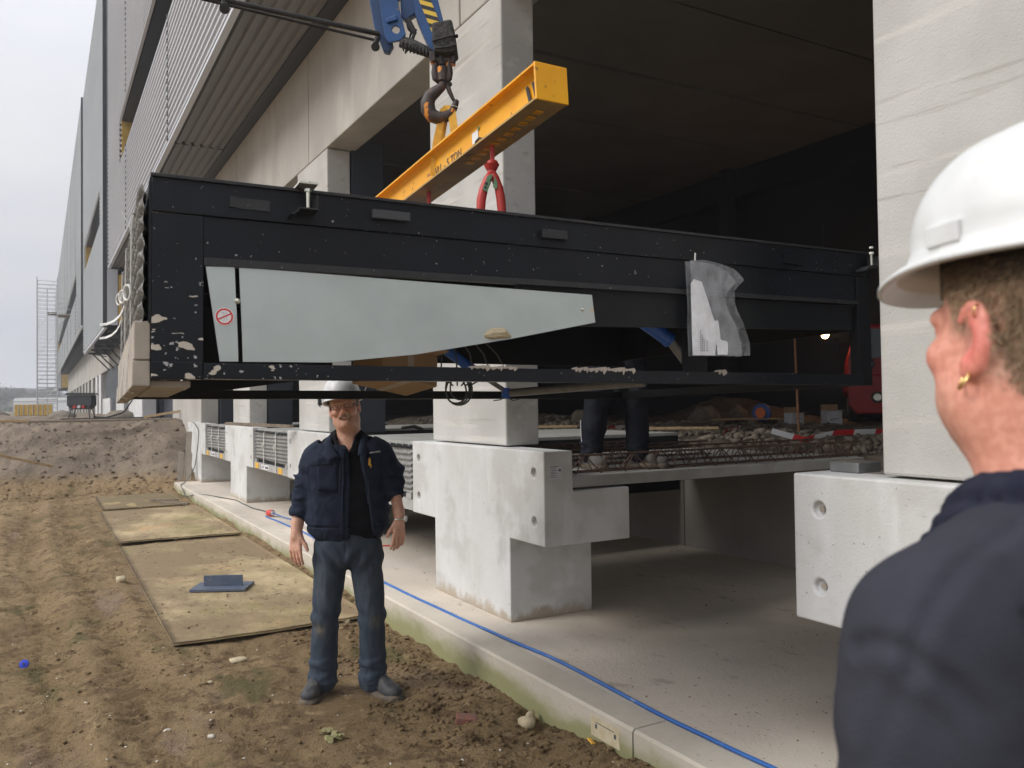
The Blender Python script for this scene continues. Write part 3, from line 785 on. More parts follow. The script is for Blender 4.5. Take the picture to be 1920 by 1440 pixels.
# soffit
SJ = [-8.0, 5.6, 14.05, 21.4, 27.35]
for i in range(4):
    corrugated_z(ZB + .035 + .006 * (i % 2), XF + .02, 2.60, SJ[i], SJ[i + 1] - .02).build('soffit_sheet', M['soffit'], wh)
    if i < 3:
        mb = MB()
        for k in range(6): mb.box((XF + .03 + .14 * k, SJ[i + 1] - .03, ZB + .03), (XF + .10 + .14 * k, SJ[i + 1] - .005, ZB + .09))
        tag(mb.build('soffit_lap', M['charcoal'], wh), kind='stuff')
MB().box((2.60, -8, ZB + .005), (2.765, 27.3, ZB + .075)).build('soffit_trim', M['charcoal'], wh)
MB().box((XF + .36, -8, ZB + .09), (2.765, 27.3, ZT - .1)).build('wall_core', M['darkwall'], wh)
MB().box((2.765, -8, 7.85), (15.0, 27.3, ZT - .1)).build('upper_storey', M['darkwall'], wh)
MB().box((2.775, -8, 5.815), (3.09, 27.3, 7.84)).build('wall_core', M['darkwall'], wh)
MB().box((XF - .06, 27.36, ZB), (XF + .3, 27.42, ZT)).build('corner_trim', M['charcoal'], wh)

# --- second volume, hung lower
def volume(x, y0, y1, z0, z1, wy0, wy1, wz0, wz1, m, pitch):
    js = np.linspace(y0, y1, max(2, int((y1 - y0) / 7) + 1))
    for i in range(len(js) - 1):
        if wz0 is None:
            corrugated_x(x, z0, z1, js[i], js[i + 1] - .03, pitch).build('cladding_sheet', m, wh)
        else:
            corrugated_x(x, z0, wz0, js[i], js[i + 1] - .03, pitch).build('cladding_sheet', m, wh)
            corrugated_x(x, wz1, z1, js[i], js[i + 1] - .03, pitch).build('cladding_sheet', m, wh)
    if wz0 is not None:
        corrugated_x(x, wz0, wz1, y0, wy0, pitch).build('cladding_sheet', m, wh)
        corrugated_x(x, wz0, wz1, wy1, y1, pitch).build('cladding_sheet', m, wh)
        wn = MB().box((x + .03, wy0, wz0 - .02), (x + .32, wy1, wz0)).box((x + .03, wy0, wz1), (x + .32, wy1, wz1 + .02)).build('window', M['charcoal'], wh)
        MB().box((x + .30, wy0, wz0), (x + .32, wy1, wz1)).build('pane', M['winglass'], wn)
        MB().box((x, wy1 - .05, wz0), (x + .3, wy1, wz1)).build('reveal', M['insul'], wn)
    for jy in js[1:-1]:
        MB().box((x - .05, jy - .05, z0), (x - .02, jy + .03, wz0 or z1)).build('joint_strip', M['charcoal'], wh)
        if wz0 is not None: MB().box((x - .05, jy - .05, wz1), (x - .02, jy + .03, z1)).build('joint_strip', M['charcoal'], wh)
    MB().box((x - .06, y0 - .10, z0 - .06), (x + .05, y0, z1)).build('corner_trim', M['charcoal'], wh)
    MB().box((x + .055, y0 - .09, z0 + .02), (x + .36, y0, z1)).build('side_trim', M['cladtrim'], wh)
    MB().box((x - .02, y0, z0 - .09), (x + .06, y1, z0 - .005)).build('edge_trim', M['cladtrim'], wh)
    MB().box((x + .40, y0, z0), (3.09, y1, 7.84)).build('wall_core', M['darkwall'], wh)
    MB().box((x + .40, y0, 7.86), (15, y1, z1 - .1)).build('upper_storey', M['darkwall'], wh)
volume(1.75, 28.65, 42.6, 4.20, 15.9, 30.4, 41.4, 7.75, 8.85, M['clad2'], .14)
for k, (a, b) in enumerate(((4.25, 5.05), (5.07, 5.80))):
    for xx in (2.13, 2.55, 3.0, 3.45):
        MB().box((xx, 28.56, a), (xx + .41, 28.64, b)).build('insulation_board', M['insul'], wh)
MB().box((2.12, 28.5, 4.19), (3.9, 28.64, 4.245)).build('sill_angle', M['charcoal'], wh)
# lattice under the hung volume
mb = MB()
for i in range(6):
    y = 29 + i * 2.4
    mb.box((1.85, y, 4.02), (2.7, y + .08, 4.10)).cyl((1.9, y, 4.06), (2.7, y + 2.2, 4.06), .03, n=5)
    mb.cyl((2.0, y, 4.05), (2.7, y, 3.3), .03, n=5)
mb.build('support_lattice', M['charcoal'], wh)
volume(1.72, 43.7, 106, 5.60, 16.3, 50.0, 104, 7.75, 8.9, M['clad2'], .20)
volume(1.70, 107.5, 122, 4.0, 16.3, None, None, None, None, M['clad2'], .3)
MB().box((2.1, 107.4, 4.1), (3.2, 107.48, 5.6)).build('insulation_board', M['insul'], wh)

# --- beams: near bays, joints over the columns
BJ = [-10.4, -6.4, -2.4, 1.6, 5.60, 9.68, 13.8, 17.8, 22.3, 27.2]
for i in range(len(BJ) - 1):
    MB().box((2.77, BJ[i] + .012, 4.478), (3.10, BJ[i + 1] - .012, 5.80)).build('beam_panel', M['beam'], wh, bevel=.012)
for i in range(8):
    a = 31 + i * 10
    MB().box((2.77, a + .02, 3.45), (3.05, a + 9.98, 5.55)).build('beam_panel', M['beam'], wh)
# --- columns
for k in range(-2, 3):
    y0 = 4.955 + 4 * k - (.13 if k == -1 else 0)
    MB().box((2.77, y0, 1.312), (3.035, y0 + 1.215, 4.470)).build('column', M['column'], wh, bevel=.012)
    if k >= 1:
        MB().box((3.05, y0 - .02, 1.3), (3.42, y0 + .10, 4.6)).build('door_post', M['navy'], wh)
    else:
        MB().box((3.045, y0 + .10, 1.3), (3.09, y0 + .2, 4.6)).build('door_post', M['navy'], wh)
MB().box((2.77, 17.33, 1.0), (3.10, 21.36, 4.47)).build('wall_panel', M['beam'], wh, bevel=.01)
MB().box((3.12, 17.2, 1.2), (3.9, 17.3, 4.6)).build('door_post', M['navy'], wh)
MB().box((3.2, 21.2, 1.2), (3.3, 26.6, 4.6)).build('door_panel', M['navy'], wh)
MB().box((2.62, 26.7, 1.2), (3.0, 31.0, 3.9)).build('wall_panel', M['block'], wh)
MB().box((3.1, 26.6, 1.2), (4.2, 26.75, 4.2)).build('door_panel', M['navy'], wh)
for a, b in ((33.9, 37.5), (40.8, 46.0)):
    MB().box((2.70, a, 1.1), (2.95, b, 2.1)).build('wall_panel', M['block'], wh)
MB().box((2.97, 31.1, 1.1), (3.05, 47.6, 4.15)).build('door_panel', M['navy'], wh)
MB().box((2.80, 34.6, 1.1), (2.96, 43.4, 4.15)).build('door_panel', M['navy'], wh)
for y in (48.4, 51.6, 56.2, 60.8, 65.0, 70, 75.5, 81.5, 88, 96, 105):
    MB().box((2.77, y, 1.0), (3.6, y + 1.9, 3.44)).build('column', M['block'] if y < 52 else M['beam'], wh)
MB().box((4.2, 48, 1.0), (4.4, 110, 5.4)).build('door_panel', M['darkwall'], wh)
# --- inside of the hall
for i in range(22):
    y0 = -10 + i * 2.4
    MB().box((3.10, y0 + .02, 7.42 + .012 * (i % 3)), (15.6, y0 + 2.36, 7.62)).build('ceiling_plank', M['ceiling'], wh)
MB().box((3.1, -10, 5.80), (3.12, 44, 7.44)).build('inner_wall', M['ceiling'], wh)
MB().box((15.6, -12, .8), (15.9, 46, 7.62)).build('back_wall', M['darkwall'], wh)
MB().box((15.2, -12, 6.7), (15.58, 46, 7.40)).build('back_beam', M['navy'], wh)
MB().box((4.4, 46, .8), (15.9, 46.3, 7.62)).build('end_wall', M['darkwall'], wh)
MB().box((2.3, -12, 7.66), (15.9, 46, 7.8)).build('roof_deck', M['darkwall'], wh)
for y in (3.2, 9.2, 15.2, 21.2):
    MB().box((14.9, y, 1.0), (15.18, y + .28, 7.4)).build('inner_column', M['navy'], wh)

# ================================================================== piers carrying the columns
def pier_mesh():
    mb = MB()
    # T shape from the front, with a ledge behind: origin at (X 2.68, near end, 0)
    mb.box((0, 0, .717), (.212, 2.065, 1.302))
    mb.box((.212, 0, .717), (.652, 2.065, 1.052))
    me = mb.mesh('pier')
    return me


def build_pier():
    root = empty('concrete_pier', (0, 0, 0))
    # front leaf as one body with recesses: made by boolean, then baked
    prof = [(0, .717), (.650, .717), (.650, 1.052), (.214, 1.052), (.210, 1.302), (0, 1.302)]
    b = MB().prism(prof, 0, 2.065, lambda x, z, t: (x, t, z))
    body = b.build('pier_body', M['block'], root, 0)
    cut = MB()
    for y in (.125, 1.94):
        for z in (.86, 1.165):
            cut.cyl((-.05, y, z), (.030, y, z), .037, .030, n=24)
    co = cut.build('cutter', None, None)
    st_ = MB().box((0, .437, FZ - .002), (.650, 1.625, .90)).build('cutter', None, None)
    m = body.modifiers.new('u', 'BOOLEAN'); m.object = st_; m.operation = 'UNION'; m.solver = 'EXACT'
    m = body.modifiers.new('b', 'BOOLEAN'); m.object = co; m.solver = 'EXACT'
    bv = body.modifiers.new('bevel', 'BEVEL'); bv.width = .008; bv.segments = 2; bv.limit_method = 'ANGLE'; bv.angle_limit = math.radians(40)
    dg = bpy.context.evaluated_depsgraph_get()
    me = bpy.data.meshes.new_from_object(body.evaluated_get(dg))
    body.modifiers.clear(); body.data = me
    bpy.data.objects.remove(co); bpy.data.objects.remove(st_)
    for y in (.125, 1.94):
        for z in (.86, 1.165):
            so = MB().cyl((.0285, y, z), (.020, y, z), .013, n=14).build('anchor', M['dusty'], root, smooth=False)
    return root
pier = build_pier()
pier.location = (2.68, 4.325, 0)
tag(pier, 'pale concrete pier with stepped head, paper label on its end, right of the smiling man', 'pier', 'concrete piers under the columns')
plabels = {-1: 'nearest pale concrete pier, half hidden by the shoulder at the right', 1: 'pale concrete pier directly behind the standing man in navy',
           2: 'pale concrete pier left of the man between the two grey bristled levellers', 3: 'farthest pale concrete pier at the left end beside the soil bank'}
for k, t in plabels.items():
    c = copy_tree(pier); c.location = (2.68, 4.325 + 4 * k, 0); c['label'] = t
# paper label on the end of the pier
lp = MB().box((.04, -.0022, 1.13), (.13, -.0008, 1.215)).build('paper_label', M['whitebox'], pier)
tx = MB()
for r in range(7):
    z = 1.205 - r * .0105
    tx.box((.045, -.0030, z), (.045 + (.035 if r % 2 else .05), -.0024, z + .003))
tx.box((.105, -.0030, 1.178), (.122, -.0024, 1.192)).box((.045, -.0030, 1.2085), (.125, -.0024, 1.2105))
tx.build('print', M['ink'], lp)
# metal shim on the nearest pier
tag(MB().box((2.84, 2.20, 1.303), (2.98, 2.34, 1.345)).build('steel_shim', M['steel'], bevel=.004), 'small steel packing block on the nearest pier beside the column foot', 'shim')

# ================================================================== installed dock levellers between the piers
def build_leveller():
    root = empty('dock_leveller', (2.70, 6.40, 0))
    Wd = 1.915
    MB().box((.05, 0, 1.262), (2.86, Wd, 1.290)).build('deck', M['oldplank'], root)
    MB().box((.02, 0, .72), (2.85, .05, 1.262)).box((.02, Wd - .05, .72), (2.85, Wd, 1.262)).box((2.8, .05, .72), (2.85, Wd - .05, 1.262)).build('side_frame', M['blkplain'], root)
    # bristled pad with slight slanting ribs
    n = 16; V = []; ys = np.linspace(.055, Wd - .055, 26); zs = np.linspace(.865, 1.235, 46)
    Yg, Zg = np.meshgrid(ys, zs, indexing='ij')
    Xg = .005 + .010 * np.sin(Zg * 130 + Yg * 1.5) + .008 * fbm(Yg * 9, Zg * 9, 1., 3)
    Vf = np.stack([Xg, Yg, Zg], -1).reshape(-1, 3)
    ii = np.arange(len(ys) * len(zs)).reshape(len(ys), len(zs))
    Qf = np.stack([ii[:-1, :-1], ii[1:, :-1], ii[1:, 1:], ii[:-1, 1:]], -1).reshape(-1, 4)
    link('bristle_pad', np_mesh('bristle_pad', Vf, Qf), M['pile'], root)
    MB().box((.030, .05, .74), (.06, Wd - .05, 1.25)).build('pad_backing', M['blkplain'], root)
    MB().box((-.005, .01, .722), (.028, Wd - .01, .812)).build('lower_rail', M['zincrail'], root)
    MB().box((-.01, .05, .815), (.02, .16, .86)).box((-.01, Wd - .18, .815), (.02, Wd - .09, .86)).build('rail_bracket', M['zincrail'], root)
    MB().box((-.012, 1.02, .735), (-.0055, 1.42, .800)).build('white_label', M['whiteprint'], root)
    return root
M['zincrail'] = mat('dusty_grey_rail', (0.42, 0.42, 0.40), (0.34, 0.33, 0.31), 9, 0.6)
lev = build_leveller()
wl = [c for c in lev.children if c.name.startswith('white_label')][0]
tx = MB()
for a, b in ((1.04, 1.12), (1.125, 1.155), (1.16, 1.20), (1.26, 1.28), (1.285, 1.31), (1.32, 1.34), (1.35, 1.375)):
    tx.box((-.0135, a, .752), (-.0125, b, .782))
tx.build('print', M['ink'], wl)
Wd = 1.915
for y0, wd in ((.30, .20), (1.62, .20)):
    MB().box((-.0115, y0, .730), (-.0052, y0 + wd, .806)).build('yellow_sticker', M['labelyellow'], lev)
for y in (.62, 1.28):                                             # white straps, tied
    s = MB().strip([(.012, y, 1.262), (-.014, y, 1.24), (-.016, y, 1.0), (-.016, y, .83), (-.013, y, .725), (.01, y, .718)], (0, 1, 0), .028, .003)
    s = s.build('tie_strap', M['strap'], lev)
    MB().tube([(-.022, y + .01, 1.09), (-.035, y + .03, 1.07), (-.03, y + .02, 1.045), (-.022, y - .005, 1.06), (-.03, y + .03, 1.02)], .008, 6).build('knot', M['strap'], s)
for i in range(13):                                               # curved lip lugs
    y = .10 + i * (Wd - .2) / 12
    pt = [(.055, y, 1.215), (.02, y + .006, 1.245), (.0, y + .02, 1.262), (.03, y + .05, 1.272)]
    MB().strip(pt, (.3, 1, 0), .020, .008).build('lip_lug', M['zincrail'], lev)
MB().box((.0, .03, 1.242), (.05, Wd - .03, 1.258)).build('lip_bar', M['blkplain'], lev)
tag(lev, 'installed dock leveller with dusty bristled front and yellow stickers, nearest, right behind the man', 'dock leveller', 'dock levellers fitted between the piers')
for k, t in ((1, 'installed dock leveller with white ties and a white label, just left of the man'), (2, 'farthest installed dock leveller with white ties, beside the last pier')):
    c = copy_tree(lev); c.location = (2.70, 6.40 + 4 * k, 0); c['label'] = t

# ================================================================== floor planks and lattice girders
PL = {0: 'grey concrete floor plank with rusty girders, where the second worker stands', 1: 'grey concrete floor plank behind the pier the man hides', 2: 'farthest grey concrete floor plank inside the hall'}
for k, t in PL.items():
    y0 = 4.36 + 4 * k
    o = MB().box((2.905, y0, 1.064), (5.93, y0 + 1.93, 1.138)).build('floor_plank', M['oldplank'], bevel=.006)
    tag(o, t, 'floor plank', 'concrete floor planks')


def girder():
    r = empty('lattice_girder')
    Lg = 2.86
    MB().cyl((0, 0, .118), (Lg, 0, .118), .0078, n=6).build('top_chord', M['rust'], r)
    for s in (-1, 1):
        MB().cyl((0, s * .045, .012), (Lg, s * .045, .012), .0060, n=6).build('bottom_chord', M['rust'], r)
        p = []
        n = 14
        for i in range(n + 1):
            x = .02 + i * (Lg - .04) / n
            p.append((x, s * .047, .002))
            if i < n: p.append((x + (Lg - .04) / n / 2, s * .004, .118))
        MB().tube(p, .0052, 5).build('zigzag_bar', M['rust'], r)
    return r
g0 = girder()
g0.location = (2.98, 4.50, 1.138)
tag(g0, 'rusty lattice girder nearest the plank edge, in front of the worker\'s boots', 'lattice girder', 'rusty lattice girders on the plank')
for y, x, t in ((4.98, 2.99, 'rusty lattice girder second from the plank edge, right behind the worker\'s boots'), (5.42, 2.97, 'rusty lattice girder third from the plank edge'),
                (5.86, 3.0, 'rusty lattice girder farthest from the plank edge, beside the black gap')):
    c = copy_tree(g0); c.location = (x, y, 1.138); c['label'] = t; c.scale = ({4.98: 1.0, 5.42: .72, 5.86: .55}[y], 1, 1)

# ================================================================== the hanging dock leveller frame
def unit(v): v = np.array(v, float); return v / np.linalg.norm(v)
BO = np.array([0.2739, 2.5491, 1.6855])
BU = unit([0.9986, -0.0532, -0.0084]); BV0 = np.array([0.053, 0.9984, -0.0202])
BV = unit(BV0 - BU * (BV0 @ BU)); BW = np.cross(BU, BV)
BL, BD, BH = 2.94, 1.955, 0.587
def mw(o, u, v, w): return Matrix(((u[0], v[0], w[0], o[0]), (u[1], v[1], w[1], o[1]), (u[2], v[2], w[2], o[2]), (0, 0, 0, 1)))
BM = mw(BO, BU, BV, BW)
fr = empty('hanging_leveller_frame', mw=BM)
tag(fr, 'black mortar-spattered steel leveller frame with galvanised side plates hanging from the yellow beam', 'steel frame')
blk, pl_, ldg = M['blk'], M['blkplain'], M['blkledge']
bv = .0025
MB().box((0, .012, 0), (.1405, .024, .481)).build('corner_plate', blk, fr, bevel=bv)
MB().box((0, .010, .4835), (BL, .024, BH)).build('top_plate', blk, fr, bevel=bv)
MB().box((-.004, .000, BH - .004), (BL + .004, .012, BH + .006)).box((-.004, .012, BH + .0005), (BL + .004, .10, BH + .006)).build('top_flange', ldg, fr, bevel=.0015)
MB().box((.1415, .020, .3585), (2.862, .030, .4825)).build('web_plate', blk, fr)
MB().prism([(.1415, .334), (2.86, .356), (2.86, .372), (.1415, .3575)], .004, .030, lambda a, c, t: (a, t, c)).build('side_ledge', ldg, fr, bevel=.001)
MB().prism([(1.18, .200), (2.862, .245), (2.862, .352), (1.18, .345)], .031, .042, lambda a, c, t: (a, t, c)).build('inner_plate', pl_, fr)
MB().box((.1405, .004, 0), (2.875, .052, .047)).build('bottom_rail', blk, fr, bevel=bv)
MB().box((0, .010, -.001), (.1400, .052, .0495)).build('corner_foot', blk, fr, bevel=bv)
MB().box((2.862, .010, .0), (BL, .060, .4825)).build('end_post', pl_, fr, bevel=bv)
# far side
MB().box((0, BD - .02, .21), (BL, BD, BH)).build('far_plate', pl_, fr)
MB().box((0, BD - .05, 0), (BL, BD, .045)).build('far_rail', pl_, fr, bevel=bv)
MB().box((0, BD - .05, .046), (.14, BD, .209)).box((2.86, BD - .06, .046), (BL, BD, .209)).build('far_post', pl_, fr)
MB().box((BL - .055, .061, 0), (BL - .005, BD - .051, .045)).build('end_rail', pl_, fr, bevel=bv)
MB().box((BL - .02, .061, .25), (BL - .005, BD - .021, BH - .001)).build('end_plate', pl_, fr)
# deck and its stiffeners
MB().box((.03, .11, .520), (BL - .03, BD - .03, .535)).build('deck_plate', pl_, fr)
for y in (.35, .70, 1.25, 1.60):
    MB().prism([(.12, .30), (2.6, .44), (2.6, .519), (.12, .519)], y, y + .012, lambda a, c, t: (a, t, c)).build('deck_rib', pl_, fr)
# lip support plate with its slot, dropping below the frame
pol = [(.100, .060), (.116, -.030), (.75, .068), (.75, .30), (.12, .32)]
lp_ = MB()
slot = [(.150, .052), (.1585, .054), (.1720, .004), (.1625, .002)]
# plate built as rim around the slot
outer = [(.100, .060), (.116, -.030), (.20, -.0135), (.20, .060)]
ring = [outer[0], outer[1], outer[2], outer[3]]
sl = [slot[0], slot[3], slot[2], slot[1]]
for i in range(4):
    a, b = ring[i], ring[(i + 1) % 4]; c, d = sl[(i + 1) % 4], sl[i]
    lp_.prism([a, b, c, d], .90, .908, lambda x, z, t: (x, t, z))
lp_.prism([(.20, -.0135), (.75, .064), (.75, .30), (.20, .31)], .90, .908, lambda x, z, t: (x, t, z))
lp_.prism([(.100, .060), (.20, .060), (.20, .31), (.12, .32)], .90, .908, lambda x, z, t: (x, t, z))
lp_.build('lip_support', pl_, fr)
# galvanised toe guards, with a curved gap between them
ymid = .008
g1 = [(.1465, .3315), (.186, .052), (.2385, .053), (.2365, .12), (.234, .19), (.2305, .26), (.2275, .3355)]
g2 = [(.2405, .336), (.2435, .26), (.247, .19), (.2495, .12), (.2515, .0525), (.515, .0555), (.80, .0875), (1.15, .150), (1.494, .221), (1.4815, .3215), (1.0, .3265)]
pg = MB().prism(g1, ymid, ymid + .004, lambda a, c, t: (a, t, c)).build('narrow_guard_plate', M['galv'], fr)
pg2 = MB().prism(g2, ymid, ymid + .004, lambda a, c, t: (a, t, c)).build('tapered_guard_plate', M['galv'], fr)
for (a, c, r) in ((.2355, .2335, .0085), (1.440, .2655, .0062)):
    mb = MB().cyl((a, ymid - .001, c), (a, ymid - .004, c), r, n=18)
    P_ = [(a, ymid - .004, c)]
    for k in range(1, 4): mb.cyl((a, ymid - .004 - (k - 1) * .0015, c), (a, ymid - .004 - k * .0015, c), r * (1 - (k - 1) * .18), r * (1 - k * .18), n=16)
    mb.build('dome_bolt', M['zinc'], fr, smooth=True)
# warning disc: red ring and bar over a pale ground
sg = (.1985, .1855)
wd = MB().cyl((sg[0], ymid - .0008, sg[1]), (sg[0], ymid - .0014, sg[1]), .0265, n=36).build('warning_sticker', M['whiteprint'], fr)
mb = MB(); N_ = 40
for k in range(N_):
    t0, t1 = 2 * math.pi * k / N_, 2 * math.pi * (k + 1) / N_
    mb.prism([(sg[0] + r * math.cos(t), sg[1] + r * math.sin(t)) for r, t in ((.0195, t0), (.0245, t0), (.0245, t1), (.0195, t1))], ymid - .0020, ymid - .0015, lambda a, c, t: (a, t, c))
ca, sa = math.cos(.45), math.sin(.45)
mb.prism([(sg[0] + x * ca - z * sa, sg[1] + x * sa + z * ca) for x, z in ((-.0195, -.002), (.0195, -.002), (.0195, .002), (-.0195, .002))], ymid - .0020, ymid - .0015, lambda a, c, t: (a, t, c))
mb.build('red_ring', M['redprint'], wd)
mb = MB()                                                         # pinched-hand outline
for path in ([(-.009, .010), (-.004, .013), (-.001, .008), (-.003, .001), (-.008, -.004), (-.010, -.010)], [(.002, .013), (.006, .008), (.004, .0), (.008, -.006), (.005, -.012)], [(-.002, -.004), (.0, -.010), (-.004, -.014)]):
    mb.tube([(sg[0] + a, ymid - .0016, sg[1] + c) for a, c in path], .0005, 4)
mb.build('hand_outline', M['ink'], wd)
# brackets on the top plate
MB().box((.650, -.014, .5215), (.775, .0095, .550)).build('small_angle', M['anglegrey'], fr, bevel=.002)
MB().box((1.270, -.014, .512), (1.370, .0095, .5435)).build('small_angle', ldg, fr, bevel=.002)
MB().box((.213, .003, .515), (.232, .0095, .548)).box((.232, .006, .513), (.33, .0095, .546)).build('cleat', ldg, fr)
MB().box((2.42, -.008, .505), (2.52, .0095, .545)).build('small_angle', pl_, fr)
for ux, big in ((.437, 1), (2.905, .8)):
    if big == 1: cl = MB().box((ux - .032, -.060, BH + .0065), (ux + .026, .045, BH + .0135)).build('clamp_plate', M['zinc'], fr, bevel=.001)
    MB().cyl((ux, -.035, BH - .004), (ux, -.035, .524), .0055, n=12).build('clamp_bolt', M['zinc'], fr, smooth=False)
    MB().cyl((ux, -.035, BH + .0136), (ux, -.035, BH + .021), .009, n=6).cyl((ux, -.035, BH - .012), (ux, -.035, BH - .003), .0105, n=6).build('clamp_nut', M['zinc'], fr)
    MB().box((ux - .03, -.058, .516), (ux + .028, .0095, .521)).box((ux + .023, -.050, .521), (ux + .0275, .0095, .565)).prism([(ux - .055, .498), (ux - .045, .498), (ux - .025, .5155), (ux - .035, .5155)], -.05, .0095, lambda a, c, t: (a, t, c)).build('clamp_bracket', ldg, fr)
# hydraulic cylinders and links
def cylinder(p0, p1, p2, r, rr):
    c = MB().cyl(p0, p1, r, n=18).cyl(np.array(p1) * .97 + np.array(p0) * .03, p1, r * 1.08, n=18).build('hydraulic_cylinder', M['bluecyl'], fr, smooth=False)
    MB().cyl(p1, p2, rr, n=14).build('piston_rod', M['steel'], c)
    return c
cylinder((1.86, .5, .42), (2.205, .5, .225), (2.325, .5, .095), .034, .021)
cylinder((1.30, 1.25, .30), (1.56, 1.25, .12), (1.745, 1.25, .012), .026, .012)
MB().cyl((1.75, 1.25, .010), (2.06, .50, .030), .020, n=16).build('link_tube', M['steel'], fr, smooth=False)
MB().cyl((1.735, 1.25, -.018), (1.735, 1.25, .035), .022, n=12).build('hose_coupling', M['bluecyl'], fr)
MB().tube([(1.73, 1.25, -.01), (1.70, 1.24, -.026), (1.66, 1.24, -.03)], .003, 5).tube([(1.74, 1.25, -.01), (1.77, 1.24, -.03), (1.81, 1.25, -.022)], .003, 5).build('hose_tail', M['cable'], fr)
MB().box((1.935, .06, .0), (2.055, .072, .25)).build('inner_post', pl_, fr)
MB().box((1.30, .9, .33), (1.9, 1.05, .50)).build('hydraulic_tank', pl_, fr, bevel=.01)
# mortar crusts lying on the lower rail
mb = MB()
for (a0, a1) in ((.99, 1.16), (1.40, 1.66), (2.06, 2.10)):
    x = a0
    while x < a1:
        d = .008 + .022 * random.random()
        hh = .004 + .007 * random.random()
        mb.prism([(x, .0475), (x + d, .0475), (x + d * .8, .0475 + hh), (x + d * .3, .0475 + hh * .8)], .004, .03, lambda a, c, t: (a, t, c))
        mb.prism([(x, .0475), (x + d * .3, .047 - hh * 1.7 * random.random() - .002), (x + d * .8, .0465 - hh * random.random()), (x + d, .0475)], .001, .004, lambda a, c, t: (a, t, c))
        x += d * .9
mb.build('mortar_crust', M['dusty'], fr)
# grey bristled pad and dusty lip at the left end
pad = empty('x'); bpy.data.objects.remove(pad)
ys = np.linspace(.012, BD - .03, 160); zs = np.linspace(.165, .565, 70)
Yg, Zg = np.meshgrid(ys, zs, indexing='ij')
rib = np.sin(Zg * 2 * math.pi / .050) * np.clip((Yg - .01) / .05, .15, 1)
Xg = -.022 - .012 * rib + .003 * fbm(Yg * 30, Zg * 30, 1., 3)
ii = np.arange(160 * 70).reshape(160, 70)
Qf = np.stack([ii[:-1, :-1], ii[1:, :-1], ii[1:, 1:], ii[:-1, 1:]], -1).reshape(-1, 4)
bp = link('bristle_pad', np_mesh('bristle_pad', np.stack([Xg, Yg, Zg], -1).reshape(-1, 3), Qf), M['pile'], fr)
MB().box((-.008, .012, .16), (-.0005, BD - .025, .57)).build('pad_backing', pl_, fr)
MB().box((-.046, .018, .054), (-.002, BD - .03, .165)).build('dusty_lip', M['dusty'], fr, bevel=.004)
MB().box((-.050, .02, -.022), (-.002, .95, .052)).box((-.052, .955, -.020), (-.003, BD, .050)).box((.0, .06, -.024), (.11, .9, -.003)).build('lip_beam', M['dusty'], fr, bevel=.004)
for y in (.40, 1.0, 1.55):
    s = MB().strip([(-.01, y, .575), (-.040, y, .56), (-.042, y, .40), (-.042, y, .16), (-.052, y, .05), (-.055, y, -.02), (-.03, y, -.028)], (0, 1, 0), .018, .003).build('tie_strap', M['strap'], fr)
    ring_ = [(-.052 - .01 * math.cos(t), y + .02 * math.cos(t), .36 + .12 * (y - .9) + .025 * math.sin(t)) for t in np.linspace(0, 6.28, 14, endpoint=False)]
    MB().tube(ring_, .0042, 6, closed=True).build('tie_knot', M['strap'], s)
    if y > .5: MB().strip([(-.045, y, .355 + .12 * (y - .9)), (-.062, y + .01, .33 + .12 * (y - .9)), (-.085, y + .02, .285 + .12 * (y - .9)), (-.13, y + .03, .262 + .12 * (y - .9))], (0, .5, 1), .016, .002) if 0 else MB().strip([(-.045, y, .34), (-.050, y, .318), (-.062, y + .01, .296), (-.080, y + .02, .278), (-.105, y + .03, .266), (-.13, y + .03, .262)], (0, .6, 1), .012, .0015).build('loose_end', M['strap'], s)
MB().strip([(-.042, .30, .44), (-.050, .30, .50), (-.072, .31, .545)], (0, 1, .3), .012, .002).build('loose_end', M['strap'], fr)

# plastic document bag tied to the frame
bag = empty('document_bag', mw=BM @ Matrix.Translation((1.905, -.012, .105)))
tag(bag, 'clear plastic bag with crumpled papers tied to the side of the black frame', 'plastic bag')
out = [(0, .0), (.275, .005), (.270, .06), (.245, .13), (.212, .18), (.200, .215), (.205, .262), (.252, .306), (.205, .345), (.14, .366), (.06, .374), (.0, .370)]
def bagsheet(poly, y0, amp, name, m, par, seed, thin=.0012):
    bm = bmesh.new()
    vs = [bm.verts.new((a, 0, c)) for a, c in poly]
    bm.faces.new(vs)
    bmesh.ops.triangulate(bm, faces=bm.faces)
    for _ in range(4):
        bmesh.ops.subdivide_edges(bm, edges=[e for e in bm.edges if e.calc_length() > .014], cuts=1)
        bmesh.ops.triangulate(bm, faces=[f for f in bm.faces if len(f.verts) > 3])
    for v in bm.verts:
        v.co.y = y0 + amp * float(fbm(np.array([v.co.x * 14]), np.array([v.co.z * 10 + v.co.x * 9]), float(seed), 4)[0]) + .02 * (v.co.x / .27) * (-1 if y0 < 0 else .2)
    me = bpy.data.meshes.new(name); bm.to_mesh(me); bm.free()
    o = link(name, me, m, par)
    sdm = o.modifiers.new('s', 'SOLIDIFY'); sdm.thickness = thin; sdm.offset = 0
    return o
bagsheet(out, -.020, .010, 'front_film', M['film'], bag, 1)
bagsheet(out, .006, .006, 'back_film', M['film'], bag, 2)
pa = bagsheet([(.012, .004), (.115, .004), (.12, .045), (.165, .045), (.165, .005), (.172, .008), (.168, .062), (.142, .066), (.136, .105), (.134, .142), (.116, .140), (.06, .29), (.025, .30), (.012, .28)], -.006, .004, 'crumpled_paper', M['paper'], bag, 3)
bagsheet([(.118, .006), (.168, .008), (.166, .058), (.118, .058)], -.016, .004, 'small_note', M['dusty'] if 0 else M['paper'], bag, 4)
MB().strip([(.026, -.020, .40), (.022, -.022, .37)], (1, 0, 0), .006, .002).build('tie', M['strap'], bag)
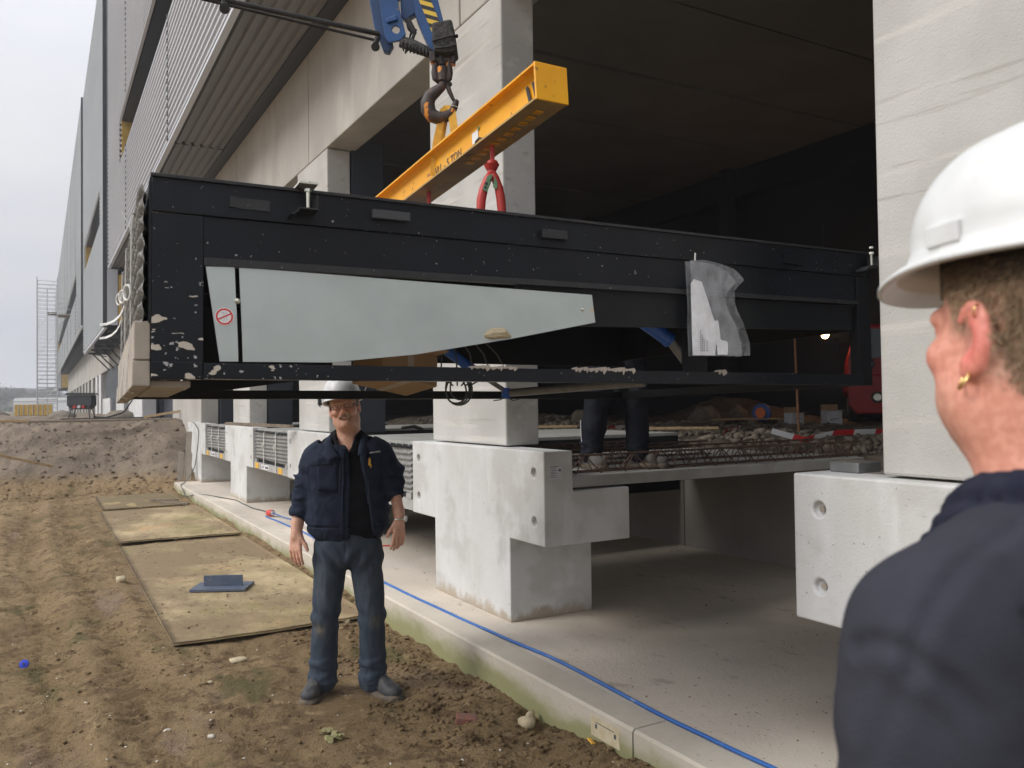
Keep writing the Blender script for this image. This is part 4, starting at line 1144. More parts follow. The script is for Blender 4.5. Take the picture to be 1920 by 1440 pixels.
tx = MB()
for c0, (zz0, zz1) in ((.044, (.02, .10)), (.052, (.02, .085)), (.060, (.02, .07)), (.074, (.02, .06))):
    z = zz0
    while z < zz1:
        tx.box((c0, -.0165, z), (c0 + .004, -.0155, z + .005)); z += .0085
tx.build('print', M['ink'], pa)

# cardboard carton and cable coils riding inside the frame
cb = empty('cardboard_box', mw=BM @ Matrix.Translation((.93, .78, .07)) @ Matrix.Rotation(math.radians(10), 4, 'Y') @ Matrix.Rotation(math.radians(18), 4, 'Z') @ Matrix.Rotation(math.radians(-12), 4, 'X'))
tag(cb, 'brown cardboard box with taped flaps lying tilted inside the hanging frame', 'cardboard box')
MB().box((0, 0, 0), (.30, .22, .14)).build('carton', M['cardboard'], cb, bevel=.004)
MB().box((.02, -.10, .135), (.28, -.002, .141)).build('flap', M['cardboard'], cb)
MB().box((.13, -.0015, .0), (.165, -.0003, .14)).box((.13, 0, -.0015), (.165, .22, -.0003)).build('packing_tape', M['papertape'] if 'papertape' in M else M['dusty'], cb)
MB().box((.05, .02, .141), (.18, .12, .143)).build('marked_sheet', M['paper'], cb)
bpm = MB()
for k in range(4):
    cx_, cz_, rr_ = 1.33 + .012 * k, .012 + .006 * k, .050 + .008 * (k % 3)
    bpm.tube([(cx_ + rr_ * math.cos(t), .94 + .012 * k + .01 * math.sin(2 * t), cz_ + rr_ * 1.25 * math.sin(t)) for t in np.linspace(0, 6.28, 22, endpoint=False)], .0042, 6, closed=True)
for k in range(5):
    x = 1.22 + .05 * k
    bpm.tube([(x, 1.0, .36), (x + .03, .98, .28), (x + .05 + .02 * k, .96, .18), (x + .04 + .03 * k, .95, .08 + .01 * k), (1.32 + .02 * k, .95, .03)], .0040, 5)
cc = bpm.build('cable_coil', M['cable'])
cc.matrix_world = BM
tag(cc, 'coil of thin grey cable hanging out beneath the black frame beside the carton', 'cable')
rg = empty('x2'); bpy.data.objects.remove(rg)
clothb = MB().tube([(1.04, .02, .155), (1.075, -.002, .165), (1.11, -.004, .168), (1.145, .01, .158)], [.006, .02, .018, .006], 8).build('mortar_lump', M['palestone'])
clothb.matrix_world = BM
tag(clothb, 'pale dried mortar lump stuck on the lower edge of the galvanised plate', 'mortar lump')

# ================================================================== yellow spreader beam
A = np.array([1.705, 2.765, 2.806]); Bp = np.array([1.700, 4.60, 2.664])       # lower left edge, near and far ends
dv = unit(Bp - A); du = np.array([1, 0, 0]); dw = np.cross(du, dv); du = np.cross(dv, dw)
SLn = float(np.linalg.norm(Bp - A)); SW, SH = .150, .152
SM = mw(A, du, dv, dw)
sp = empty('spreader_beam', mw=SM)
tag(sp, 'scuffed yellow steel spreader beam marked 5 TON hanging from the crane hook', 'lifting beam')
tf, tw = .010, .008
MB().box((0, .012, SH - tf), (SW, SLn - .012, SH)).build('top_flange', M['yellow'], sp, bevel=.0015)
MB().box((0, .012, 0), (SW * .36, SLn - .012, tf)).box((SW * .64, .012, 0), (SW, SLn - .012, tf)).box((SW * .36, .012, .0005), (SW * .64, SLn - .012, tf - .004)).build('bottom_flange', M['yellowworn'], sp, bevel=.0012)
MB().prism([(.030, tf), (.050, tf), (.058, .040), (.058, SH - .035), (.048, SH - tf), (.028, SH - tf), (.045, SH - .03), (.045, .035)], .012, SLn - .012, lambda a, c, t: (a, t, c)).build('web', M['yellow'], sp)
for y0 in (0, SLn - .0115):
    MB().box((-.002, y0, -.002), (SW + .002, y0 + .0115, SH + .002)).build('end_plate', M['yellow'], sp, bevel=.003)
mb = MB()
for k in range(11):                                               # notched strip under the beam
    y = .10 + k * .062
    mb.box((SW * .38, y, -.004), (SW * .62, y + .030, .0003))
mb.build('notched_strip', M['yellow'], sp)
for k in range(2):
    mb = MB()
    yy = .045 + k * .050
    mb.prism([(yy, .016), (yy + .020, .016), (yy + .045, SH - .045), (yy + .025, SH - .045)], .036, .0385, lambda y, c, t: (t, y, c))
    mb.build('black_stripe', M['hazardblack'], sp)
tm = text_mesh("WLL - 5 TON", .056)
to = link('lettering', tm, M['ink'], sp)
to.matrix_parent_inverse = Matrix()
# text reads from the far end towards the near end on the left face of the web
to.matrix_local = Matrix(((0, 0, -1, .0425), (-1, 0, 0, SLn * .50), (0, 1, 0, .056), (0, 0, 0, 1)))
MB().box((.0415, .58, .048), (.0435, .64, .100)).build('white_sticker', M['whiteprint'], sp)
MB().box((.0405, .565, .095), (.0412, .58, .11)).build('green_sticker', M['green'], sp)
MB().tube([(.035, .60, .012), (.03, .58, .04), (.03, .55, .045), (.032, .52, .03), (.036, .51, .012)], .006, 6).build('shackle_pin', M['black'], sp)

# red lifting hooks below the beam
def lift_hook(y, label, near):
    p = A + du * (SW * .5) + dv * y - dw * 0.0
    r = empty('red_lifting_hook', p, rz=-TH)
    tag(r, label, 'lifting hook', 'red lifting hooks under the yellow beam')
    s = 1.0
    MB().box((-.016, -.012, -.075), (.004, .012, .002)).cyl((-.006, 0, -.07), (-.006, 0, -.09), .022, .030, n=14).build('swivel_eye', M['red'], r, bevel=.003)
    MB().cyl((-.010, 0, -.088), (-.010, 0, -.112), .036, .024, n=16).cyl((-.010, 0, -.112), (-.010, 0, -.128), .020, .020, n=14).build('swivel', M['red'], r, smooth=False)
    for sx, tipx in ((-1, -.062), (1, .034)):
        leg_ = MB().tube([(-.008, 0, -.125), (-.010 + sx * .016, 0, -.150), (-.012 + sx * .034, 0, -.195), (tipx - .004 * sx, 0, -.245), (tipx, 0, -.30), (tipx + .012 * sx, 0, -.36), (tipx - .01 * sx, 0, -.41), (tipx - .045 * sx, 0, -.43)],
                  [.018, .019, .020, .021, .020, .018, .016, .012], 10).build('hook_arm', M['red'], r, smooth=True)
    MB().prism([(-.024, -.142), (-.004, -.136), (-.030, -.218), (-.052, -.205)], -.024, -.0195, lambda a, c, t: (a, t, c)).build('green_tag', M['green'], r, bevel=.001)
    MB().prism([(.004, -.146), (.016, -.175), (.014, -.205), (-.004, -.196)], -.024, -.0195, lambda a, c, t: (a, t, c)).build('green_tag', M['green'], r, bevel=.001)
    MB().cyl((-.033, -.0242, -.180), (-.033, -.0262, -.180), .0075, n=12).cyl((-.038, -.0242, -.197), (-.038, -.0262, -.197), .0065, n=12).build('tag_hole', M['black'], r)
    MB().cyl((-.022, -.0242, -.155), (-.022, -.0275, -.155), .010, n=14).build('rivet', M['green'], r)
    return r
lift_hook(.50, 'red hook with green tag plates hanging from the near half of the yellow beam', 1)
lift_hook(1.20, 'red hook mostly hidden behind the black frame, under the far half of the yellow beam', 0)

# yellow web sling from beam to hook
HD = 4.20
def hp(x, y, dd=0.0): return at(x, y, HD + dd)
sl_ = empty('yellow_sling', hp(838, 262))
tag(sl_, 'flat yellow web sling looped over the crane hook and round the beam', 'sling')
def loc(pts_): return [tuple(np.array(p) - np.array(sl_.location)) for p in pts_]
wdir = tuple(_r2)
MB().strip(loc([hp(813, 330, .02), hp(818, 268, 0), hp(826, 232, -.01), hp(832, 205, 0), hp(840, 198, 0)]), wdir, .036, .006).build('sling_band', M['websling'], sl_)
MB().strip(loc([hp(840, 198, .0), hp(846, 204, -.01), hp(850, 232, -.02), hp(854, 262, -.03), hp(857, 290, -.03)]), wdir, .040, .006).build('sling_band', M['websling'], sl_)
MB().strip(loc([hp(826, 330, .06), hp(828, 268, .05), hp(833, 236, .05), hp(838, 206, .04)]), wdir, .026, .006).build('sling_band', M['websling'], sl_)
MB().tube(loc([hp(842, 196, -.02), hp(854, 199, -.02), hp(866, 205, -.02)]), .0012, 5).build('cable_tie', M['strap'], sl_)

# crane hook
hk = empty('crane_hook', hp(830, 140))
tag(hk, 'worn black and orange crane hook with safety latch holding the yellow sling', 'crane hook')
def lh(L_): return [tuple(np.array(hp(*p)) - np.array(hk.location)) for p in L_]
pxm = HD / FPX
pth = [(832, 152), (828, 163), (818, 171), (807, 180), (802, 192), (803, 206), (810, 217), (823, 222), (836, 219), (846, 211), (852, 201), (855, 192), (858, 188)]
rad = [8, 9, 11, 13, 14, 14.5, 14, 13, 11, 8.5, 7, 6, 3.5]
MB().tube(lh([(a, b) for a, b in pth]), [r * pxm * .95 for r in rad], 14).build('hook_body', M['hook'], hk, smooth=True)
MB().tube(lh([(838, 158), (843, 172), (849, 185), (855, 194)]), [4.5 * pxm, 4.5 * pxm, 3.5 * pxm, 2.5 * pxm], 8).build('latch', M['hook'], hk, smooth=True)
MB().cyl(*lh([(843, 158, -.012), (843, 158, .012)]), 5 * pxm, n=12).build('latch_pin', M['black'], hk)
MB().cyl(*lh([(829, 126), (830, 153)]), 11 * pxm, 10 * pxm, n=16).build('swivel_barrel', M['hook'], hk, smooth=False, bevel=.004)
for sx in (-1, 1):
    MB().tube(lh([(830 + sx * 12, 103), (829 + sx * 12.5, 120), (829 + sx * 14, 136), (829 + sx * 12, 147), (829 + sx * 5, 153)]), [5 * pxm, 5.5 * pxm, 6.5 * pxm, 7 * pxm, 6 * pxm], 10).build('fork_arm', M['hook'], hk, smooth=True)
MB().cyl(*lh([(811, 112), (852, 113)]), 6.5 * pxm, n=14).build('fork_pin', M['hook'], hk)
MB().cyl(*lh([(828, 100), (828, 122)]), 8 * pxm, n=14).build('fork_head', M['black'], hk)

# crane boom tip
bm_ = empty('crane_boom', hp(770, 20))
tag(bm_, 'blue loader crane boom tip with a striped arm and black rods at the top edge', 'crane')
def lb(L_): return [tuple(np.array(hp(*p)) - np.array(bm_.location)) for p in L_]
fx_ = np.array(_r2) * pxm; uz_ = np.array(_u2) * pxm; yy_ = np.array(_f)
def pb(poly, d0, d1):
    def fn(a, b, t): return tuple(np.array(hp(a, b)) + yy_ * t - np.array(bm_.location))
    return MB().prism(poly, d0, d1, fn)
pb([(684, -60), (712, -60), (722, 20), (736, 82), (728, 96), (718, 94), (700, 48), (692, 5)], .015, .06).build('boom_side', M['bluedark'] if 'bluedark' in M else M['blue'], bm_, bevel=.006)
# front plate with an oval hole
ring_o = [(708, -60), (744, -60), (748, 12), (762, 68), (752, 80), (730, 84), (723, 72), (713, 10)]
hole = [(738, 54), (744, 52), (750, 56), (751, 63), (747, 68), (740, 66), (735, 60)]
bmh = bmesh.new()
def add_ring(poly, hl, t):
    vo = [bmh.verts.new(tuple(np.array(hp(a, b)) + yy_ * t - np.array(bm_.location))) for a, b in poly]
    vh = [bmh.verts.new(tuple(np.array(hp(a, b)) + yy_ * t - np.array(bm_.location))) for a, b in hl]
    eo = [bmh.edges.new((vo[i], vo[(i + 1) % len(vo)])) for i in range(len(vo))]
    eh = [bmh.edges.new((vh[i], vh[(i + 1) % len(vh)])) for i in range(len(vh))]
    bmesh.ops.triangle_fill(bmh, use_beauty=True, edges=eo + eh)
    return vo, vh
a_, b_ = add_ring(ring_o, hole, -.03); c_, d_ = add_ring(ring_o, hole, -.012)
for p_, q_ in ((a_, c_), (b_, d_)):
    for i in range(len(p_)):
        bmh.faces.new((p_[i], p_[(i + 1) % len(p_)], q_[(i + 1) % len(q_)], q_[i]))
bmesh.ops.recalc_face_normals(bmh, faces=bmh.faces)
me = bpy.data.meshes.new('link_plate'); bmh.to_mesh(me); bmh.free()
link('link_plate', me, M['blue'], bm_, bevel=.002)
pb([(726, 42), (745, 34), (748, 44), (728, 50)], -.045, -.031).build('step_weld', M['blue'], bm_, bevel=.004)
pb([(704, -60), (745, -60), (748, -5), (709, -5)], -.012, .05).build('boom_block', M['blue'], bm_, bevel=.004)
pb([(747, -60), (775, -60), (779, 20), (758, 32), (750, 26)], .03, .08).build('hinge_lug', M['blue'], bm_, bevel=.006)
pb([(760, 36), (768, 32), (781, 58), (776, 66), (763, 52)], -.01, .03).build('hose_guide', M['black'], bm_, bevel=.006)
MB().tube(lb([(779, 55), (774, 72), (768, 84), (762, 94)]), 3.2 * pxm, 8).tube(lb([(771, 60, .02), (766, 80, .02), (760, 100, .02)]), 2 * pxm, 8).build('hose', M['black'], bm_, smooth=True)
# striped arm going up to the right-hand side of the hook
arm = [(770, -60), (806, -60), (832, 46), (824, 62), (811, 66), (782, 14)]
armp = pb([(768, -60), (806, -60), (834, 50), (812, 102), (802, 84), (779, 30)], .0, .09).build('striped_arm', M['blue'], bm_, bevel=.004)
for k, (a, b) in enumerate(((-22, -2), (4, 24), (30, 50))):
    pass
def onarm(s, t):                                                  # s down the arm, t across it
    p0 = np.array([779., -40.]); p1 = np.array([822., 66.]); q = p0 + (p1 - p0) * s; nrm = np.array([1.0, -.28]); return tuple(q + nrm * t)
for k in range(5):
    s0 = .18 + k * .165
    pb([onarm(s0, -9), onarm(s0 + .085, -9), onarm(s0 + .205, 11), onarm(s0 + .12, 11)], -.0030, -.0008).build('yellow_stripe', M['hazardyellow'], armp)
    pb([onarm(s0 + .085, -9), onarm(s0 + .165, -9), onarm(s0 + .285, 11), onarm(s0 + .205, 11)], -.0032, -.0009).build('black_stripe', M['hazardblack'], armp)
# padding tied round the arm end
pc = MB()
for (a0, b0, a1, b1, r) in ((812, 46, 848, 43, 0),):
    pc = pb([(811, 50), (848, 43), (854, 68), (858, 100), (850, 104), (832, 106), (815, 104), (812, 78)], -.055, .10)
pdd = pc.build('padding', M['lagging'], bm_, bevel=.012)
MB().tube(lb([(810, 77, -.06), (822, 73, -.064), (845, 68, -.062), (857, 66, -.05), (858, 69, .05), (812, 76, .10)]), 2.0 * pxm, 8).tube(lb([(816, 90, -.058), (840, 88, -.060), (856, 84, -.058)]), 1.2 * pxm, 6).build('binding_cord', M['black'], pdd, smooth=True)
MB().tube(lb([(752, 78, .0), (775, 86, .0), (800, 97, .0), (812, 104, .0)]), [11 * pxm, 11.5 * pxm, 10 * pxm, 7 * pxm], 12).build('wrapped_link', M['lagging'], bm_, smooth=True)
for k in range(8):
    a0 = 756 + k * 6.5
    MB().tube(lb([(a0, 72 + k * 2.3, -.02), (a0 - 2, 82 + k * 2.4, -.032), (a0 + 1, 96 + k * 1.6, -.015)]), 1.6 * pxm, 5).build('rag', M['lagging'], bm_, smooth=True)
pb([(806, 100), (816, 100), (818, 116), (810, 120), (805, 112)], -.03, .05).build('clevis', M['hook'], bm_, bevel=.004)
pb([(848, 104), (854, 106), (853, 120), (845, 120)], -.02, .04).build('clevis', M['hook'], bm_, bevel=.004)
# rods coming in from the left
MB().cyl(*lb([(378, -9, -.30), (712, 64, .0)]), 4.8 * pxm, n=12).cyl(*lb([(378, -2, -.27), (706, 76, .03)]), 2.6 * pxm, n=10).cyl(*lb([(300, -28, -.36), (378, -9, -.30)]), 6 * pxm, n=12).build('hydraulic_rod', M['black'], bm_, smooth=False)
MB().tube(lb([(421, -14, -.29), (421, 6, -.29), (422, 16, -.29)]), [7 * pxm, 6 * pxm, 8 * pxm], 10).cyl(*lb([(421, 16, -.31), (421, 16, -.27)]), 9 * pxm, n=14).build('rod_eye', M['black'], bm_, smooth=False)
MB().cyl(*lb([(708, 70, -.03), (702, 90, -.03)]), 5 * pxm, n=12).cyl(*lb([(704, 88, -.05), (704, 88, 0)]), 8 * pxm, n=14).build('rod_end', M['black'], bm_, smooth=False)

# ================================================================== people
class Field:
    """a distance field on a grid; shapes melt into each other, then one skin is drawn round them"""
    def __init__(s, lo, hi, h):
        s.h = h; s.lo = np.array(lo, np.float32)
        s.ax = [np.arange(lo[i], hi[i] + h, h, dtype=np.float32) for i in range(3)]
        s.V = np.full([len(a) for a in s.ax], .06, np.float32)

    def _sl(s, lo, hi, m):
        r = []
        for i in range(3):
            a = int(max(0, math.floor((lo[i] - m - s.lo[i]) / s.h))); b = int(min(len(s.ax[i]), math.ceil((hi[i] + m - s.lo[i]) / s.h) + 1))
            r.append(slice(a, max(a, b)))
        return tuple(r)

    def _put(s, sl, d, k, cut):
        V = s.V[sl]
        if V.size == 0: return
        if cut:
            d = -d
            hh = np.clip(.5 - .5 * (d - V) / k, 0, 1) if 0 else np.clip(.5 + .5 * (d - V) / k, 0, 1)
            s.V[sl] = V * (1 - hh) + d * hh + k * hh * (1 - hh)
        else:
            hh = np.clip(.5 + .5 * (d - V) / k, 0, 1)
            s.V[sl] = d * (1 - hh) + V * hh - k * hh * (1 - hh)

    def grid(s, sl):
        return s.ax[0][sl[0]][:, None, None], s.ax[1][sl[1]][None, :, None], s.ax[2][sl[2]][None, None, :]

    def caps(s, a, b, r1, r2=None, k=.015, fr=None, cut=False, sq=None):
        if r2 is None: r2 = r1
        a = np.array(a, float); b = np.array(b, float)
        if fr is not None:
            g_ = float(np.cbrt(np.linalg.det(fr[0]))); a = fr[0] @ a + fr[1]; b = fr[0] @ b + fr[1]; r1 *= g_; r2 *= g_
        R = max(r1, r2)
        sl = s._sl(np.minimum(a, b) - R, np.maximum(a, b) + R, k + .045)
        X, Y, Z = s.grid(sl)
        ba = b - a; L2 = max(1e-9, float(ba @ ba))
        px, py, pz = X - a[0], Y - a[1], Z - a[2]
        t = np.clip((px * ba[0] + py * ba[1] + pz * ba[2]) / L2, 0, 1)
        d = np.sqrt((px - t * ba[0]) ** 2 + (py - t * ba[1]) ** 2 + (pz - t * ba[2]) ** 2) - (r1 + (r2 - r1) * t)
        s._put(sl, d.astype(np.float32), k, cut); return s

    def ell(s, c, r, k=.015, fr=None, rot=None, cut=False, p=2.0):
        """ellipsoid; rot: extra 3x3; p>2 squares it off"""
        Rm = np.eye(3) if fr is None else fr[0]; c = np.array(c, float)
        if fr is not None:
            g_ = float(np.cbrt(np.linalg.det(fr[0]))); c = fr[0] @ c + fr[1]; Rm = Rm / g_; r = tuple(q * g_ for q in r)
        if rot is not None: Rm = Rm @ rot
        R = max(r)
        ext = np.abs(Rm) @ np.array(r)
        sl = s._sl(c - ext, c + ext, k + .045)
        X, Y, Z = s.grid(sl)
        px, py, pz = X - c[0], Y - c[1], Z - c[2]
        q = [(px * Rm[0, i] + py * Rm[1, i] + pz * Rm[2, i]) for i in range(3)]
        if p == 2.0:
            k0 = np.sqrt(sum((q[i] / r[i]) ** 2 for i in range(3))); k1 = np.sqrt(sum((q[i] / r[i] ** 2) ** 2 for i in range(3))) + 1e-6
            d = k0 * (k0 - 1) / k1
        else:
            k0 = (sum(np.abs(q[i] / r[i]) ** p for i in range(3))) ** (1 / p)
            d = (k0 - 1) * min(r)
        s._put(sl, d.astype(np.float32), k, cut); return s

    def fn(s, lo, hi, f, k=.01, cut=False):
        sl = s._sl(lo, hi, k + .04); X, Y, Z = s.grid(sl)
        s._put(sl, (f(X, Y, Z) + 0 * (X + Y + Z)).astype(np.float32), k, cut); return s

    def mesh(s):
        V = s.V; V[0] = .05; V[-1] = .05; V[:, 0] = .05; V[:, -1] = .05; V[:, :, 0] = .05; V[:, :, -1] = .05
        nx, ny, nz = V.shape
        I = V < 0
        c = [(i, j, k) for i in (0, 1) for j in (0, 1) for k in (0, 1)]
        sub = lambda A, o: A[o[0]:nx - 1 + o[0], o[1]:ny - 1 + o[1], o[2]:nz - 1 + o[2]]
        cnt = sum(sub(I, o).astype(np.int8) for o in c)
        ci, cj, ck = np.nonzero((cnt > 0) & (cnt < 8))
        idm = -np.ones((nx - 1, ny - 1, nz - 1), np.int32); idm[ci, cj, ck] = np.arange(len(ci))
        acc = np.zeros((len(ci), 3)); n = np.zeros(len(ci))
        for a in range(8):
            for b in range(a + 1, 8):
                oa, ob = c[a], c[b]
                if sum(abs(oa[q] - ob[q]) for q in range(3)) != 1: continue
                va = V[ci + oa[0], cj + oa[1], ck + oa[2]]; vb = V[ci + ob[0], cj + ob[1], ck + ob[2]]
                m = (va < 0) != (vb < 0)
                t = np.where(m, va / np.where(m, va - vb, 1), 0)
                for q in range(3): acc[:, q] += np.where(m, oa[q] + t * (ob[q] - oa[q]), 0)
                n += m
        P = (acc / n[:, None] + np.stack([ci, cj, ck], -1)) * s.h + s.lo
        Q = []
        for axx in range(3):
            o = [0, 0, 0]; o[axx] = 1
            A = I[:nx - o[0], :ny - o[1], :nz - o[2]]; B = I[o[0]:, o[1]:, o[2]:]
            i, j, k = np.nonzero(A != B); flip = A[i, j, k]
            ok = (i > 0) & (j > 0) & (k > 0) & (i < nx - 1) & (j < ny - 1) & (k < nz - 1)
            i, j, k, flip = i[ok], j[ok], k[ok], flip[ok]
            u, v = (axx + 1) % 3, (axx + 2) % 3
            def cell(du, dv):
                cc = [i.copy(), j.copy(), k.copy()]; cc[u] = cc[u] - du; cc[v] = cc[v] - dv
                return idm[cc[0], cc[1], cc[2]]
            q = np.stack([cell(1, 1), cell(0, 1), cell(0, 0), cell(1, 0)], -1)
            q[~flip] = q[~flip][:, ::-1]
            Q.append(q[(q >= 0).all(1)])
        return P, np.concatenate(Q)


def normals(P, Q):
    a = P[Q[:, 2]] - P[Q[:, 0]]; b = P[Q[:, 3]] - P[Q[:, 1]]
    n = np.cross(a, b); N = np.zeros_like(P)
    for k in range(4): np.add.at(N, Q[:, k], n)
    return N / (np.linalg.norm(N, axis=1)[:, None] + 1e-9)


def relax(P, Q, it=1, f=.5):
    for _ in range(it):
        S = np.zeros_like(P); c = np.zeros(len(P))
        for k in range(4):
            a, b = Q[:, k], Q[:, (k + 1) % 4]
            np.add.at(S, a, P[b]); np.add.at(S, b, P[a]); np.add.at(c, a, 1); np.add.at(c, b, 1)
        P = P + (S / np.maximum(c, 1)[:, None] - P) * f
    return P


def rotx(a): c, s = math.cos(a), math.sin(a); return np.array([[1, 0, 0], [0, c, -s], [0, s, c]])
def roty(a): c, s = math.cos(a), math.sin(a); return np.array([[c, 0, s], [0, 1, 0], [-s, 0, c]])
def rotz(a): c, s = math.cos(a), math.sin(a); return np.array([[c, -s, 0], [s, c, 0], [0, 0, 1]])


# head space: x to the person's right, y forwards, z up, origin between the ears
def head(F, fr, smile=False, neck=.17, ear=1.0, jowl=0.0, neck_r=.056):
    E = lambda *a, **k: F.ell(*a, fr=fr, **k)
    C = lambda *a, **k: F.caps(*a, fr=fr, **k)
    E((0, -.012, .050), (.077, .099, .083), k=.01)
    E((0, .030, -.030), (.062, .066, .078), k=.03)
    E((0, .052, -.078), (.042, .038, .030), k=.025)
    E((0, .080, -.092), (.022, .018, .018), k=.02)
    for s in (-1, 1):
        E((s * .044, .056, -.012), (.026, .028, .022), k=.02)
        E((s * .056, .010, -.060), (.018, .03, .03), k=.02)
        C((s * .014, .089, .030), (s * .046, .074, .030), .010, .010, k=.012)
        E((s * .033, .098, .010), (.019, .017, .012), k=.010, cut=True)
        E((s * .032, .075, .010), (.0135, .0125, .0125), k=.003)
        C((s * .020, .0875, .0160 - (.0022 if smile else 0)), (s * .046, .0745, .0150 - (.0022 if smile else 0)), .0052, .0045, k=.004)      # lids
        C((s * .020, .0845, .0030 + (.0018 if smile else 0)), (s * .044, .074, .0035 + (.0018 if smile else 0)), .0048, .0045, k=.004)
        E((s * .0135, .1000, -.028), (.0095, .011, .0085), k=.008)                     # nostril wings
    C((0, .092, .020), (0, .112, -.022), .0085, .0125, k=.012)
    C((0, .112, -.022), (0, .104, -.030), .0115, .008, k=.008)
    if smile:
        for s in (-1, 1):
            E((s * .042, .071, -.020), (.021, .022, .018), k=.012)
            C((s * .017, .100, -.036), (s * .040, .072, -.060), .0030, .003, k=.010)
        C((-.024, .086, -.054), (0, .095, -.052), .0052, .0060, k=.008); C((.024, .086, -.054), (0, .095, -.052), .0052, .006, k=.008)
        C((-.022, .080, -.066), (0, .088, -.075), .0052, .0065, k=.010); C((.022, .080, -.066), (0, .088, -.075), .0052, .0065, k=.010)
        for t in np.linspace(-1, 1, 7):
            E((t * .026, .094 - .012 * t * t, -.0635 + .009 * t * t), (.008, .020, .0095 - .0045 * abs(t)), k=.002, cut=True)
    else:
        C((-.020, .088, -.055), (.020, .088, -.055), .0058, .0058, k=.008); C((-.017, .086, -.065), (.017, .086, -.065), .006, .006, k=.008)
    for s in (-1, 1):                                              # ears
        er = rotz(s * .45) @ rotx(-.12)
        E((s * .079, -.012, .004), (.0065, .0185 * ear, .031 * ear), k=.006, rot=er)
        for t in np.linspace(-1.9, 2.6, 12):
            p = np.array([s * .083 - s * .002, -.012 - .0165 * ear * math.cos(t) * 1.0, .006 + .027 * ear * math.sin(t)])
            if t > -1.9:
                C(tuple(q), tuple(p), .0042, .0042, k=.004)
            q = p
        E((s * .087, -.008, .002), (.006, .0085, .015), k=.004, cut=True)
        E((s * .079, -.002, -.024), (.0060, .0085, .011), k=.005)
    if jowl:
        E((0, .02, -.095), (.050, .050, .035), k=.03)
        E((0, -.055, -.05), (.055, .040, .05), k=.04)
        if jowl > 1:
            for s in (-1, 1): E((s * .046, .034, -.058), (.025, .034, .034), k=.02)
    C((0, -.022, -.04), (0, -.034, -.04 - neck), neck_r, neck_r * 1.1, k=.035)
    C((-.03, .012, -.10), (-.012, .004, -.20), .014, .012, k=.02); C((.03, .012, -.10), (.012, .004, -.20), .014, .012, k=.02)


def skin_colour(P, fr, base, lips, ruddy, stub=None):
    """what the skin itself has: lips, ruddy cheeks, ears and nose, stubble"""
    q = (P - fr[1]) @ np.linalg.inv(fr[0]).T
    col = np.tile(np.array(base, np.float32), (len(P), 1))
    def blend(c, f):
        f = np.clip(f, 0, 1)[:, None]; return col * (1 - f) + np.array(c, np.float32) * f
    g = lambda c, r: np.exp(-(((q - np.array(c)) / np.array(r)) ** 2).sum(1))
    for s in (-1, 1):
        col = blend(ruddy, .75 * g((s * .045, .075, -.02), (.022, .03, .018)))
        col = blend(ruddy, .9 * g((s * .085, -.012, 0), (.012, .03, .035)))
    col = blend(ruddy, .8 * g((0, .115, -.022), (.014, .016, .014)))
    inside = (np.abs(q[:, 0]) < .3) & (q[:, 2] > -.25)
    m = g((0, .092, -.058), (.021, .012, .0125)) * inside
    col = blend(lips, .9 * np.clip(m * 1.5, 0, 1))
    if stub is not None:
        col = blend(stub[0], stub[1] * np.clip(sstep(-.03, -.06, q[:, 2]) * sstep(.0, .05, q[:, 1]) * sstep(-.13, -.10, q[:, 2]), 0, 1))
    col *= (1 + .07 * fbm(P[:, 0] * 90, P[:, 1] * 90, P[:, 2] * 90, 3))[:, None]
    return np.clip(col, 0, 1), q


def hand(F, wr, dirv, palmn, side, s=1.0, curl=.5, spread=.10):
    """wrist point, direction to the fingers, palm normal (palm faces this way), thumb side vector"""
    d = unit(dirv); t = unit(np.array(side) - d * (np.array(side) @ d)); n = unit(palmn - d * (palmn @ d) - t * (np.array(palmn) @ t))
    wr = np.array(wr)
    P = lambda a, b, c: wr + s * (d * a + t * b + n * c)
    F.caps(P(-.02, 0, 0), P(.02, 0, 0), .024 * s, .026 * s, k=.012)
    for b in (-.030, -.010, .010, .028):
        F.caps(P(.015, b * .6, 0), P(.088, b, .004), .0150 * s, .0115 * s, k=.010)
    L_ = {-.031: (.026, .018, .016, .0078), -.011: (.034, .024, .018, .0088), .010: (.037, .026, .019, .0092), .030: (.033, .022, .018, .0088)}
    for i, (b, (l1, l2, l3, r)) in enumerate(L_.items()):
        a = P(.088, b, .004); sp_ = (i - 1.5) * spread; ang = curl * (1.15 - .12 * i)
        v = d * math.cos(ang * .5) + n * math.sin(ang * .5) + t * sp_; v = unit(v); p1 = a + s * l1 * v
        v2 = unit(d * math.cos(ang * 1.3) + n * math.sin(ang * 1.3) + t * sp_); p2 = p1 + s * l2 * v2
        v3 = unit(d * math.cos(ang * 1.9) + n * math.sin(ang * 1.9) + t * sp_); p3 = p2 + s * l3 * v3
        F.caps(a, p1, (r + .0012) * s, r * s, k=.003); F.caps(p1, p2, r * s, (r - .0008) * s, k=.0025); F.caps(p2, p3, (r - .0008) * s, (r - .0018) * s, k=.0025)
    m = P(.030, .030, .006)
    F.caps(P(.005, .014, .004), m, .017 * s, .0145 * s, k=.010)
    p1 = P(.062, .052, .016); p2 = P(.088, .060, .024)
    F.caps(m, p1, .0125 * s, .0105 * s, k=.005); F.caps(p1, p2, .0105 * s, .0088 * s, k=.003)


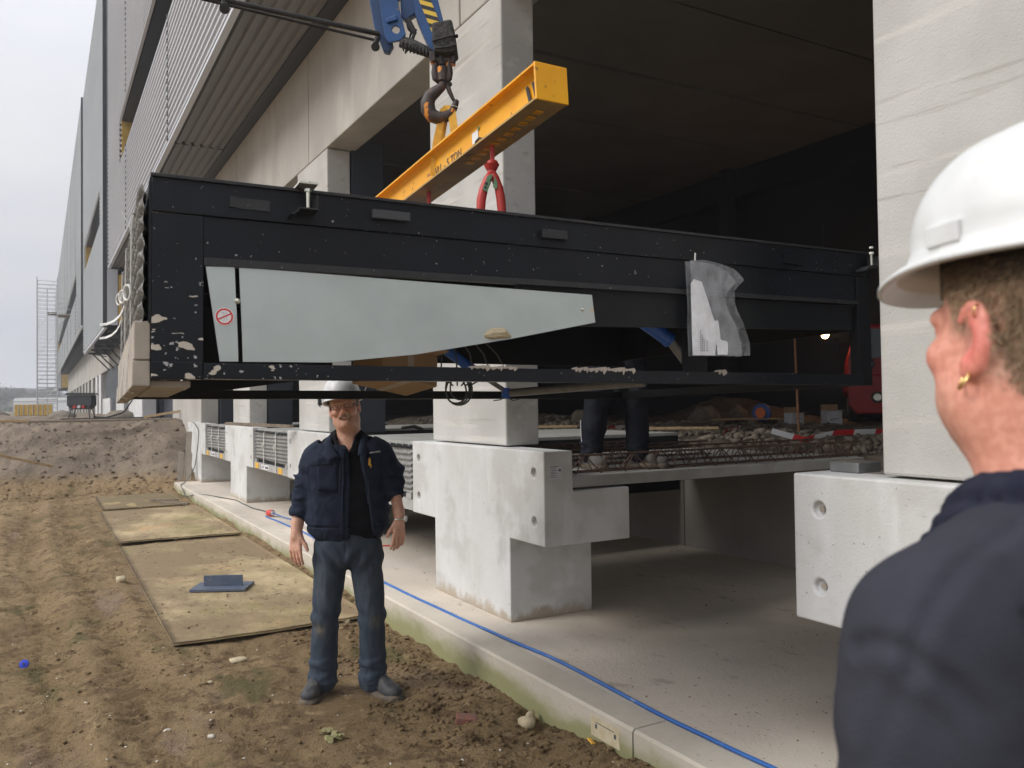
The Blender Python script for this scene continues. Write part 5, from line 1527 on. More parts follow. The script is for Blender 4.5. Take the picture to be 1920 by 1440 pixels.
def helmet(root, fr, S=1.0, peak=.050, white='helmetwhite', name='hard_hat', hgt=.148, slots=True, band=(.040, .072)):
    """shell built around the head: rim, peak and top ridges; inside of another colour"""
    a, b, c = .113 * S, .140 * S, hgt * S
    nphi, nth = 96, 20
    V = []; rings = []
    for ph in np.linspace(0, 2 * math.pi, nphi, endpoint=False):
        cp, spn = math.cos(ph), math.sin(ph)
        front = max(0., cp) ** 2.4
        w_ = (.008 + peak * front) * S
        col = []
        for i in range(nth):
            th = (i / (nth - 1)) * math.pi / 2
            r_ = math.sin(th) ** .92; z = c * math.cos(th) ** .92
            x, y = a * r_ * spn, b * r_ * cp
            if abs(x) < .040 and z > .30 * c:
                z += .0045 * S * math.exp(-(x / .012) ** 4) * min(1, (z / c - .3) * 4) + .0025 * S * (math.exp(-((abs(x) - .030) / .006) ** 2)) * min(1, (z / c - .3) * 4)
            col.append((x, y, z))
        # swage, gutter and brim
        for dr, dz in ((.0015, -.004), (.004, -.010), (.006, -.014)):
            col.append(((a + dr) * spn, (b + dr) * cp, dz * S))
        for t in (.35, .7, 1.0):
            col.append(((a + .006 + w_ * t) * spn, (b + .006 + w_ * t) * cp, -.014 * S - (.006 + .020 * front) * S * t ** 1.3))
        x, y, z = col[-1]; col.append((x * 1.004, y * 1.004, z - .004 * S))
        nout = len(col)
        for t in (1.0, .5, .05):
            col.append(((a + .001 + w_ * t) * spn, (b + .001 + w_ * t) * cp, -.0195 * S - (.006 + .020 * front) * S * t ** 1.3))
        col.append(((a - .004) * spn, (b - .004) * cp, -.012 * S))
        for th in (1.2, .8, .4, .0):
            col.append(((a - .005) * math.sin(th) * spn, (b - .005) * math.sin(th) * cp, (c - .006) * math.cos(th)))
        V += col; m = len(col)
    V = np.array(V)
    # fit to the head: rim a little above the brows
    V = V + np.array([0, .004, .062])
    V = V @ fr[0].T + fr[1]
    F_ = []; F2 = []
    for i in range(nphi):
        j = (i + 1) % nphi
        for k in range(m - 1):
            (F_ if k < nout + 1 else F2).append((i * m + k, j * m + k, j * m + k + 1, i * m + k + 1))
    def mk(fs, nm, mt):
        fs = np.array(fs); u_, inv = np.unique(fs, return_inverse=True)
        me = np_mesh(nm, V[u_], inv.reshape(fs.shape))
        bm = bmesh.new(); bm.from_mesh(me); bmesh.ops.remove_doubles(bm, verts=bm.verts, dist=1e-5); bmesh.ops.recalc_face_normals(bm, faces=bm.faces); bm.to_mesh(me); bm.free(); me.shade_smooth()
        return link(nm, me, M[mt], root)
    h_ = mk(F_, name, white)
    inner = mk(F2, 'inner_shell', 'helmetin'); inner.parent = h_
    # dark sweat band and harness, side slots
    T = lambda p: tuple(fr[0] @ np.array(p) + fr[1])
    mb = MB(); n = 48
    for i in range(n):
        t0, t1 = 2 * math.pi * i / n, 2 * math.pi * (i + 1) / n
        q = []
        for t in (t0, t1):
            for zz in band:
                for rr in (.0, .003):
                    q.append(T(((.086 + rr) * math.sin(t), (.108 + rr) * math.cos(t), zz)))
        mb.add(q, [(0, 4, 6, 2), (1, 3, 7, 5), (0, 1, 5, 4), (2, 6, 7, 3)])
    mb.build('sweat_band', M['black'], h_, smooth=True)
    if slots:
        for s in (-1, 1):
            mb = MB()
            q0 = np.array([s * (a + .001), .012, .068]);
            vs = [T((s * (a - .002 + dx), .012 + dy, .055 + dz)) for dx in (0, .0075) for dy in (-.022, .022) for dz in (0, .022)]
            mb.add(vs, [(0, 1, 3, 2), (4, 6, 7, 5), (0, 4, 5, 1), (2, 3, 7, 6), (0, 2, 6, 4), (1, 5, 7, 3)])
            mb.build('side_slot', M[white], h_, bevel=.002)
    return h_


# ------------------------------------------------------------------ the man facing the camera
# own space: x to the right of the picture, y away from the camera, z up; feet at the origin
MX, MY = 1.525, 4.605
man = empty('person', (MX, MY, -.045), -TH)
tag(man, 'laughing man in white hard hat, open navy jacket and muddy jeans standing on the soil', 'person')
hz = lambda py: (1305 - py) * .00302
hx = lambda px: (px - 648) * .00302
hR = roty(math.radians(-11)) @ rotx(math.radians(-4)) @ rotz(math.radians(180 + 8))       # head looks at the camera, leaning to the picture's left
hfr = (hR * 1.0, np.array([hx(645), .005, hz(780)]))
F = Field((-.42, -.26, .62), (.42, .24, 1.74), .0042)
head(F, hfr, smile=True, neck=.11, jowl=1, neck_r=.060)
# trunk under the clothes, forearms and hands: the same skin
F.ell((.0, .01, 1.18), (.15, .09, .26), k=.05); F.caps((-.15, .01, 1.33), (.15, .01, 1.34), .06, k=.05)
F.caps((-.175, .012, 1.30), (hx(566), .015, hz(925)), .038, .036, k=.03)
F.caps((hx(566), .015, hz(925)), (hx(559), -.03, hz(987)), .036, .031, k=.02)
F.caps((hx(559), -.03, hz(987)), (hx(559), -.045, hz(1003)), .031, .029, k=.02)
hand(F, (hx(558), -.045, hz(1004)), (-.02, -.20, -1), np.array([.5, .85, 0.]), (.95, -.55, -.1), 1.08, .35, .05)
F.caps((.18, .012, 1.32), (hx(731), .018, hz(905)), .038, .037, k=.03)
F.caps((hx(731), .018, hz(905)), (hx(745), -.03, hz(968)), .037, .030, k=.02)
F.caps((hx(745), -.03, hz(968)), (hx(746), -.04, hz(980)), .028, .0275, k=.02)
hand(F, (hx(746), -.042, hz(984)), (.02, -.20, -1), np.array([-.75, .6, 0.]), (-.8, -.65, -.1), 1.0, .48, .04)
P, Qd = F.mesh(); P = relax(P, Qd, 1, .4)
colr, q_ = skin_colour(P, hfr, (.76, .45, .33), (.54, .20, .15), (.78, .34, .25), None)
link('body', np_mesh('body', P, Qd, colr), M['skin'], man)
# eyes, teeth, moustache, hair, glasses
T = lambda p: tuple(hfr[0] @ np.array(p) + hfr[1])
for s in (-1, 1):
    e = MB()
    v0, f0 = ICO2
    o = link('eye', np_mesh('eye', np.array([T((s * .032, .0758, .010) + .0117 * p) for p in v0]), f0), mat('eye_white', (.62, .58, .55), None, 1, .25) if s < 0 else bpy.data.materials['eye_white'], man)
    o2 = MB().cyl(T((s * .032, .0862, .0095)), T((s * .032, .0878, .0085)), .0042, n=14).build('iris', M['ink'], o)
mb = MB()
mb.tube([T((t * .022, .0885 - .010 * t * t, -.0575 + .007 * t * t)) for t in np.linspace(-1, 1, 11)], [.0042] * 11, 8)
mb.build('teeth', mat('teeth', (.62, .58, .48), None, 1, .3), man, smooth=True)
Fm = Field((-.15, -.2, 1.45), (.15, .15, 1.78), .0032)
for s in (-1, 1):
    for t in np.linspace(0, 1, 6):
        Fm.ell((s * (.003 + .026 * t), .1000 - .013 * t, -.0420 - .005 * t), (.006, .0045, .0042), k=.006, fr=hfr)
P2, Q2 = Fm.mesh(); P2 = P2 + normals(P2, Q2) * (.0022 * fbm(P2[:, 0] * 260, P2[:, 1] * 260, P2[:, 2] * 90, 2))[:, None]
link('moustache', np_mesh('moustache', P2, Q2), mat('grey_moustache', (.42, .36, .30), (.28, .22, .17), 90, .8), man)
Fh = Field((-.15, -.18, 1.45), (.15, .18, 1.80), .0036)
Fh.ell((0, -.016, .052), (.0805, .100, .080), k=.008, fr=hfr)
for s in (-1, 1):
    Fh.caps((s * .073, .004, .035), (s * .0735, .016, .006), .009, .006, k=.010, fr=hfr)
    Fh.caps((s * .066, -.045, .02), (s * .055, -.07, -.03), .018, .012, k=.015, fr=hfr)
# keep the face clear
def facecut(X, Y, Z):
    x = X - hfr[1][0]; y = Y - hfr[1][1]; z = Z - hfr[1][2]
    l = [x * hR[0, i] + y * hR[1, i] + z * hR[2, i] for i in range(3)]
    return -np.minimum(np.minimum(l[1] - .022 + .0 * l[2], .09 - np.abs(l[0]) * 1.15 + .0), .12 - l[2])
Fh.fn((-.15, -.18, 1.45), (.15, .18, 1.8), facecut, k=.006, cut=True)
P2, Q2 = Fh.mesh(); P2 = P2 + normals(P2, Q2) * (.004 * fbm(P2[:, 0] * 160, P2[:, 1] * 160, P2[:, 2] * 60, 3))[:, None]
link('hair', np_mesh('hair', P2, Q2), M['hairgrey'], man)
gl = MB()
for s in (-1, 1):
    cx_, cz_ = s * .033, .0085
    gl.tube([T((cx_ + .022 * math.copysign(abs(math.cos(t)) ** .7, math.cos(t)), .103 - .12 * abs(cx_ + .022 * math.cos(t)) ** 1.0 * .9, cz_ + .0135 * math.copysign(abs(math.sin(t)) ** .8, math.sin(t)))) for t in np.linspace(0, 6.283, 26, endpoint=False)], .00125, 6, closed=True)
    gl.tube([T((s * .055, .097, .013)), T((s * .072, .080, .013)), T((s * .082, -.005, .012)), T((s * .082, -.02, .004))], .0016, 6)
gl.tube([T((-.011, .1015, .011)), T((0, .1045, .014)), T((.011, .1015, .011))], .0014, 6)
glo = gl.build('glasses', M['glass_frame'], man, smooth=True)
hh_ = helmet(man, (hR @ rotx(math.radians(5)), hfr[1] + hR @ np.array([0, -.004, .008])), .905, .042, hgt=.142, white='white')
MB().tube([T((-.128, -.02, .085)), T((-.150, -.01, .115)), T((-.140, .02, .130)), T((-.118, .03, .115))], .0035, 8).build('cord_loop', M['strap'], hh_, smooth=True)
MB().tube([T((.118, .03, .075)), T((.135, .05, .055)), T((.122, .07, .030))], .0025, 6).build('strap_clip', M['black'], hh_, smooth=True)
MB().cyl(T((.123, .02, .095)), T((.126, .025, .045)), .011, n=10).build('side_clip', M['navy'], hh_)

# jacket: one shell with the front open, sleeves, collar, hem
def cloth(F, name, m, parent, amp, freq, seed, relax_n=1, zstretch=1.0, extra=None, col=None):
    P, Q = F.mesh(); P = relax(P, Q, relax_n, .5); N = normals(P, Q)
    f = fbm(P[:, 0] * freq, P[:, 1] * freq, P[:, 2] * freq * zstretch + seed, 3)
    P2 = P + N * (amp * (1 - 2 * np.abs(f)))[:, None]
    if extra is not None: P2 = P2 + N * extra(P)[:, None]
    c = col(P) if col is not None else None
    return link(name, np_mesh(name, P2, Q, c), m, parent), P2, Q

Fj = Field((-.44, -.24, .80), (.44, .22, 1.52), .0046)
for z, rx, ry, cx in ((.93, .205, .125, .0), (1.0, .212, .130, .0), (1.10, .210, .128, .0), (1.20, .212, .125, .0), (1.29, .215, .118, .0), (1.33, .185, .100, .003)):
    Fj.ell((cx, .012, z), (rx, ry, .10), k=.05, p=2.6)
Fj.caps((-.135, .012, 1.345), (.145, .012, 1.360), .060, .060, k=.05)
Fj.ell((-.090, .01, 1.385), (.10, .06, .042), k=.04, rot=roty(-.50)); Fj.ell((.10, .01, 1.395), (.10, .06, .042), k=.04, rot=roty(.48))
# sleeves
Fj.caps((-.178, .012, 1.300), (hx(571), .02, hz(925)), .070, .060, k=.045); Fj.caps((hx(571), .02, hz(925)), (hx(560), -.02, hz(970)), .060, .048, k=.03)
Fj.caps((.182, .012, 1.325), (hx(729), .02, hz(900)), .070, .058, k=.045); Fj.caps((hx(731), .02, hz(900)), (hx(738), -.02, hz(936)), .058, .047, k=.03)
# wrinkles pushed up at the forearms
for i in range(6):
    z = hz(905 + i * 12); x = hx(569 - i * 1.6)
    Fj.ell((x, .012 - .006 * i, z), (.062 - .002 * i, .058 - .002 * i, .0085), k=.012, rot=roty(.25 * (-1) ** i))
for i in range(5):
    z = hz(885 + i * 11); x = hx(731 + i * 1.6)
    Fj.ell((x, .014 - .006 * i, z), (.060 - .002 * i, .056 - .002 * i, .0085), k=.012, rot=roty(.28 * (-1) ** i))
# hollow sleeve ends and neck
Fj.caps((hx(560), -.021, hz(968)), (hx(558), -.035, hz(992)), .039, .041, k=.006, cut=True)
Fj.caps((hx(738), -.021, hz(934)), (hx(741), -.035, hz(956)), .038, .040, k=.006, cut=True)
# hollow trunk opening at the front: wedge between the two fronts
def wedge(X, Y, Z):
    l = .020 - .055 * np.clip((1.38 - Z) / .48, 0, 1) * 0 + np.interp(Z, [.85, 1.0, 1.2, 1.36, 1.5], [.012, .014, .022, .005, -.055])
    r = np.interp(Z, [.85, 1.0, 1.2, 1.36, 1.5], [.172, .160, .118, .085, .075])
    return np.maximum(np.maximum(l - X, X - r), Y - .0)
Fj.fn((-.1, -.24, .8), (.2, .01, 1.52), wedge, k=.010, cut=True)
Fj.ell((.0, .012, 1.15), (.172, .098, .40), k=.01, cut=True, p=3.0)
Fj.fn((-.44, -.24, .78), (.44, .22, .888), lambda X, Y, Z: np.maximum(Z - .888 + 0 * X, -9.) + 0 * Y, k=.006, cut=True) if 0 else None
def folds(P):
    x, y, z = P[:, 0], P[:, 1], P[:, 2]
    hem = -.007 * np.exp(-((z - .945) / .006) ** 2) * (np.abs(x) < .23)
    pl = -.004 * np.exp(-((x + .165 - .02 * np.sin(z * 9)) / .005) ** 2) * (y < 0) * (z > .97) * (z < 1.28)
    wr = .006 * np.sin((x * 34 + z * 52)) * sstep(-.02, -.08, x) * sstep(-.2, -.12, x) * sstep(1.0, 1.1, z) * sstep(1.34, 1.26, z) * .5
    big = .007 * fbm(x * 7 + 3, y * 7, z * 4, 3)
    arm = .006 * np.sin(z * 70 + x * 25) * sstep(.17, .22, np.abs(x)) * sstep(1.33, 1.2, z)
    return hem + pl + wr + big + arm + .0035 * fbm(x * 22, y * 22, z * 13, 2)
jk, Pj, Qj = cloth(Fj, 'work_jacket', M['jacket'], man, .0045, 15, 1.0, 1, .75, folds)
# collar lying open: two lofted cloth leaves
def leaf_cloth(name, inner, outer, parent, m, n=14, k=6, puff=.012, th=.006):
    def res(p):
        p = np.array(p, float); s_ = np.linspace(0, len(p) - 1, n); q = np.stack([np.interp(s_, range(len(p)), p[:, i]) for i in range(3)], -1)
        for _ in range(2): q[1:-1] = (q[:-2] + 2 * q[1:-1] + q[2:]) / 4
        return q
    A_, B_ = res(inner), res(outer); V = []
    for i in range(n):
        for j in range(k + 1):
            t = j / k; p = A_[i] * (1 - t) + B_[i] * t
            p = p + np.array([0, -.3, 1.0]) * puff * math.sin(math.pi * min(1, t * 1.15)) + np.array([0, 0, .002 * math.sin(i * 1.3 + j)])
            V.append(tuple(p))
    Fs = [(i * (k + 1) + j, (i + 1) * (k + 1) + j, (i + 1) * (k + 1) + j + 1, i * (k + 1) + j + 1) for i in range(n - 1) for j in range(k)]
    o = MB().add(V, Fs).build(name, m, parent, smooth=True)
    so = o.modifiers.new('s', 'SOLIDIFY'); so.thickness = th; so.offset = 0
    return o
leaf_cloth('jacket_collar', [(.0, .080, 1.462), (-.055, .060, 1.458), (-.080, .010, 1.448), (-.076, -.050, 1.418), (-.050, -.100, 1.372), (-.005, -.128, 1.322)],
           [(.0, .105, 1.415), (-.085, .080, 1.410), (-.135, .010, 1.398), (-.140, -.060, 1.372), (-.118, -.118, 1.335), (-.060, -.142, 1.300)], man, M['jacket'])
leaf_cloth('jacket_collar', [(.0, .080, 1.462), (.058, .060, 1.458), (.086, .010, 1.450), (.090, -.050, 1.420), (.088, -.096, 1.378), (.086, -.120, 1.335)],
           [(.0, .105, 1.415), (.090, .080, 1.412), (.142, .010, 1.402), (.150, -.055, 1.380), (.142, -.108, 1.345), (.122, -.132, 1.310)], man, M['jacket'])
def surf_y(x, z):                                                 # front of the jacket at x, z
    m = (np.abs(Pj[:, 0] - x) < .010) & (np.abs(Pj[:, 2] - z) < .010)
    return float(Pj[m, 1].min()) if m.any() else -.12
def patch(name, poly, m, off=.003, th=.003, n=8):
    """cloth piece following the jacket front"""
    (x0, z0), (x1, z1), (x2, z2), (x3, z3) = poly
    V = []; 
    for k in (0, 1):
        for i in range(n + 1):
            for j in range(n + 1):
                s, t = i / n, j / n
                x = (x0 * (1 - s) + x1 * s) * (1 - t) + (x3 * (1 - s) + x2 * s) * t
                z = (z0 * (1 - s) + z1 * s) * (1 - t) + (z3 * (1 - s) + z2 * s) * t
                V.append((x, surf_y(x, z) - off + k * (th + .004) + .0015 * math.sin(9 * s + 7 * t), z))
    N1 = (n + 1) ** 2; Fs = []
    for i in range(n):
        for j in range(n):
            a = i * (n + 1) + j
            Fs.append((a, a + n + 1, a + n + 2, a + 1)); Fs.append((N1 + a, N1 + a + 1, N1 + a + n + 2, N1 + a + n + 1))
    for i in range(n):
        a = i * (n + 1); Fs.append((a, a + N1, a + n + 1 + N1, a + n + 1)[::-1]); a = i * (n + 1) + n; Fs.append((a, a + n + 1, a + n + 1 + N1, a + N1)[::-1])
        a = i; Fs.append((a, a + 1, a + 1 + N1, a + N1)[::-1]); a = n * (n + 1) + i; Fs.append((a, a + N1, a + 1 + N1, a + 1)[::-1])
    return MB().add(V, Fs).build(name, m, man, smooth=True)
pk = lambda px, py: (hx(px), hz(py))
patch('chest_pocket', (pk(601, 865), pk(640, 862), pk(642, 928), pk(603, 926)), M['jacket'], .0045)
patch('pocket_flap', (pk(599, 865), pk(642, 861), pk(643, 876), pk(600, 881)), M['jacket'], .009)
patch('chest_pocket', (pk(690, 866), pk(716, 862), pk(718, 915), pk(693, 918)), M['jacket'], .0045)
patch('front_placket', (pk(642, 850), pk(652, 852), pk(650, 1012), pk(643, 1012)), M['jacket'], .006)
patch('front_placket', (pk(682, 850), pk(689, 852), pk(706, 1008), pk(699, 1010)), M['jacket'], .006)
# name over the pocket, pen in the pocket
tj = text_mesh("INKA-HOLD", .0115)
a0 = np.array([hx(706), surf_y(hx(706), hz(858)) - .010, hz(858)])
tob = link('jacket_lettering', tj, M['whiteprint'], man)
tob.matrix_local = Matrix(((.965, 0, 0, a0[0]), (.0, 0, -1, a0[1] - .002), (.26, 1, 0, a0[2]), (0, 0, 0, 1)))
yp = surf_y(hx(698), hz(878)) - .012
MB().box((hx(697) - .006, yp, hz(882)), (hx(697) + .006, yp + .006, hz(871))).cyl((hx(699), yp + .003, hz(886)), (hx(700), yp + .003, hz(880)), .003, n=8).cyl((hx(697), yp + .003, hz(871)), (hx(697), yp + .003, hz(868)), .004, n=8).build('yellow_pen', M['labelyellow'], man)
# polo shirt
Fs_ = Field((-.24, -.20, .84), (.24, .18, 1.50), .006)
for z, rx, ry in ((.92, .165, .108), (1.0, .170, .118), (1.10, .170, .118), (1.20, .165, .110), (1.30, .160, .095)):
    Fs_.ell((.02, .012, z), (rx, ry, .10), k=.05, p=2.4)
Fs_.caps((-.10, .02, 1.375), (.12, .02, 1.38), .052, k=.04)
Fs_.caps((-.045, .03, 1.42), (.05, .03, 1.42), .055, k=.03)
Fs_.fn((-.06, -.2, 1.30), (.08, .0, 1.5), lambda X, Y, Z: np.maximum(np.maximum(np.abs(X - .014) - np.clip((Z - 1.325) * .42, 0, .06), 1.325 - Z), Y + .02), k=.01, cut=True)
Fs_.ell((.0, -.01, 1.47), (.062, .066, .055), k=.015, cut=True)
cloth(Fs_, 'polo_shirt', M['shirt'], man, .003, 12, 2.0, 1)
Fk = Field((-.12, -.16, 1.30), (.14, .08, 1.50), .004)
for s, pts_ in ((-1, [(-.062, .01, 1.452), (-.058, -.045, 1.430), (-.020, -.095, 1.365)]), (1, [(.066, .01, 1.452), (.066, -.045, 1.430), (.050, -.092, 1.365)])):
    for i in range(2): Fk.caps(pts_[i], pts_[i + 1], .011, .009, k=.008)
cloth(Fk, 'shirt_collar', M['shirt'], man, .001, 20, 2.0, 1)
# jeans
Ft = Field((-.28, -.19, .035), (.28, .18, .98), .0052)
Ft.ell((.0, .015, .90), (.160, .112, .12), k=.04, p=2.5)
Ft.ell((.005, .020, .80), (.178, .120, .10), k=.04, p=2.3)
for s, kx, ax_, hxk in ((-1, hx(608), hx(601), -.088), (1, hx(693), hx(692), .095)):
    Ft.caps((hxk, .015, .80), (kx, -.008, hz(1160)), .096, .073, k=.03)
    Ft.caps((kx, -.008, hz(1160)), (ax_, .010, .105), .072, .071, k=.012)
    Ft.caps((ax_, .005, .10), (ax_, .002, .075), .068, .070, k=.02)
    for i in range(4):
        Ft.ell((ax_ + .004, .0, .088 + .040 * i), (.067, .067, .010), k=.020, rot=roty(.22 * (-1) ** i) @ rotx(.15 * (-1) ** (i + 1)))
    Ft.caps((ax_, .01, .02), (ax_, .01, .066), .058, .058, k=.006, cut=True)
def jfold(P):
    x, y, z = P[:, 0], P[:, 1], P[:, 2]
    f = .007 * np.sin(z * 60 + x * 30) * np.exp(-((z - .44) / .06) ** 2) * .6 + .005 * np.sin(z * 45 - np.abs(x) * 70) * np.exp(-((z - .76) / .07) ** 2)
    fly = -.004 * np.exp(-((x - .012) / .004) ** 2) * (y < 0) * (z > .76)
    seam = .003 * np.exp(-((z - .082) / .006) ** 2)
    return 1.5 * f + fly + seam + .007 * fbm(x * 9, y * 9, z * 4, 3)
def jcol(P):
    x, y, z = P[:, 0], P[:, 1], P[:, 2]
    base = np.array([.038, .053, .080]); c = np.tile(base, (len(P), 1))
    wear = .55 * np.exp(-((x - hx(607)) / .040) ** 2 - ((z - .60) / .13) ** 2) * (y < 0) + .35 * np.exp(-((x - hx(690)) / .040) ** 2 - ((z - .60) / .14) ** 2) * (y < 0)
    wear = wear * (.6 + .5 * vnoise(x * 30, y * 10, z * 12)) + .14
    c = c * (1 - wear[:, None]) + np.array([.16, .18, .195]) * wear[:, None]
    mud = .55 * np.exp(-((x - hx(603)) / .030) ** 2 - ((z - .38) / .035) ** 2) * (y < 0) + .40 * np.exp(-((x - hx(703)) / .024) ** 2 - ((z - .42) / .035) ** 2) * (y < 0)
    mud = np.clip(mud * (1 + .7 * fbm(x * 40, y * 40, z * 40, 2)), 0, .8)
    return c * (1 - mud[:, None]) + np.array([.24, .21, .15]) * mud[:, None]
cloth(Ft, 'jeans', M['jeans'], man, .0035, 13, 5.0, 1, .7, jfold, jcol)


def shoe(parent, x, y, yaw, up, low, L_=.30, z0=0.0, name='work_shoe', hide=.16):
    """toe points along -y when yaw is 0"""
    Rz = rotz(yaw); fr_ = (Rz, np.array([x, y, z0]))
    Fu = Field((x - .22, y - .26, z0 - .01), (x + .22, y + .22, z0 + .19), .0042)
    Fu.ell((0, -.115, .048), (.048, .072, .040), k=.02, fr=fr_, p=2.3)
    Fu.ell((0, .020, .050), (.042, .085, .045), k=.03, fr=fr_, p=2.3)
    Fu.caps((0, .040, .06), (0, .035, .13), .042, .046, k=.03, fr=fr_)
    Fu.caps((0, -.08, .065), (0, .0, .105), .034, .040, k=.03, fr=fr_)
    Fu.fn((x - .22, y - .26, z0 - .05), (x + .22, y + .22, z0 + .018), lambda X, Y, Z: Z - (z0 + .018) + 0 * X, k=.003, cut=True)
    P, Q = Fu.mesh(); P = relax(P, Q, 1, .5); N = normals(P, Q); P = P + N * (.0022 * fbm(P[:, 0] * 40, P[:, 1] * 40, P[:, 2] * 40, 3))[:, None]
    u = link(name, np_mesh(name, P, Q), M[up], parent)
    Fl = Field((x - .22, y - .26, z0 - .02), (x + .22, y + .22, z0 + .08), .0042)
    Fl.ell((0, -.108, .014), (.055, .086, .024), k=.01, fr=fr_, p=3.2); Fl.ell((0, .035, .014), (.047, .084, .024), k=.03, fr=fr_, p=3.2)
    Fl.ell((0, -.150, .030), (.042, .035, .022), k=.01, fr=fr_, p=2.3)
    P, Q = Fl.mesh(); N = normals(P, Q); P = P + N * (.003 * fbm(P[:, 0] * 50, P[:, 1] * 50, P[:, 2] * 50, 3))[:, None]
    link('sole', np_mesh('sole', P, Q), M[low], u)
    lc = MB(); TT = lambda p: tuple(Rz @ np.array(p) + fr_[1])
    for i in range(4):
        yy = -.055 + i * .022; zz = .1005 + i * .011
        lc.tube([TT((-.026, yy, zz - .008)), TT((0, yy + .004, zz + .004)), TT((.026, yy + .012, zz - .006))], .0024, 5)
    lc.build('lace', M['black'], u, smooth=True)
    return u
shoe(man, hx(592), .0, -.10, 'shoe', 'sole')
shoe(man, hx(703), .0, .80, 'shoe', 'sole')
# wristwatch
wc = np.array([hx(746), -.040, hz(981)])
w_ = MB().tube([tuple(wc + np.array([.0315 * math.cos(t), .0315 * math.sin(t), .002 * math.sin(t)])) for t in np.linspace(0, 6.283, 26, endpoint=False)], .0055, 6, closed=True).build('watch', M['zinc'], man, smooth=True)
MB().cyl(tuple(wc + [.033, -.006, 0]), tuple(wc + [.041, -.008, 0]), .017, n=20).build('watch_face', M['whiteprint'], w_)
man.scale = (1.025, 1.025, 1.025)

# ------------------------------------------------------------------ the man in the right foreground, seen from behind
# own space as above (x picture right, y away); feet on the soil
fgx, fgy = .53, .843                                              # right and forward of the camera
GXW = fgx * math.cos(TH) + fgy * math.sin(TH); GYW = -fgx * math.sin(TH) + fgy * math.cos(TH)
gz = .0
fg = empty('person', (GXW, GYW, gz), -TH)
tag(fg, 'man seen from behind at right edge, white hard hat, gold ear rings, navy polo', 'person')
yaw = math.atan2(.57, .82)                                        # faces left and away
HR = rotz(.235) @ rotx(.02)
HF = (HR, np.array([0, 0, 1.655]))
F = Field((-.19, -.19, 1.38), (.19, .19, 1.84), .0026)
head(F, HF, smile=False, neck=.17, ear=1.12, jowl=2, neck_r=.066)
P, Qd = F.mesh(); P = relax(P, Qd, 1, .4)
F = Field((-.50, -.36, .02), (.50, .36, 1.52), .0095)
Bd = (rotz(yaw - .16), np.array([0, -.0, 0]))
def Bc(a, b, r1, r2, k=.04): F.caps(a, b, r1, r2, k=k, fr=Bd)
F.ell((0, -.03, 1.20), (.16, .11, .28), k=.05, fr=Bd); F.ell((0, -.02, .95), (.15, .11, .14), k=.05, fr=Bd)
Bc((-.17, -.03, 1.40), (.17, -.03, 1.40), .055, .055); Bc((0, -.03, 1.40), (0, -.02, 1.50), .060, .058)
armL = [(-.185, -.03, 1.380), (-.245, -.05, 1.10), (-.26, .02, .86)]; armR = [(.185, -.03, 1.380), (.245, -.05, 1.10), (.26, .02, .86)]
for A_ in (armL, armR):
    Bc(A_[0], A_[1], .050, .043, .03); Bc(A_[1], A_[2], .042, .029, .02)
for s in (-1, 1):
    Bc((s * .09, -.02, .93), (s * .11, 0, .50), .085, .058); Bc((s * .11, 0, .50), (s * .12, -.02, .09), .055, .040)
    w0 = Bd[0] @ np.array((s * .26, .02, .86))
    hand(F, w0, (0, 0, -1), Bd[0] @ np.array([-s * 1., .2, 0]), Bd[0] @ np.array([-s * .1, 1., 0]), 1.05, .5, .05)
P1, Q1 = F.mesh()
PP = np.concatenate([P, P1]); QQ = np.concatenate([Qd, Q1 + len(P)])
colr, q_ = skin_colour(PP, HF, (.76, .36, .26), (.56, .20, .16), (.80, .20, .17), ((.48, .30, .22), .40))
# clipped hair colouring the scalp and the sideburn
qq = q_
sc_ = np.clip(sstep(.030, -.02, qq[:, 1] - np.clip(qq[:, 2], -.05, .05) * .35) * sstep(-.055, -.02, qq[:, 2]) + sstep(.045, .025, qq[:, 1]) * sstep(.0, .02, qq[:, 2]), 0, 1) * (qq[:, 2] > -.2) * (np.abs(qq[:, 0]) < .083) * (qq[:, 2] < .3)
colr = colr * (1 - .65 * sc_[:, None]) + np.array([.36, .26, .18]) * .65 * sc_[:, None]
link('body', np_mesh('body', PP, QQ, colr), M['skin'], fg)
T = lambda p: tuple(HR @ np.array(p) + HF[1])
for s in (-1, 1):
    v0, f0 = ICO2
    o = link('eye', np_mesh('eye', np.array([T((s * .032, .0758, .010) + .0117 * p) for p in v0]), f0), bpy.data.materials['eye_white'], fg)
    MB().cyl(T((s * .032, .0862, .0095)), T((s * .032, .0880, .0095)), .0050, n=14).build('iris', M['ink'], o)
# short clipped hair: thousands of little hairs standing on the scalp
N = normals(P, Qd)
ql = (P - HF[1]) @ HR
qj = ql + rng.normal(0, .0045, ql.shape) + np.stack([0 * ql[:, 0], .010 * vnoise(ql[:, 0] * 60, ql[:, 1] * 60, ql[:, 2] * 60), .012 * vnoise(ql[:, 1] * 50, ql[:, 0] * 50, ql[:, 2] * 50)], -1)
front_ = (qj[:, 1] < .026 + qj[:, 2] * .32) | ((qj[:, 1] < .043) & (qj[:, 2] > .014))
ear_ = (np.abs(ql[:, 0]) > .068) & (qj[:, 1] > -.040) & (qj[:, 1] < .012) & (qj[:, 2] < .034)
low_ = qj[:, 2] > -.075 + 1.15 * np.clip(qj[:, 1] + .075, 0, .2)
okh = np.nonzero(front_ & ~ear_ & low_ & (ql[:, 2] < .09) & (np.abs(ql[:, 0]) < .084) & (ql[:, 2] > -.10))[0]
pick = rng.choice(okh, min(len(okh) * 4, 46000), replace=True)
base = P[pick] + rng.normal(0, .0011, (len(pick), 3)); nn = N[pick]
down = HR @ np.array([0, -.35, -1.0])
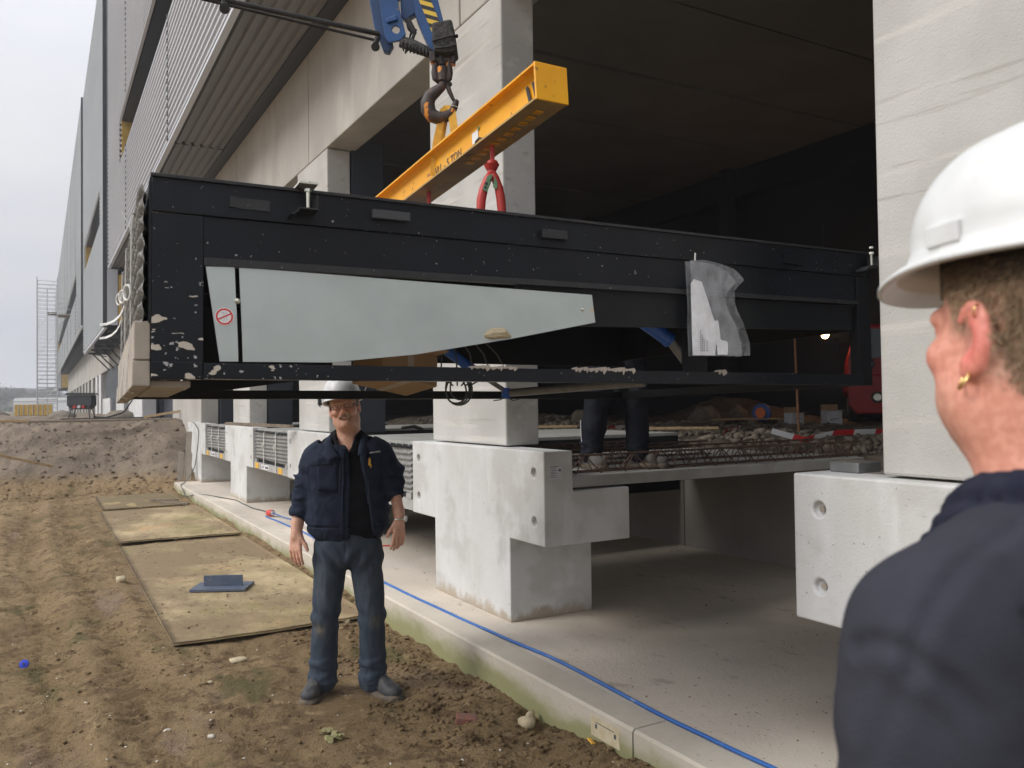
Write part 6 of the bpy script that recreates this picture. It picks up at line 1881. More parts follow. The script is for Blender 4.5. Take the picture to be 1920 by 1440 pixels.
dirn = nn * .75 + down * .55 + rng.normal(0, .22, (len(pick), 3)); dirn /= np.linalg.norm(dirn, axis=1)[:, None]
ln = (.0075 + .0045 * rng.random(len(pick)))[:, None]
sd_ = np.cross(dirn, rng.normal(0, 1, (len(pick), 3))); sd_ /= np.linalg.norm(sd_, axis=1)[:, None] + 1e-9
sd_ *= .00042
tip = base + dirn * ln
Vh = np.stack([base - sd_, base + sd_, tip], 1).reshape(-1, 3)
hcol = np.repeat((np.array([.42, .31, .20]) * (.6 + .8 * rng.random((len(pick), 1)))), 3, axis=0)
hm = np_mesh('short_hair', Vh, np.arange(len(Vh)).reshape(-1, 3), hcol, smooth=False)
M['hairv'] = mat('clipped_brown_hair', (.2, .15, .1), None, 1, .7, vcol=True)
ho = link('short_hair', hm, M['hairv'], fg); tag(ho, kind='stuff')
# ear rings
def ring(c, r, th, ax1, ax2, name):
    return MB().tube([T(tuple(np.array(c) + r * (np.array(ax1) * math.cos(t) + np.array(ax2) * math.sin(t)))) for t in np.linspace(0, 6.283, 20, endpoint=False)], th, 8, closed=True).build(name, M['gold'], fg, smooth=True)
ring((-.0855, -.004, -.037), .0100, .0016, (.55, .80, .1), (.45, -.2, .9), 'ear_ring')
ring((-.0865, -.020, .030), .0060, .0011, (.8, .55, .1), (0, -.3, .95), 'ear_ring')
helmet(fg, (HR @ rotx(math.radians(-2)), HF[1] + HR @ np.array([.012, -.012, .042])), 1.0, .038, hgt=.118, band=(.012, .055))
# polo shirt
Fp = Field((-.54, -.42, .86), (.54, .42, 1.55), .0056)
def E2(c, r, k=.05, p=2.3, rot=None): Fp.ell(c, r, k=k, fr=Bd, p=p, rot=rot)
for z, rx, ry in ((.95, .185, .150), (1.08, .190, .152), (1.20, .200, .150), (1.30, .205, .135)):
    E2((0, -.02, z), (rx, ry, .12))
Fp.caps((-.175, -.035, 1.385), (.175, -.035, 1.385), .072, .072, k=.05, fr=Bd)
Fp.caps((-.075, -.035, 1.435), (.075, -.035, 1.435), .066, .066, k=.05, fr=Bd)
E2((-.11, -.035, 1.43), (.10, .065, .04), .05, 2.0, roty(-.38)); E2((.11, -.035, 1.43), (.10, .065, .04), .05, 2.0, roty(.38))
for s in (-1, 1):
    Fp.caps((s * .190, -.035, 1.378), (s * .248, -.048, 1.12), .073, .072, k=.045, fr=Bd)
    Fp.caps((s * .240, -.048, 1.10), (s * .25, -.05, 1.02), .056, .058, k=.008, fr=Bd, cut=True)
Fp.caps((0, -.010, 1.48), (0, .02, 1.58), .062, .075, k=.015, fr=Bd, cut=True)
def pf(P):
    q = P @ Bd[0]
    x, y, z = q[:, 0], q[:, 1], q[:, 2]
    # seam from neck to arm, sleeve seam, and soft drape folds
    seam = -.0035 * np.exp(-((z - (1.452 - .5 * np.clip(np.abs(x) - .08, 0, .2) ** 1.15) ) / .0045) ** 2) * (np.abs(x) < .21) * 0
    arm = np.exp(-(((np.abs(x) - (.190 + .18 * np.clip(1.36 - z, 0, .2))) / .005) ** 2)) * (z < 1.43) * (z > 1.2)
    drape = .0115 * np.sin((np.abs(x) * .8 + z * .75) * 44 + 3 * fbm(x * 5, y * 5, z * 5, 2)) * sstep(1.40, 1.30, z) * np.exp(-((np.abs(x) - .17) / .09) ** 2)
    sl = .006 * np.sin(z * 62 + y * 22) * sstep(.215, .26, np.abs(x)) * sstep(1.33, 1.25, z)
    return seam - .0045 * arm + drape + sl + .006 * fbm(x * 6, y * 6, z * 6, 3)
po, Pp, Qp = cloth(Fp, 'polo_shirt', M['polo'], fg, .002, 11, 8.0, 2, 1.0, pf)
from mathutils.bvhtree import BVHTree
bvh = BVHTree.FromPolygons([tuple(p) for p in Pp], [tuple(int(i) for i in q) for q in Qp])
def seam(path, r, m):
    """stitched seam lying on the shirt: path given as (angle round the trunk, height) fan rays towards the trunk axis"""
    out_ = []
    for (x, y, z), (dx, dy, dz) in path:
        h = bvh.ray_cast(Vector((x, y, z)), Vector((dx, dy, dz)).normalized())
        if h[0] is not None: out_.append(tuple(h[0] + h[1] * .0006))
    if len(out_) > 2: MB().tube(out_, r, 6).build('seam', m, fg, smooth=True)
# deep creases from collar to armhole and across the sleeve
def crease(path, depth, wd):
    me_ = po.data; Vp = np.empty(len(me_.vertices) * 3, np.float32); me_.vertices.foreach_get('co', Vp); Vp = Vp.reshape(-1, 3).astype(float)
    R3 = np.array([[math.cos(-TH), -math.sin(-TH), 0], [math.sin(-TH), math.cos(-TH), 0], [0, 0, 1]])
    o_l = (np.array([0, 0, EYE]) - np.array([GXW, GYW, gz])) @ R3; H = []
    for a, b in path:
        d_l = (at(a, b, 1.0) - np.array([0, 0, EYE])) @ R3
        h = bvh.ray_cast(Vector(o_l), Vector(d_l).normalized())
        if h[0] is not None: H.append(np.array(h[0]))
    if len(H) < 2: return
    Nn = normals(Vp, np.asarray(Qp)); D = np.full(len(Vp), 9.)
    for p_, q_2 in zip(H[:-1], H[1:]):
        ba = q_2 - p_; t = np.clip(((Vp - p_) @ ba) / (ba @ ba), 0, 1); D = np.minimum(D, np.linalg.norm(Vp - p_ - t[:, None] * ba, axis=1))
    k_ = -depth * np.exp(-(D / wd) ** 2) + depth * .7 * np.exp(-((D - wd * 2.2) / (wd * 1.3)) ** 2)
    Vp = Vp + Nn * k_[:, None]
    me_.vertices.foreach_set('co', Vp.astype(np.float32).ravel()); me_.update()
crease([(1905, 985), (1840, 1030), (1790, 1075), (1745, 1140), (1718, 1200), (1708, 1260)], .0028, .0065)
crease([(1604, 1212), (1640, 1200), (1690, 1215), (1720, 1238), (1790, 1285), (1850, 1345), (1900, 1420)], .0030, .0070)
crease([(1700, 1275), (1668, 1330), (1640, 1410), (1625, 1439)], .0016, .0080)
binv = Bd[0]
for s in (-1, 1):
    for off in (0, .006):
        pth_ = []
        for t in np.linspace(0, 1, 26):
            x_ = s * (.140 + .045 * math.sin(t * 1.7) + off); z_ = 1.47 - .26 * t
            o_w = binv @ np.array([x_, -.5, z_]); d_w = binv @ np.array([0, 1., -.0])
            pth_.append((tuple(o_w), tuple(d_w)))
        seam(pth_, .0007, M['collar'])
# knitted collar turned down round the neck
Fc = Field((-.17, -.18, 1.38), (.17, .17, 1.58), .0042)
for i in range(28):
    t0, t1 = 2 * math.pi * i / 28, 2 * math.pi * (i + 1) / 28
    def cp_(t, r, z): return (r * 1.05 * math.sin(t), -.018 + r * 1.02 * math.cos(t), z - .045 * max(0, math.cos(t)) ** 2 + .012 * max(0, -math.cos(t)))
    if abs(math.sin(t0 / 2)) < .12: continue
    Fc.caps(cp_(t0, .078, 1.522), cp_(t1, .078, 1.522), .0065, .0065, k=.006, fr=Bd)
    Fc.caps(cp_(t0, .088, 1.510), cp_(t1, .088, 1.510), .0065, .0065, k=.014, fr=Bd)
    Fc.caps(cp_(t0, .100, 1.490), cp_(t1, .100, 1.490), .0055, .0055, k=.014, fr=Bd)
    Fc.caps(cp_(t0, .112, 1.472), cp_(t1, .112, 1.472), .0050, .0050, k=.012, fr=Bd)
cloth(Fc, 'collar', M['collar'], fg, .001, 30, 3.0, 1)
Ft = Field((-.32, -.3, .03), (.32, .3, 1.06), .011)
Ft.ell((0, -.02, .93), (.175, .135, .12), k=.04, fr=Bd, p=2.4)
for s in (-1, 1):
    Ft.caps((s * .09, -.02, .88), (s * .11, 0, .50), .105, .080, k=.03, fr=Bd); Ft.caps((s * .11, 0, .50), (s * .12, -.02, .08), .078, .072, k=.03, fr=Bd)
cloth(Ft, 'work_trousers', M['darkcloth'], fg, .005, 9, 1.0, 1)
for s in (-1, 1):
    q = Bd[0] @ np.array((s * .12, .02, 0)); shoe(fg, q[0], q[1], yaw + math.pi - .12, 'shoe', 'sole')

# ------------------------------------------------------------------ the worker on the floor plank, bending behind the frame
wk = empty('person', (3.50, 4.66, 1.139), -TH)
tag(wk, 'worker in black trousers and grey boots on floor plank, upper body hidden by black frame', 'person')
ax0, ax1 = -.19, .14                                              # the two feet across the picture
F = Field((-.45, -.6, .03), (.45, .35, 1.45), .010)
F.caps((ax0, 0, .08), (-.13, -.03, .50), .035, .05, k=.03); F.caps((-.13, -.03, .50), (-.07, .10, .88), .05, .08, k=.03)
F.caps((ax1, .03, .08), (.12, .02, .50), .035, .05, k=.03); F.caps((.12, .02, .50), (.06, .12, .88), .05, .08, k=.03)
F.caps((0, .10, .90), (0, -.05, 1.12), .11, .12, k=.06); F.caps((0, -.05, 1.12), (0, -.22, 1.20), .12, .10, k=.06)
F.caps((-.16, -.24, 1.20), (.16, -.24, 1.20), .055, k=.05)
wf = (rotz(math.pi) @ rotx(-.9), np.array([0, -.37, 1.19]))
head(F, wf, neck=.10)
for s in (-1, 1):
    F.caps((s * .18, -.24, 1.19), (s * .23, -.26, 1.03), .045, .038, k=.03); F.caps((s * .23, -.26, 1.03), (s * .15, -.42, 1.06), .036, .027, k=.02)
    hand(F, (s * .15, -.42, 1.06), (-s * .4, -.6, -.3), np.array([0, 0, -1.]), (-s, .2, 0), 1.0, .7)
P, Qd = F.mesh(); colr, q_ = skin_colour(P, wf, (.50, .27, .19), (.4, .14, .11), (.52, .2, .15))
link('body', np_mesh('body', P, Qd, colr), M['skin'], wk)
Ft = Field((-.40, -.30, .02), (.40, .35, 1.10), .0068)
Ft.caps((0, .11, .90), (0, .02, 1.0), .150, .140, k=.05)
Ft.caps((ax0, .0, .10), (ax0 + .02, -.01, .30), .072, .080, k=.03); Ft.caps((ax0 + .02, -.01, .30), (-.13, -.03, .52), .080, .090, k=.03); Ft.caps((-.13, -.03, .52), (-.07, .09, .88), .090, .115, k=.04)
Ft.caps((ax1, .03, .10), (.13, .02, .52), .072, .085, k=.03); Ft.caps((.13, .02, .52), (.06, .11, .88), .088, .115, k=.04)
for i in range(4):
    Ft.ell((ax0 + .003, .0, .09 + .035 * i), (.078, .078, .011), k=.016, rot=roty(.25 * (-1) ** i)); Ft.ell((ax1, .03, .09 + .035 * i), (.078, .078, .011), k=.016, rot=roty(-.25 * (-1) ** i))
cloth(Ft, 'work_trousers', M['darkcloth'], wk, .006, 12, 4.0, 1, .8)
Ft = Field((-.40, -.55, .70), (.40, .32, 1.42), .0095)
Ft.caps((0, .06, 1.00), (0, -.06, 1.14), .155, .165, k=.06); Ft.caps((0, -.06, 1.14), (0, -.21, 1.21), .165, .13, k=.06); Ft.caps((-.16, -.23, 1.20), (.16, -.23, 1.20), .075, k=.05)
for s in (-1, 1):
    Ft.caps((s * .18, -.24, 1.19), (s * .235, -.26, 1.03), .065, .055, k=.03); Ft.caps((s * .235, -.26, 1.03), (s * .165, -.38, 1.06), .052, .045, k=.03)
cloth(Ft, 'work_jacket', M['darkcloth'], wk, .005, 10, 6.0, 1)
M['bootgrey'] = mat('dusty_grey_boot', (.13, .12, .11), (.08, .075, .07), 14, .8, bump=.3, bsc=60)
shoe(wk, ax0, -.02, .35, 'bootgrey', 'sole'); shoe(wk, ax1 + .02, .02, 1.15, 'bootgrey', 'sole')
helmet(wk, wf, 1.0, .04)
MB().strip([(ax0 - .072, -.02, .34), (ax0 - .070, -.03, .22), (ax0 - .062, -.035, .16)], (.3, 1, 0), .018, .004).build('reflective_piping', M['whiteprint'], wk)

# ================================================================== things on the ground
def sheet(name_lbl, x0, x1, y0, y1, z, m, rz=0.0, tilt=0.0, skew=0.0):
    nx, ny = 24, 60
    xs = np.linspace(x0, x1, nx); ys = np.linspace(y0, y1, ny)
    X, Y = np.meshgrid(xs, ys, indexing='ij')
    Xs = X + skew * (Y - y0)
    Z = z + .010 * fbm(X * .8, Y * .6, 3., 2) + .004 * fbm(X * 4, Y * 3, 5., 3) + tilt * (X - x0)
    V = np.concatenate([np.stack([Xs, Y, Z + .018], -1).reshape(-1, 3), np.stack([Xs, Y, Z], -1).reshape(-1, 3)])
    ii = np.arange(nx * ny).reshape(nx, ny); n0 = nx * ny
    top = np.stack([ii[:-1, :-1], ii[1:, :-1], ii[1:, 1:], ii[:-1, 1:]], -1).reshape(-1, 4)
    bot = top[:, ::-1] + n0
    def side(a): return np.stack([a[:-1], a[:-1] + n0, a[1:] + n0, a[1:]], -1)
    Q = np.concatenate([top, bot, side(ii[0]), side(ii[-1])[:, ::-1], side(ii[:, 0])[:, ::-1], side(ii[:, -1])])
    o = link('plywood_sheet', np_mesh('plywood_sheet', V, Q, smooth=False), m)
    return tag(o, name_lbl, 'plywood sheet', 'plywood sheets laid on the soil')
sheet('nearest and largest plywood sheet, with green algae and a steel plate lying on it', .775, 2.16, 6.00, 10.45, .010, M['ply'], skew=.002)
sheet('middle plywood sheet on the soil, half covered in mud', .79, 2.19, 10.80, 14.2, .012, M['ply'])
sheet('farthest plywood sheet near the bank, almost wholly covered in mud', .85, 2.10, 14.45, 16.6, .012, M['ply2'])
P_ = pts(900, .8, 2.1, 6.2, 16.4); P_ = P_[vnoise(P_[:, 0] * 1.8, P_[:, 1] * 1.3, 7.) > -.15]
lumps('mud_crumbs', P_, .002 + .008 * rng.random(len(P_)) ** 2.5, lambda x, y: 0 * x + .030, M['clod'], label='crumbs of mud on the plywood sheets')

tp = empty('steel_anchor_plate', (1.10, 7.52, .034), math.radians(-27))
tag(tp, 'blue-grey painted steel plate with an upright fin lying on the largest plywood sheet', 'steel plate')
MB().box((0, 0, 0), (.47, .30, .022)).build('base_plate', M['plateblue'], tp, bevel=.002)
MB().box((.08, .13, .0225), (.41, .148, .112)).build('upright_fin', M['plateblue'], tp, bevel=.0015)
P_ = np.stack([.08 + .38 * rng.random(16), .0 + .06 * rng.random(16)], -1)

def stone(x, y, r, m, label, cat='stone', grp=None, fl=.6, sub=ICO2, seed=0):
    v, f = sub
    rr = np.random.default_rng(seed + 11)
    J = 1 + .28 * vnoise(v[:, 0] * 1.6 + seed, v[:, 1] * 1.6, v[:, 2] * 1.6 + seed)
    q = v * J[:, None]
    q = np.sign(q) * np.abs(q) ** .85
    V = q * np.array([r, r * .75, r * fl])
    o = link('stone', np_mesh('stone', V, f, smooth=False), m)
    o.location = (x, y, float(ground_h(x, y)) + r * fl * .45); o.rotation_euler = (0, 0, seed * 1.7)
    return tag(o, label, cat, grp)
stone(.649, 8.47, .060, M['palestone'], 'pale stone on the soil left of the largest plywood sheet', seed=1)
stone(1.10, 5.50, .060, M['palestone'], 'flat pale stone in front of the corner of the largest plywood sheet', fl=.3, seed=2)
stone(2.13, 3.64, .048, M['palestone'], 'large cream stone resting against the kerb', seed=3, fl=.75)
stone(2.19, 3.70, .030, M['palestone'], 'small pointed cream stone behind the large one by the kerb', seed=4, fl=.9)
stone(1.98, 6.02, .035, M['palestone'], 'pale stone by the kerb at the plywood corner', seed=5)
stone(.56, 4.55, .026, M['whitestone'], 'white pebble lying in the wheel rut in front of the plywood', seed=6)
stone(.72, 4.25, .018, M['whitestone'], 'small white pebble near the lower left corner of the picture', seed=7)
stone(.86, 5.1, .018, M['palestone'], 'cream pebble half sunk in the brown soil left of the man', seed=9)
b_ = empty('brick', (1.865, 3.78, float(ground_h(1.865, 3.78)) + .014), math.radians(-22))
b_.rotation_euler = (math.radians(10), math.radians(6), math.radians(-25))
tag(b_, 'broken red brick lying in the soil right of the man\'s boots', 'brick')
MB().box((-.055, -.03, -.02), (.05, .03, .02)).build('brick_body', M['brick'], b_, bevel=.004)
# trampled leaves
lv = empty('leafy_weed', (1.215, 3.93, float(ground_h(1.215, 3.93))))
tag(lv, 'pale green trampled leaves in the soil at the bottom of the picture', 'plant')
rr_ = random.Random(5)
for k in range(11):
    a = rr_.random() * 6.28; d = .02 + .04 * rr_.random(); L0 = .022 + .018 * rr_.random()
    cx_, cy_ = math.cos(a) * d * .7, math.sin(a) * d * 1.3; ca_, sa_ = math.cos(a + .6), math.sin(a + .6)
    V = []; Fs = []
    for i, t in enumerate(np.linspace(-1, 1, 6)):
        wdt = .013 * math.sqrt(max(0, 1 - t * t * .92)); zz = .012 + .014 * (1 - t * t) + .006 * rr_.random()
        for s in (-1, 1):
            V.append((cx_ + ca_ * L0 * t - sa_ * wdt * s, cy_ + sa_ * L0 * t + ca_ * wdt * s, zz - .006 * abs(s)))
    for i in range(5): Fs.append((2 * i, 2 * i + 1, 2 * i + 3, 2 * i + 2))
    o = MB().add(V, Fs).build('leaf', M['weed'], lv)
    s_ = o.modifiers.new('s', 'SOLIDIFY'); s_.thickness = .0012
cp = empty('plastic_disc', (-.085, 6.05, float(ground_h(-.085, 6.05)) + .03)); cp.rotation_euler = (1.15, .1, -.3)
tag(cp, 'small round bright blue plastic disc in the soil near the left edge', 'plastic disc')
MB().cyl((0, 0, 0), (0, 0, .014), .028, .026, n=24).cyl((0, 0, .0141), (0, 0, .022), .013, .012, n=16).build('cap', mat('bright_blue_plastic', (.02, .05, .55), None, 4, .4), cp, bevel=.002)
MB().cyl((0, 0, .0221), (0, 0, .0226), .007, n=12).build('hole', M['black'], cp)
yb = empty('yellow_plastic_bit', (2.19, 3.16, float(ground_h(2.19, 3.16)) + .02)); yb.rotation_euler = (.4, .3, .2)
tag(yb, 'little yellow plastic scrap on the clods by the kerb near the name plate', 'plastic scrap')
MB().box((-.012, -.02, 0), (.012, .02, .008)).build('scrap', M['labelyellow'], yb, bevel=.002)

# cables on the floor
def cable(name, pts_, r, m, label, n=90, wob=0.0, z=FZ):
    P_ = np.array(pts_, float); s = np.concatenate([[0], np.cumsum(np.linalg.norm(np.diff(P_, axis=0), axis=1))])
    t = np.linspace(0, s[-1], n)
    out = np.stack([np.interp(t, s, P_[:, i]) for i in range(3)], -1)
    for _ in range(6): out[1:-1] = (out[:-2] + 2 * out[1:-1] + out[2:]) / 4
    out[:, 0] += wob * fbm(t * 1.7, t * 0, 2., 3)
    o = MB().tube([tuple(p) for p in out], r, 8).build(name, m, smooth=True)
    return tag(o, label, 'cable')
z_ = FZ + .011
cable('blue_hose', [(2.55, 11.0, z_), (2.60, 9.4, z_), (2.56, 8.6, z_), (2.47, 7.4, z_ + .004), (2.40, 6.45, z_ + .003), (2.412, 5.7, z_), (2.43, 5.16, z_), (2.455, 4.4, z_), (2.49, 3.9, z_), (2.475, 3.46, z_), (2.45, 2.94, z_), (2.465, 2.35, z_), (2.50, 1.2, z_), (2.6, -1, z_)], .0095, M['bluecable'],
      'bright blue cable running along the floor edge beside the kerb', 160, .012)
cable('grey_cable', [(2.66, 17.6, 1.32), (2.655, 17.4, 1.30), (2.66, 16.9, 1.15), (2.64, 16.9, .8), (2.58, 16.95, .4), (2.42, 16.9, .19), (2.26, 16.4, .182), (2.20, 15.4, .05), (2.28, 14.6, .17), (2.38, 14.2, z_), (2.62, 13.2, z_), (2.60, 12.0, z_), (2.72, 11.2, z_)], .008, M['cable'],
      'thin grey cable hanging down the farthest pier and trailing over the kerb', 160, .01)
plug = empty('red_plug', (2.60, 11.05, FZ), .3); tag(plug, 'round red and white plug socket on the floor behind the man\'s hand', 'plug')
MB().cyl((0, 0, .045), (.0, -.10, .055), .045, .040, n=18).build('plug_body', M['redplug'], plug, bevel=.004)
MB().cyl((0, -.101, .055), (0, -.112, .056), .030, n=16).build('plug_face', M['whiteprint'], plug)
MB().tube([(0, -.11, .05), (-.01, -.4, .02), (-.05, -.9, .012), (.0, -1.6, .012)], .008, 6).build('lead', M['bluecable'], plug, smooth=True)
rs_ = MB().box((0, 0, 0), (.16, .02, .012)).cyl((0, .01, .006), (-.18, .02, .006), .003, n=6).build('red_stick', M['redplug'])
rs_.location = (2.95, 8.05, FZ + .001); rs_.rotation_euler = (0, 0, -.5)
tag(rs_, 'thin red stick on the pit floor behind the man, left of the pier stem', 'stick')

def plank(p, L0, w, h, yaw, pitch, m, label, cat='timber', grp=None):
    o = MB().box((0, -w / 2, 0), (L0, w / 2, h)).build('timber_plank', m, bevel=.003)
    o.location = p; o.rotation_euler = (0, pitch, yaw)
    return tag(o, label, cat, grp)
plank((-1.35, 16.85, 1.02), 1.75, .10, .04, .42, .28, M['timber'], 'raw timber plank slanting down the soil bank at the left edge')
plank((-2.4, 19.0, 1.40), 2.2, .10, .05, .03, .02, M['timber'], 'raw timber plank lying along the top of the bank at the left edge')
plank((-.5, 20.0, 1.33), 2.4, .14, .04, -.05, 0, M['greytimber'], 'weathered grey board on the bank crest left of the power box')
plank((.42, 22.4, 1.36), 2.1, .30, .03, .10, 0, M['tarmac'], 'flat black sheet on the bank crest under the power box')
plank((2.05, 20.4, 1.38), 1.1, .10, .05, -.35, -.16, M['timber'], 'short pale timber propped at the top of the bank by the corner wall')
plank((2.1, 14.35, .03), .55, .07, .03, 2.3, 0, M['greytimber'], 'short weathered stick by the kerb beside the farthest plywood sheet')
plank((2.0, 14.8, .06), .5, .05, .03, 2.5, .02, M['greytimber'], 'thin weathered stick lying across another one by the kerb')
plank((2.62, 9.95, 1.345), 1.15, .06, .035, 2.08, -.03, M['greytimber'], 'old grey batten resting on the pier behind the man')
for i, (x, y, h_, w_) in enumerate(((2.50, 17.30, 1.02, .10), (2.36, 17.34, .62, .10), (2.50, 17.22, .60, .09))):
    o = MB().box((0, 0, -.2), (w_, .05, .0)).build('formwork_board', M['timber'], bevel=.003) if 0 else MB().box((0, 0, -h_ * .9), (w_, .05, 0)).build('formwork_board', M['dusty'], bevel=.003)
    o.location = (x, y, h_ + .12); o.rotation_euler = (0, .06, -.1)
    tag(o, ('tallest upright timber board at the end of the bank', 'middle upright timber board at the end of the bank', 'short upright timber board touching the last pier')[i], 'timber board')

# power distribution box on legs
pb_ = empty('power_box', (.93, 24.0, 1.36), -.45); tag(pb_, 'dark site power distribution box with sockets on splayed legs on the bank crest', 'power box')
MB().box((-.30, -.16, .34), (.30, .16, .60)).prism([(-.30, .34), (.30, .34), (.22, .24), (-.22, .24)], -.14, .14, lambda a, c, t: (a, t, c)).build('cabinet', M['charcoal'], pb_)
MB().prism([(-.35, .61), (.35, .61), (.30, .66), (-.30, .66)], -.2, .2, lambda a, c, t: (a, t, c)).build('lid', M['charcoal'], pb_)
for s in (-1, 1):
    for t in (-1, 1): MB().cyl((s * .2, t * .1, .30), (s * .27, t * .16, 0), .014, n=6).build('leg', M['charcoal'], pb_)
for x in (-.11, .0, .11): MB().cyl((x, -.145, .31), (x, -.19, .30), .038, n=12).build('socket', M['redplug'] if x != 0 else M['whiteprint'], pb_)
cable('black_cable', [(1.2, 23.9, 1.40), (1.5, 24.2, 1.37), (2.0, 25, 1.5), (2.55, 26.0, 2.3), (2.72, 26.5, 3.2)], .02, M['black'], 'black cable rising from the ground to the far facade behind the power box', 60, .01)

# insulation packs
for i in range(8):
    o = empty('insulation_pack', (-.98 + .185 * i, 42.3 - .10 * i, 1.28), -.04)
    tag(o, 'yellow wrapped insulation pack, ' + ('leftmost', 'second from the left', 'third from the left', 'fourth from the left', 'fourth from the right', 'third from the right', 'second from the right', 'rightmost')[i] + ' of the row by the scaffold', 'insulation pack', 'row of yellow insulation packs')
    MB().box((0, 0, .08), (.135, .6, .56)).build('pack', M['insul'], o)
    MB().box((.137, -.02, .0), (.160, .6, .56)).build('wrapping', M['whitebox'], o)
    MB().box((.02, .02, 0), (.12, .5, .078)).build('pallet_foot', M['greytimber'], o)

# scaffold tower
sc = empty('scaffold_tower', (-.14, 45.7, 1.26), -.01); tag(sc, 'tall slender galvanised scaffold tower standing before the far end of the building', 'scaffold')
th_ = 6.75; ww = .86
tube_me = MB().cyl((0, 0, 0), (0, 0, th_), .022, n=6).mesh('standard')
for k, (x, y) in enumerate(((0, 0), (ww, 0), (0, 1.2), (ww, 1.2), (ww * .5, 0.6))):
    o = link('standard', tube_me, M['scaffold'], sc); o.location = (x, y, 0 if k < 4 else -.0)
    if k == 4: o.scale = (1, 1, .93)
rung_me = MB().cyl((0, 0, 0), (ww, 0, 0), .016, n=5).mesh('rung')
side_me = MB().cyl((0, 0, 0), (0, 1.2, 0), .016, n=5).mesh('ledger')
for i in range(33):
    z = .25 + i * .197
    for y in (0, 1.2):
        o = link('rung', rung_me, M['scaffold'], sc); o.location = (0, y, z)
for i in range(9):
    for x in (0, ww):
        o = link('ledger', side_me, M['scaffold'], sc); o.location = (x, 0, .4 + i * .76)
for i in range(5):
    MB().cyl((0, 0, .3 + i * 1.3), (ww, 0.0, 1.5 + i * 1.3), .013, n=5).build('brace', M['scaffold'], sc)
MB().box((.45, .05, 5.0), (.86, 1.1, 5.06)).build('platform', M['greytimber'], sc)
mb = MB()
for z in (5.0, 5.25, 5.5, 5.75): mb.cyl((ww, 0, z), (ww + .55, .3, z), .016, n=5)
mb.cyl((ww, 0, 4.3), (ww + .5, .3, 4.98), .016, n=5).build('outrigger', M['scaffold'], sc)
MB().box((ww, 0, 4.90), (ww + .55, 1.0, 4.95)).build('platform', M['greytimber'], sc)

# soil heaps far off
for i, (x, y, r, h_) in enumerate(((-2.6, 52, 1.2, .50), (.75, 36.5, .6, .30), (2.2, 29.5, .5, .32))):
    v, f = ICO2
    V = v * (1 + .25 * vnoise(v[:, 0] * 2 + i, v[:, 1] * 2, v[:, 2] * 2))[:, None] * np.array([r, r, h_])
    o = link('soil_heap', np_mesh('soil_heap', V, f), M['rubblestone']); o.location = (x, y, 1.26)
    tag(o, ('small grey soil heap left of the yellow insulation packs', 'small soil heap right of the scaffold foot', 'low soil heap by the far wall panels')[i], 'soil heap')

# ================================================================== far background
def tree(px, d, h_, w_, label, seed):
    p = at(px, 769, d); base = np.array([p[0], p[1], 1.3])
    r = empty('tree', base); tag(r, label, 'tree', 'hazy trees on the horizon')
    rg_ = np.random.default_rng(seed)
    tk = MB().tube([(0, 0, -.3), (.1, 0, h_ * .3), (.0, .1, h_ * .62)], [.02 * h_, .014 * h_, .006 * h_], 6)
    for k in range(5):
        a = k * 1.3; tk.tube([(0, 0, h_ * (.25 + .06 * k)), (math.cos(a) * w_ * .28, math.sin(a) * w_ * .28, h_ * (.5 + .06 * k))], [.007 * h_, .003 * h_], 5)
    tk.build('trunk', M['bark'], r)
    n = 2600
    c = rg_.normal(0, 1, (9, 3)) * np.array([w_ * .24, w_ * .24, h_ * .16]) + [0, 0, h_ * .62]
    q = c[rg_.integers(0, 9, n)] + rg_.normal(0, 1, (n, 3)) * np.array([w_ * .12, w_ * .12, h_ * .085])
    q[:, 2] = np.clip(q[:, 2], h_ * .18, h_)
    s = .012 * h_ + .02 * h_ * rg_.random(n)
    a1 = rg_.normal(0, 1, (n, 3)); a1 /= np.linalg.norm(a1, axis=1)[:, None]; a2 = np.cross(a1, rg_.normal(0, 1, (n, 3))); a2 /= np.linalg.norm(a2, axis=1)[:, None]
    V = np.stack([q - a1 * s[:, None], q + a2 * s[:, None], q + a1 * s[:, None], q - a2 * s[:, None]], 1).reshape(-1, 3)
    link('crown', np_mesh('crown', V, np.arange(len(V)).reshape(-1, 4), smooth=False), M['leaf'], r)
TL = [(-14, 190, 6.5, 8, 'hazy tree cut by the left edge of the picture'), (4, 175, 5, 6, 'hazy tree at the far left of the horizon'), (20, 230, 5.5, 7, 'pale hazy tree beside the pitched roof left of the scaffold'),
      (52, 240, 5.5, 7, 'pale hazy tree between the roof and the scaffold'), (62, 200, 4.5, 6, 'hazy tree touching the left side of the scaffold tower'), (82, 200, 5.5, 6, 'hazy tree seen through the scaffold tower'),
      (100, 220, 6, 7, 'hazy tree between scaffold and building end'), (112, 240, 6, 7, 'hazy tree against the end of the building')]
for i, t in enumerate(TL): tree(*t, seed=i + 3)
for px, d, w_, lab in ((34, 215, 12, 'hazy house with a steep dark roof left of the scaffold'), (70, 230, 10, 'hazy house with a dark roof behind the scaffold')):
    p = at(px, 769, d); r = empty('house', (p[0], p[1], 1.3), -TH); tag(r, lab, 'house')
    MB().box((-w_ / 2, 0, 0), (w_ / 2, 8, 3)).build('wall', M['farwall'], r)
    MB().prism([(-w_ / 2 - .4, 3.02), (w_ / 2 + .4, 3.02), (w_ * .1, 6.0), (-w_ * .1, 6.0)], -.3, 8.3, lambda a, c, t: (a, t, c)).build('roof', M['roofdark'], r)
    for x in (-3, 0, 3): MB().box((x - .5, -.05, 1), (x + .5, -.01, 2.2)).build('window', M['winglass'], r)
p = at(88, 769, 150); r = empty('shed', (p[0], p[1], 1.3), -TH); tag(r, 'long low white shed on the horizon behind the scaffold foot', 'shed')
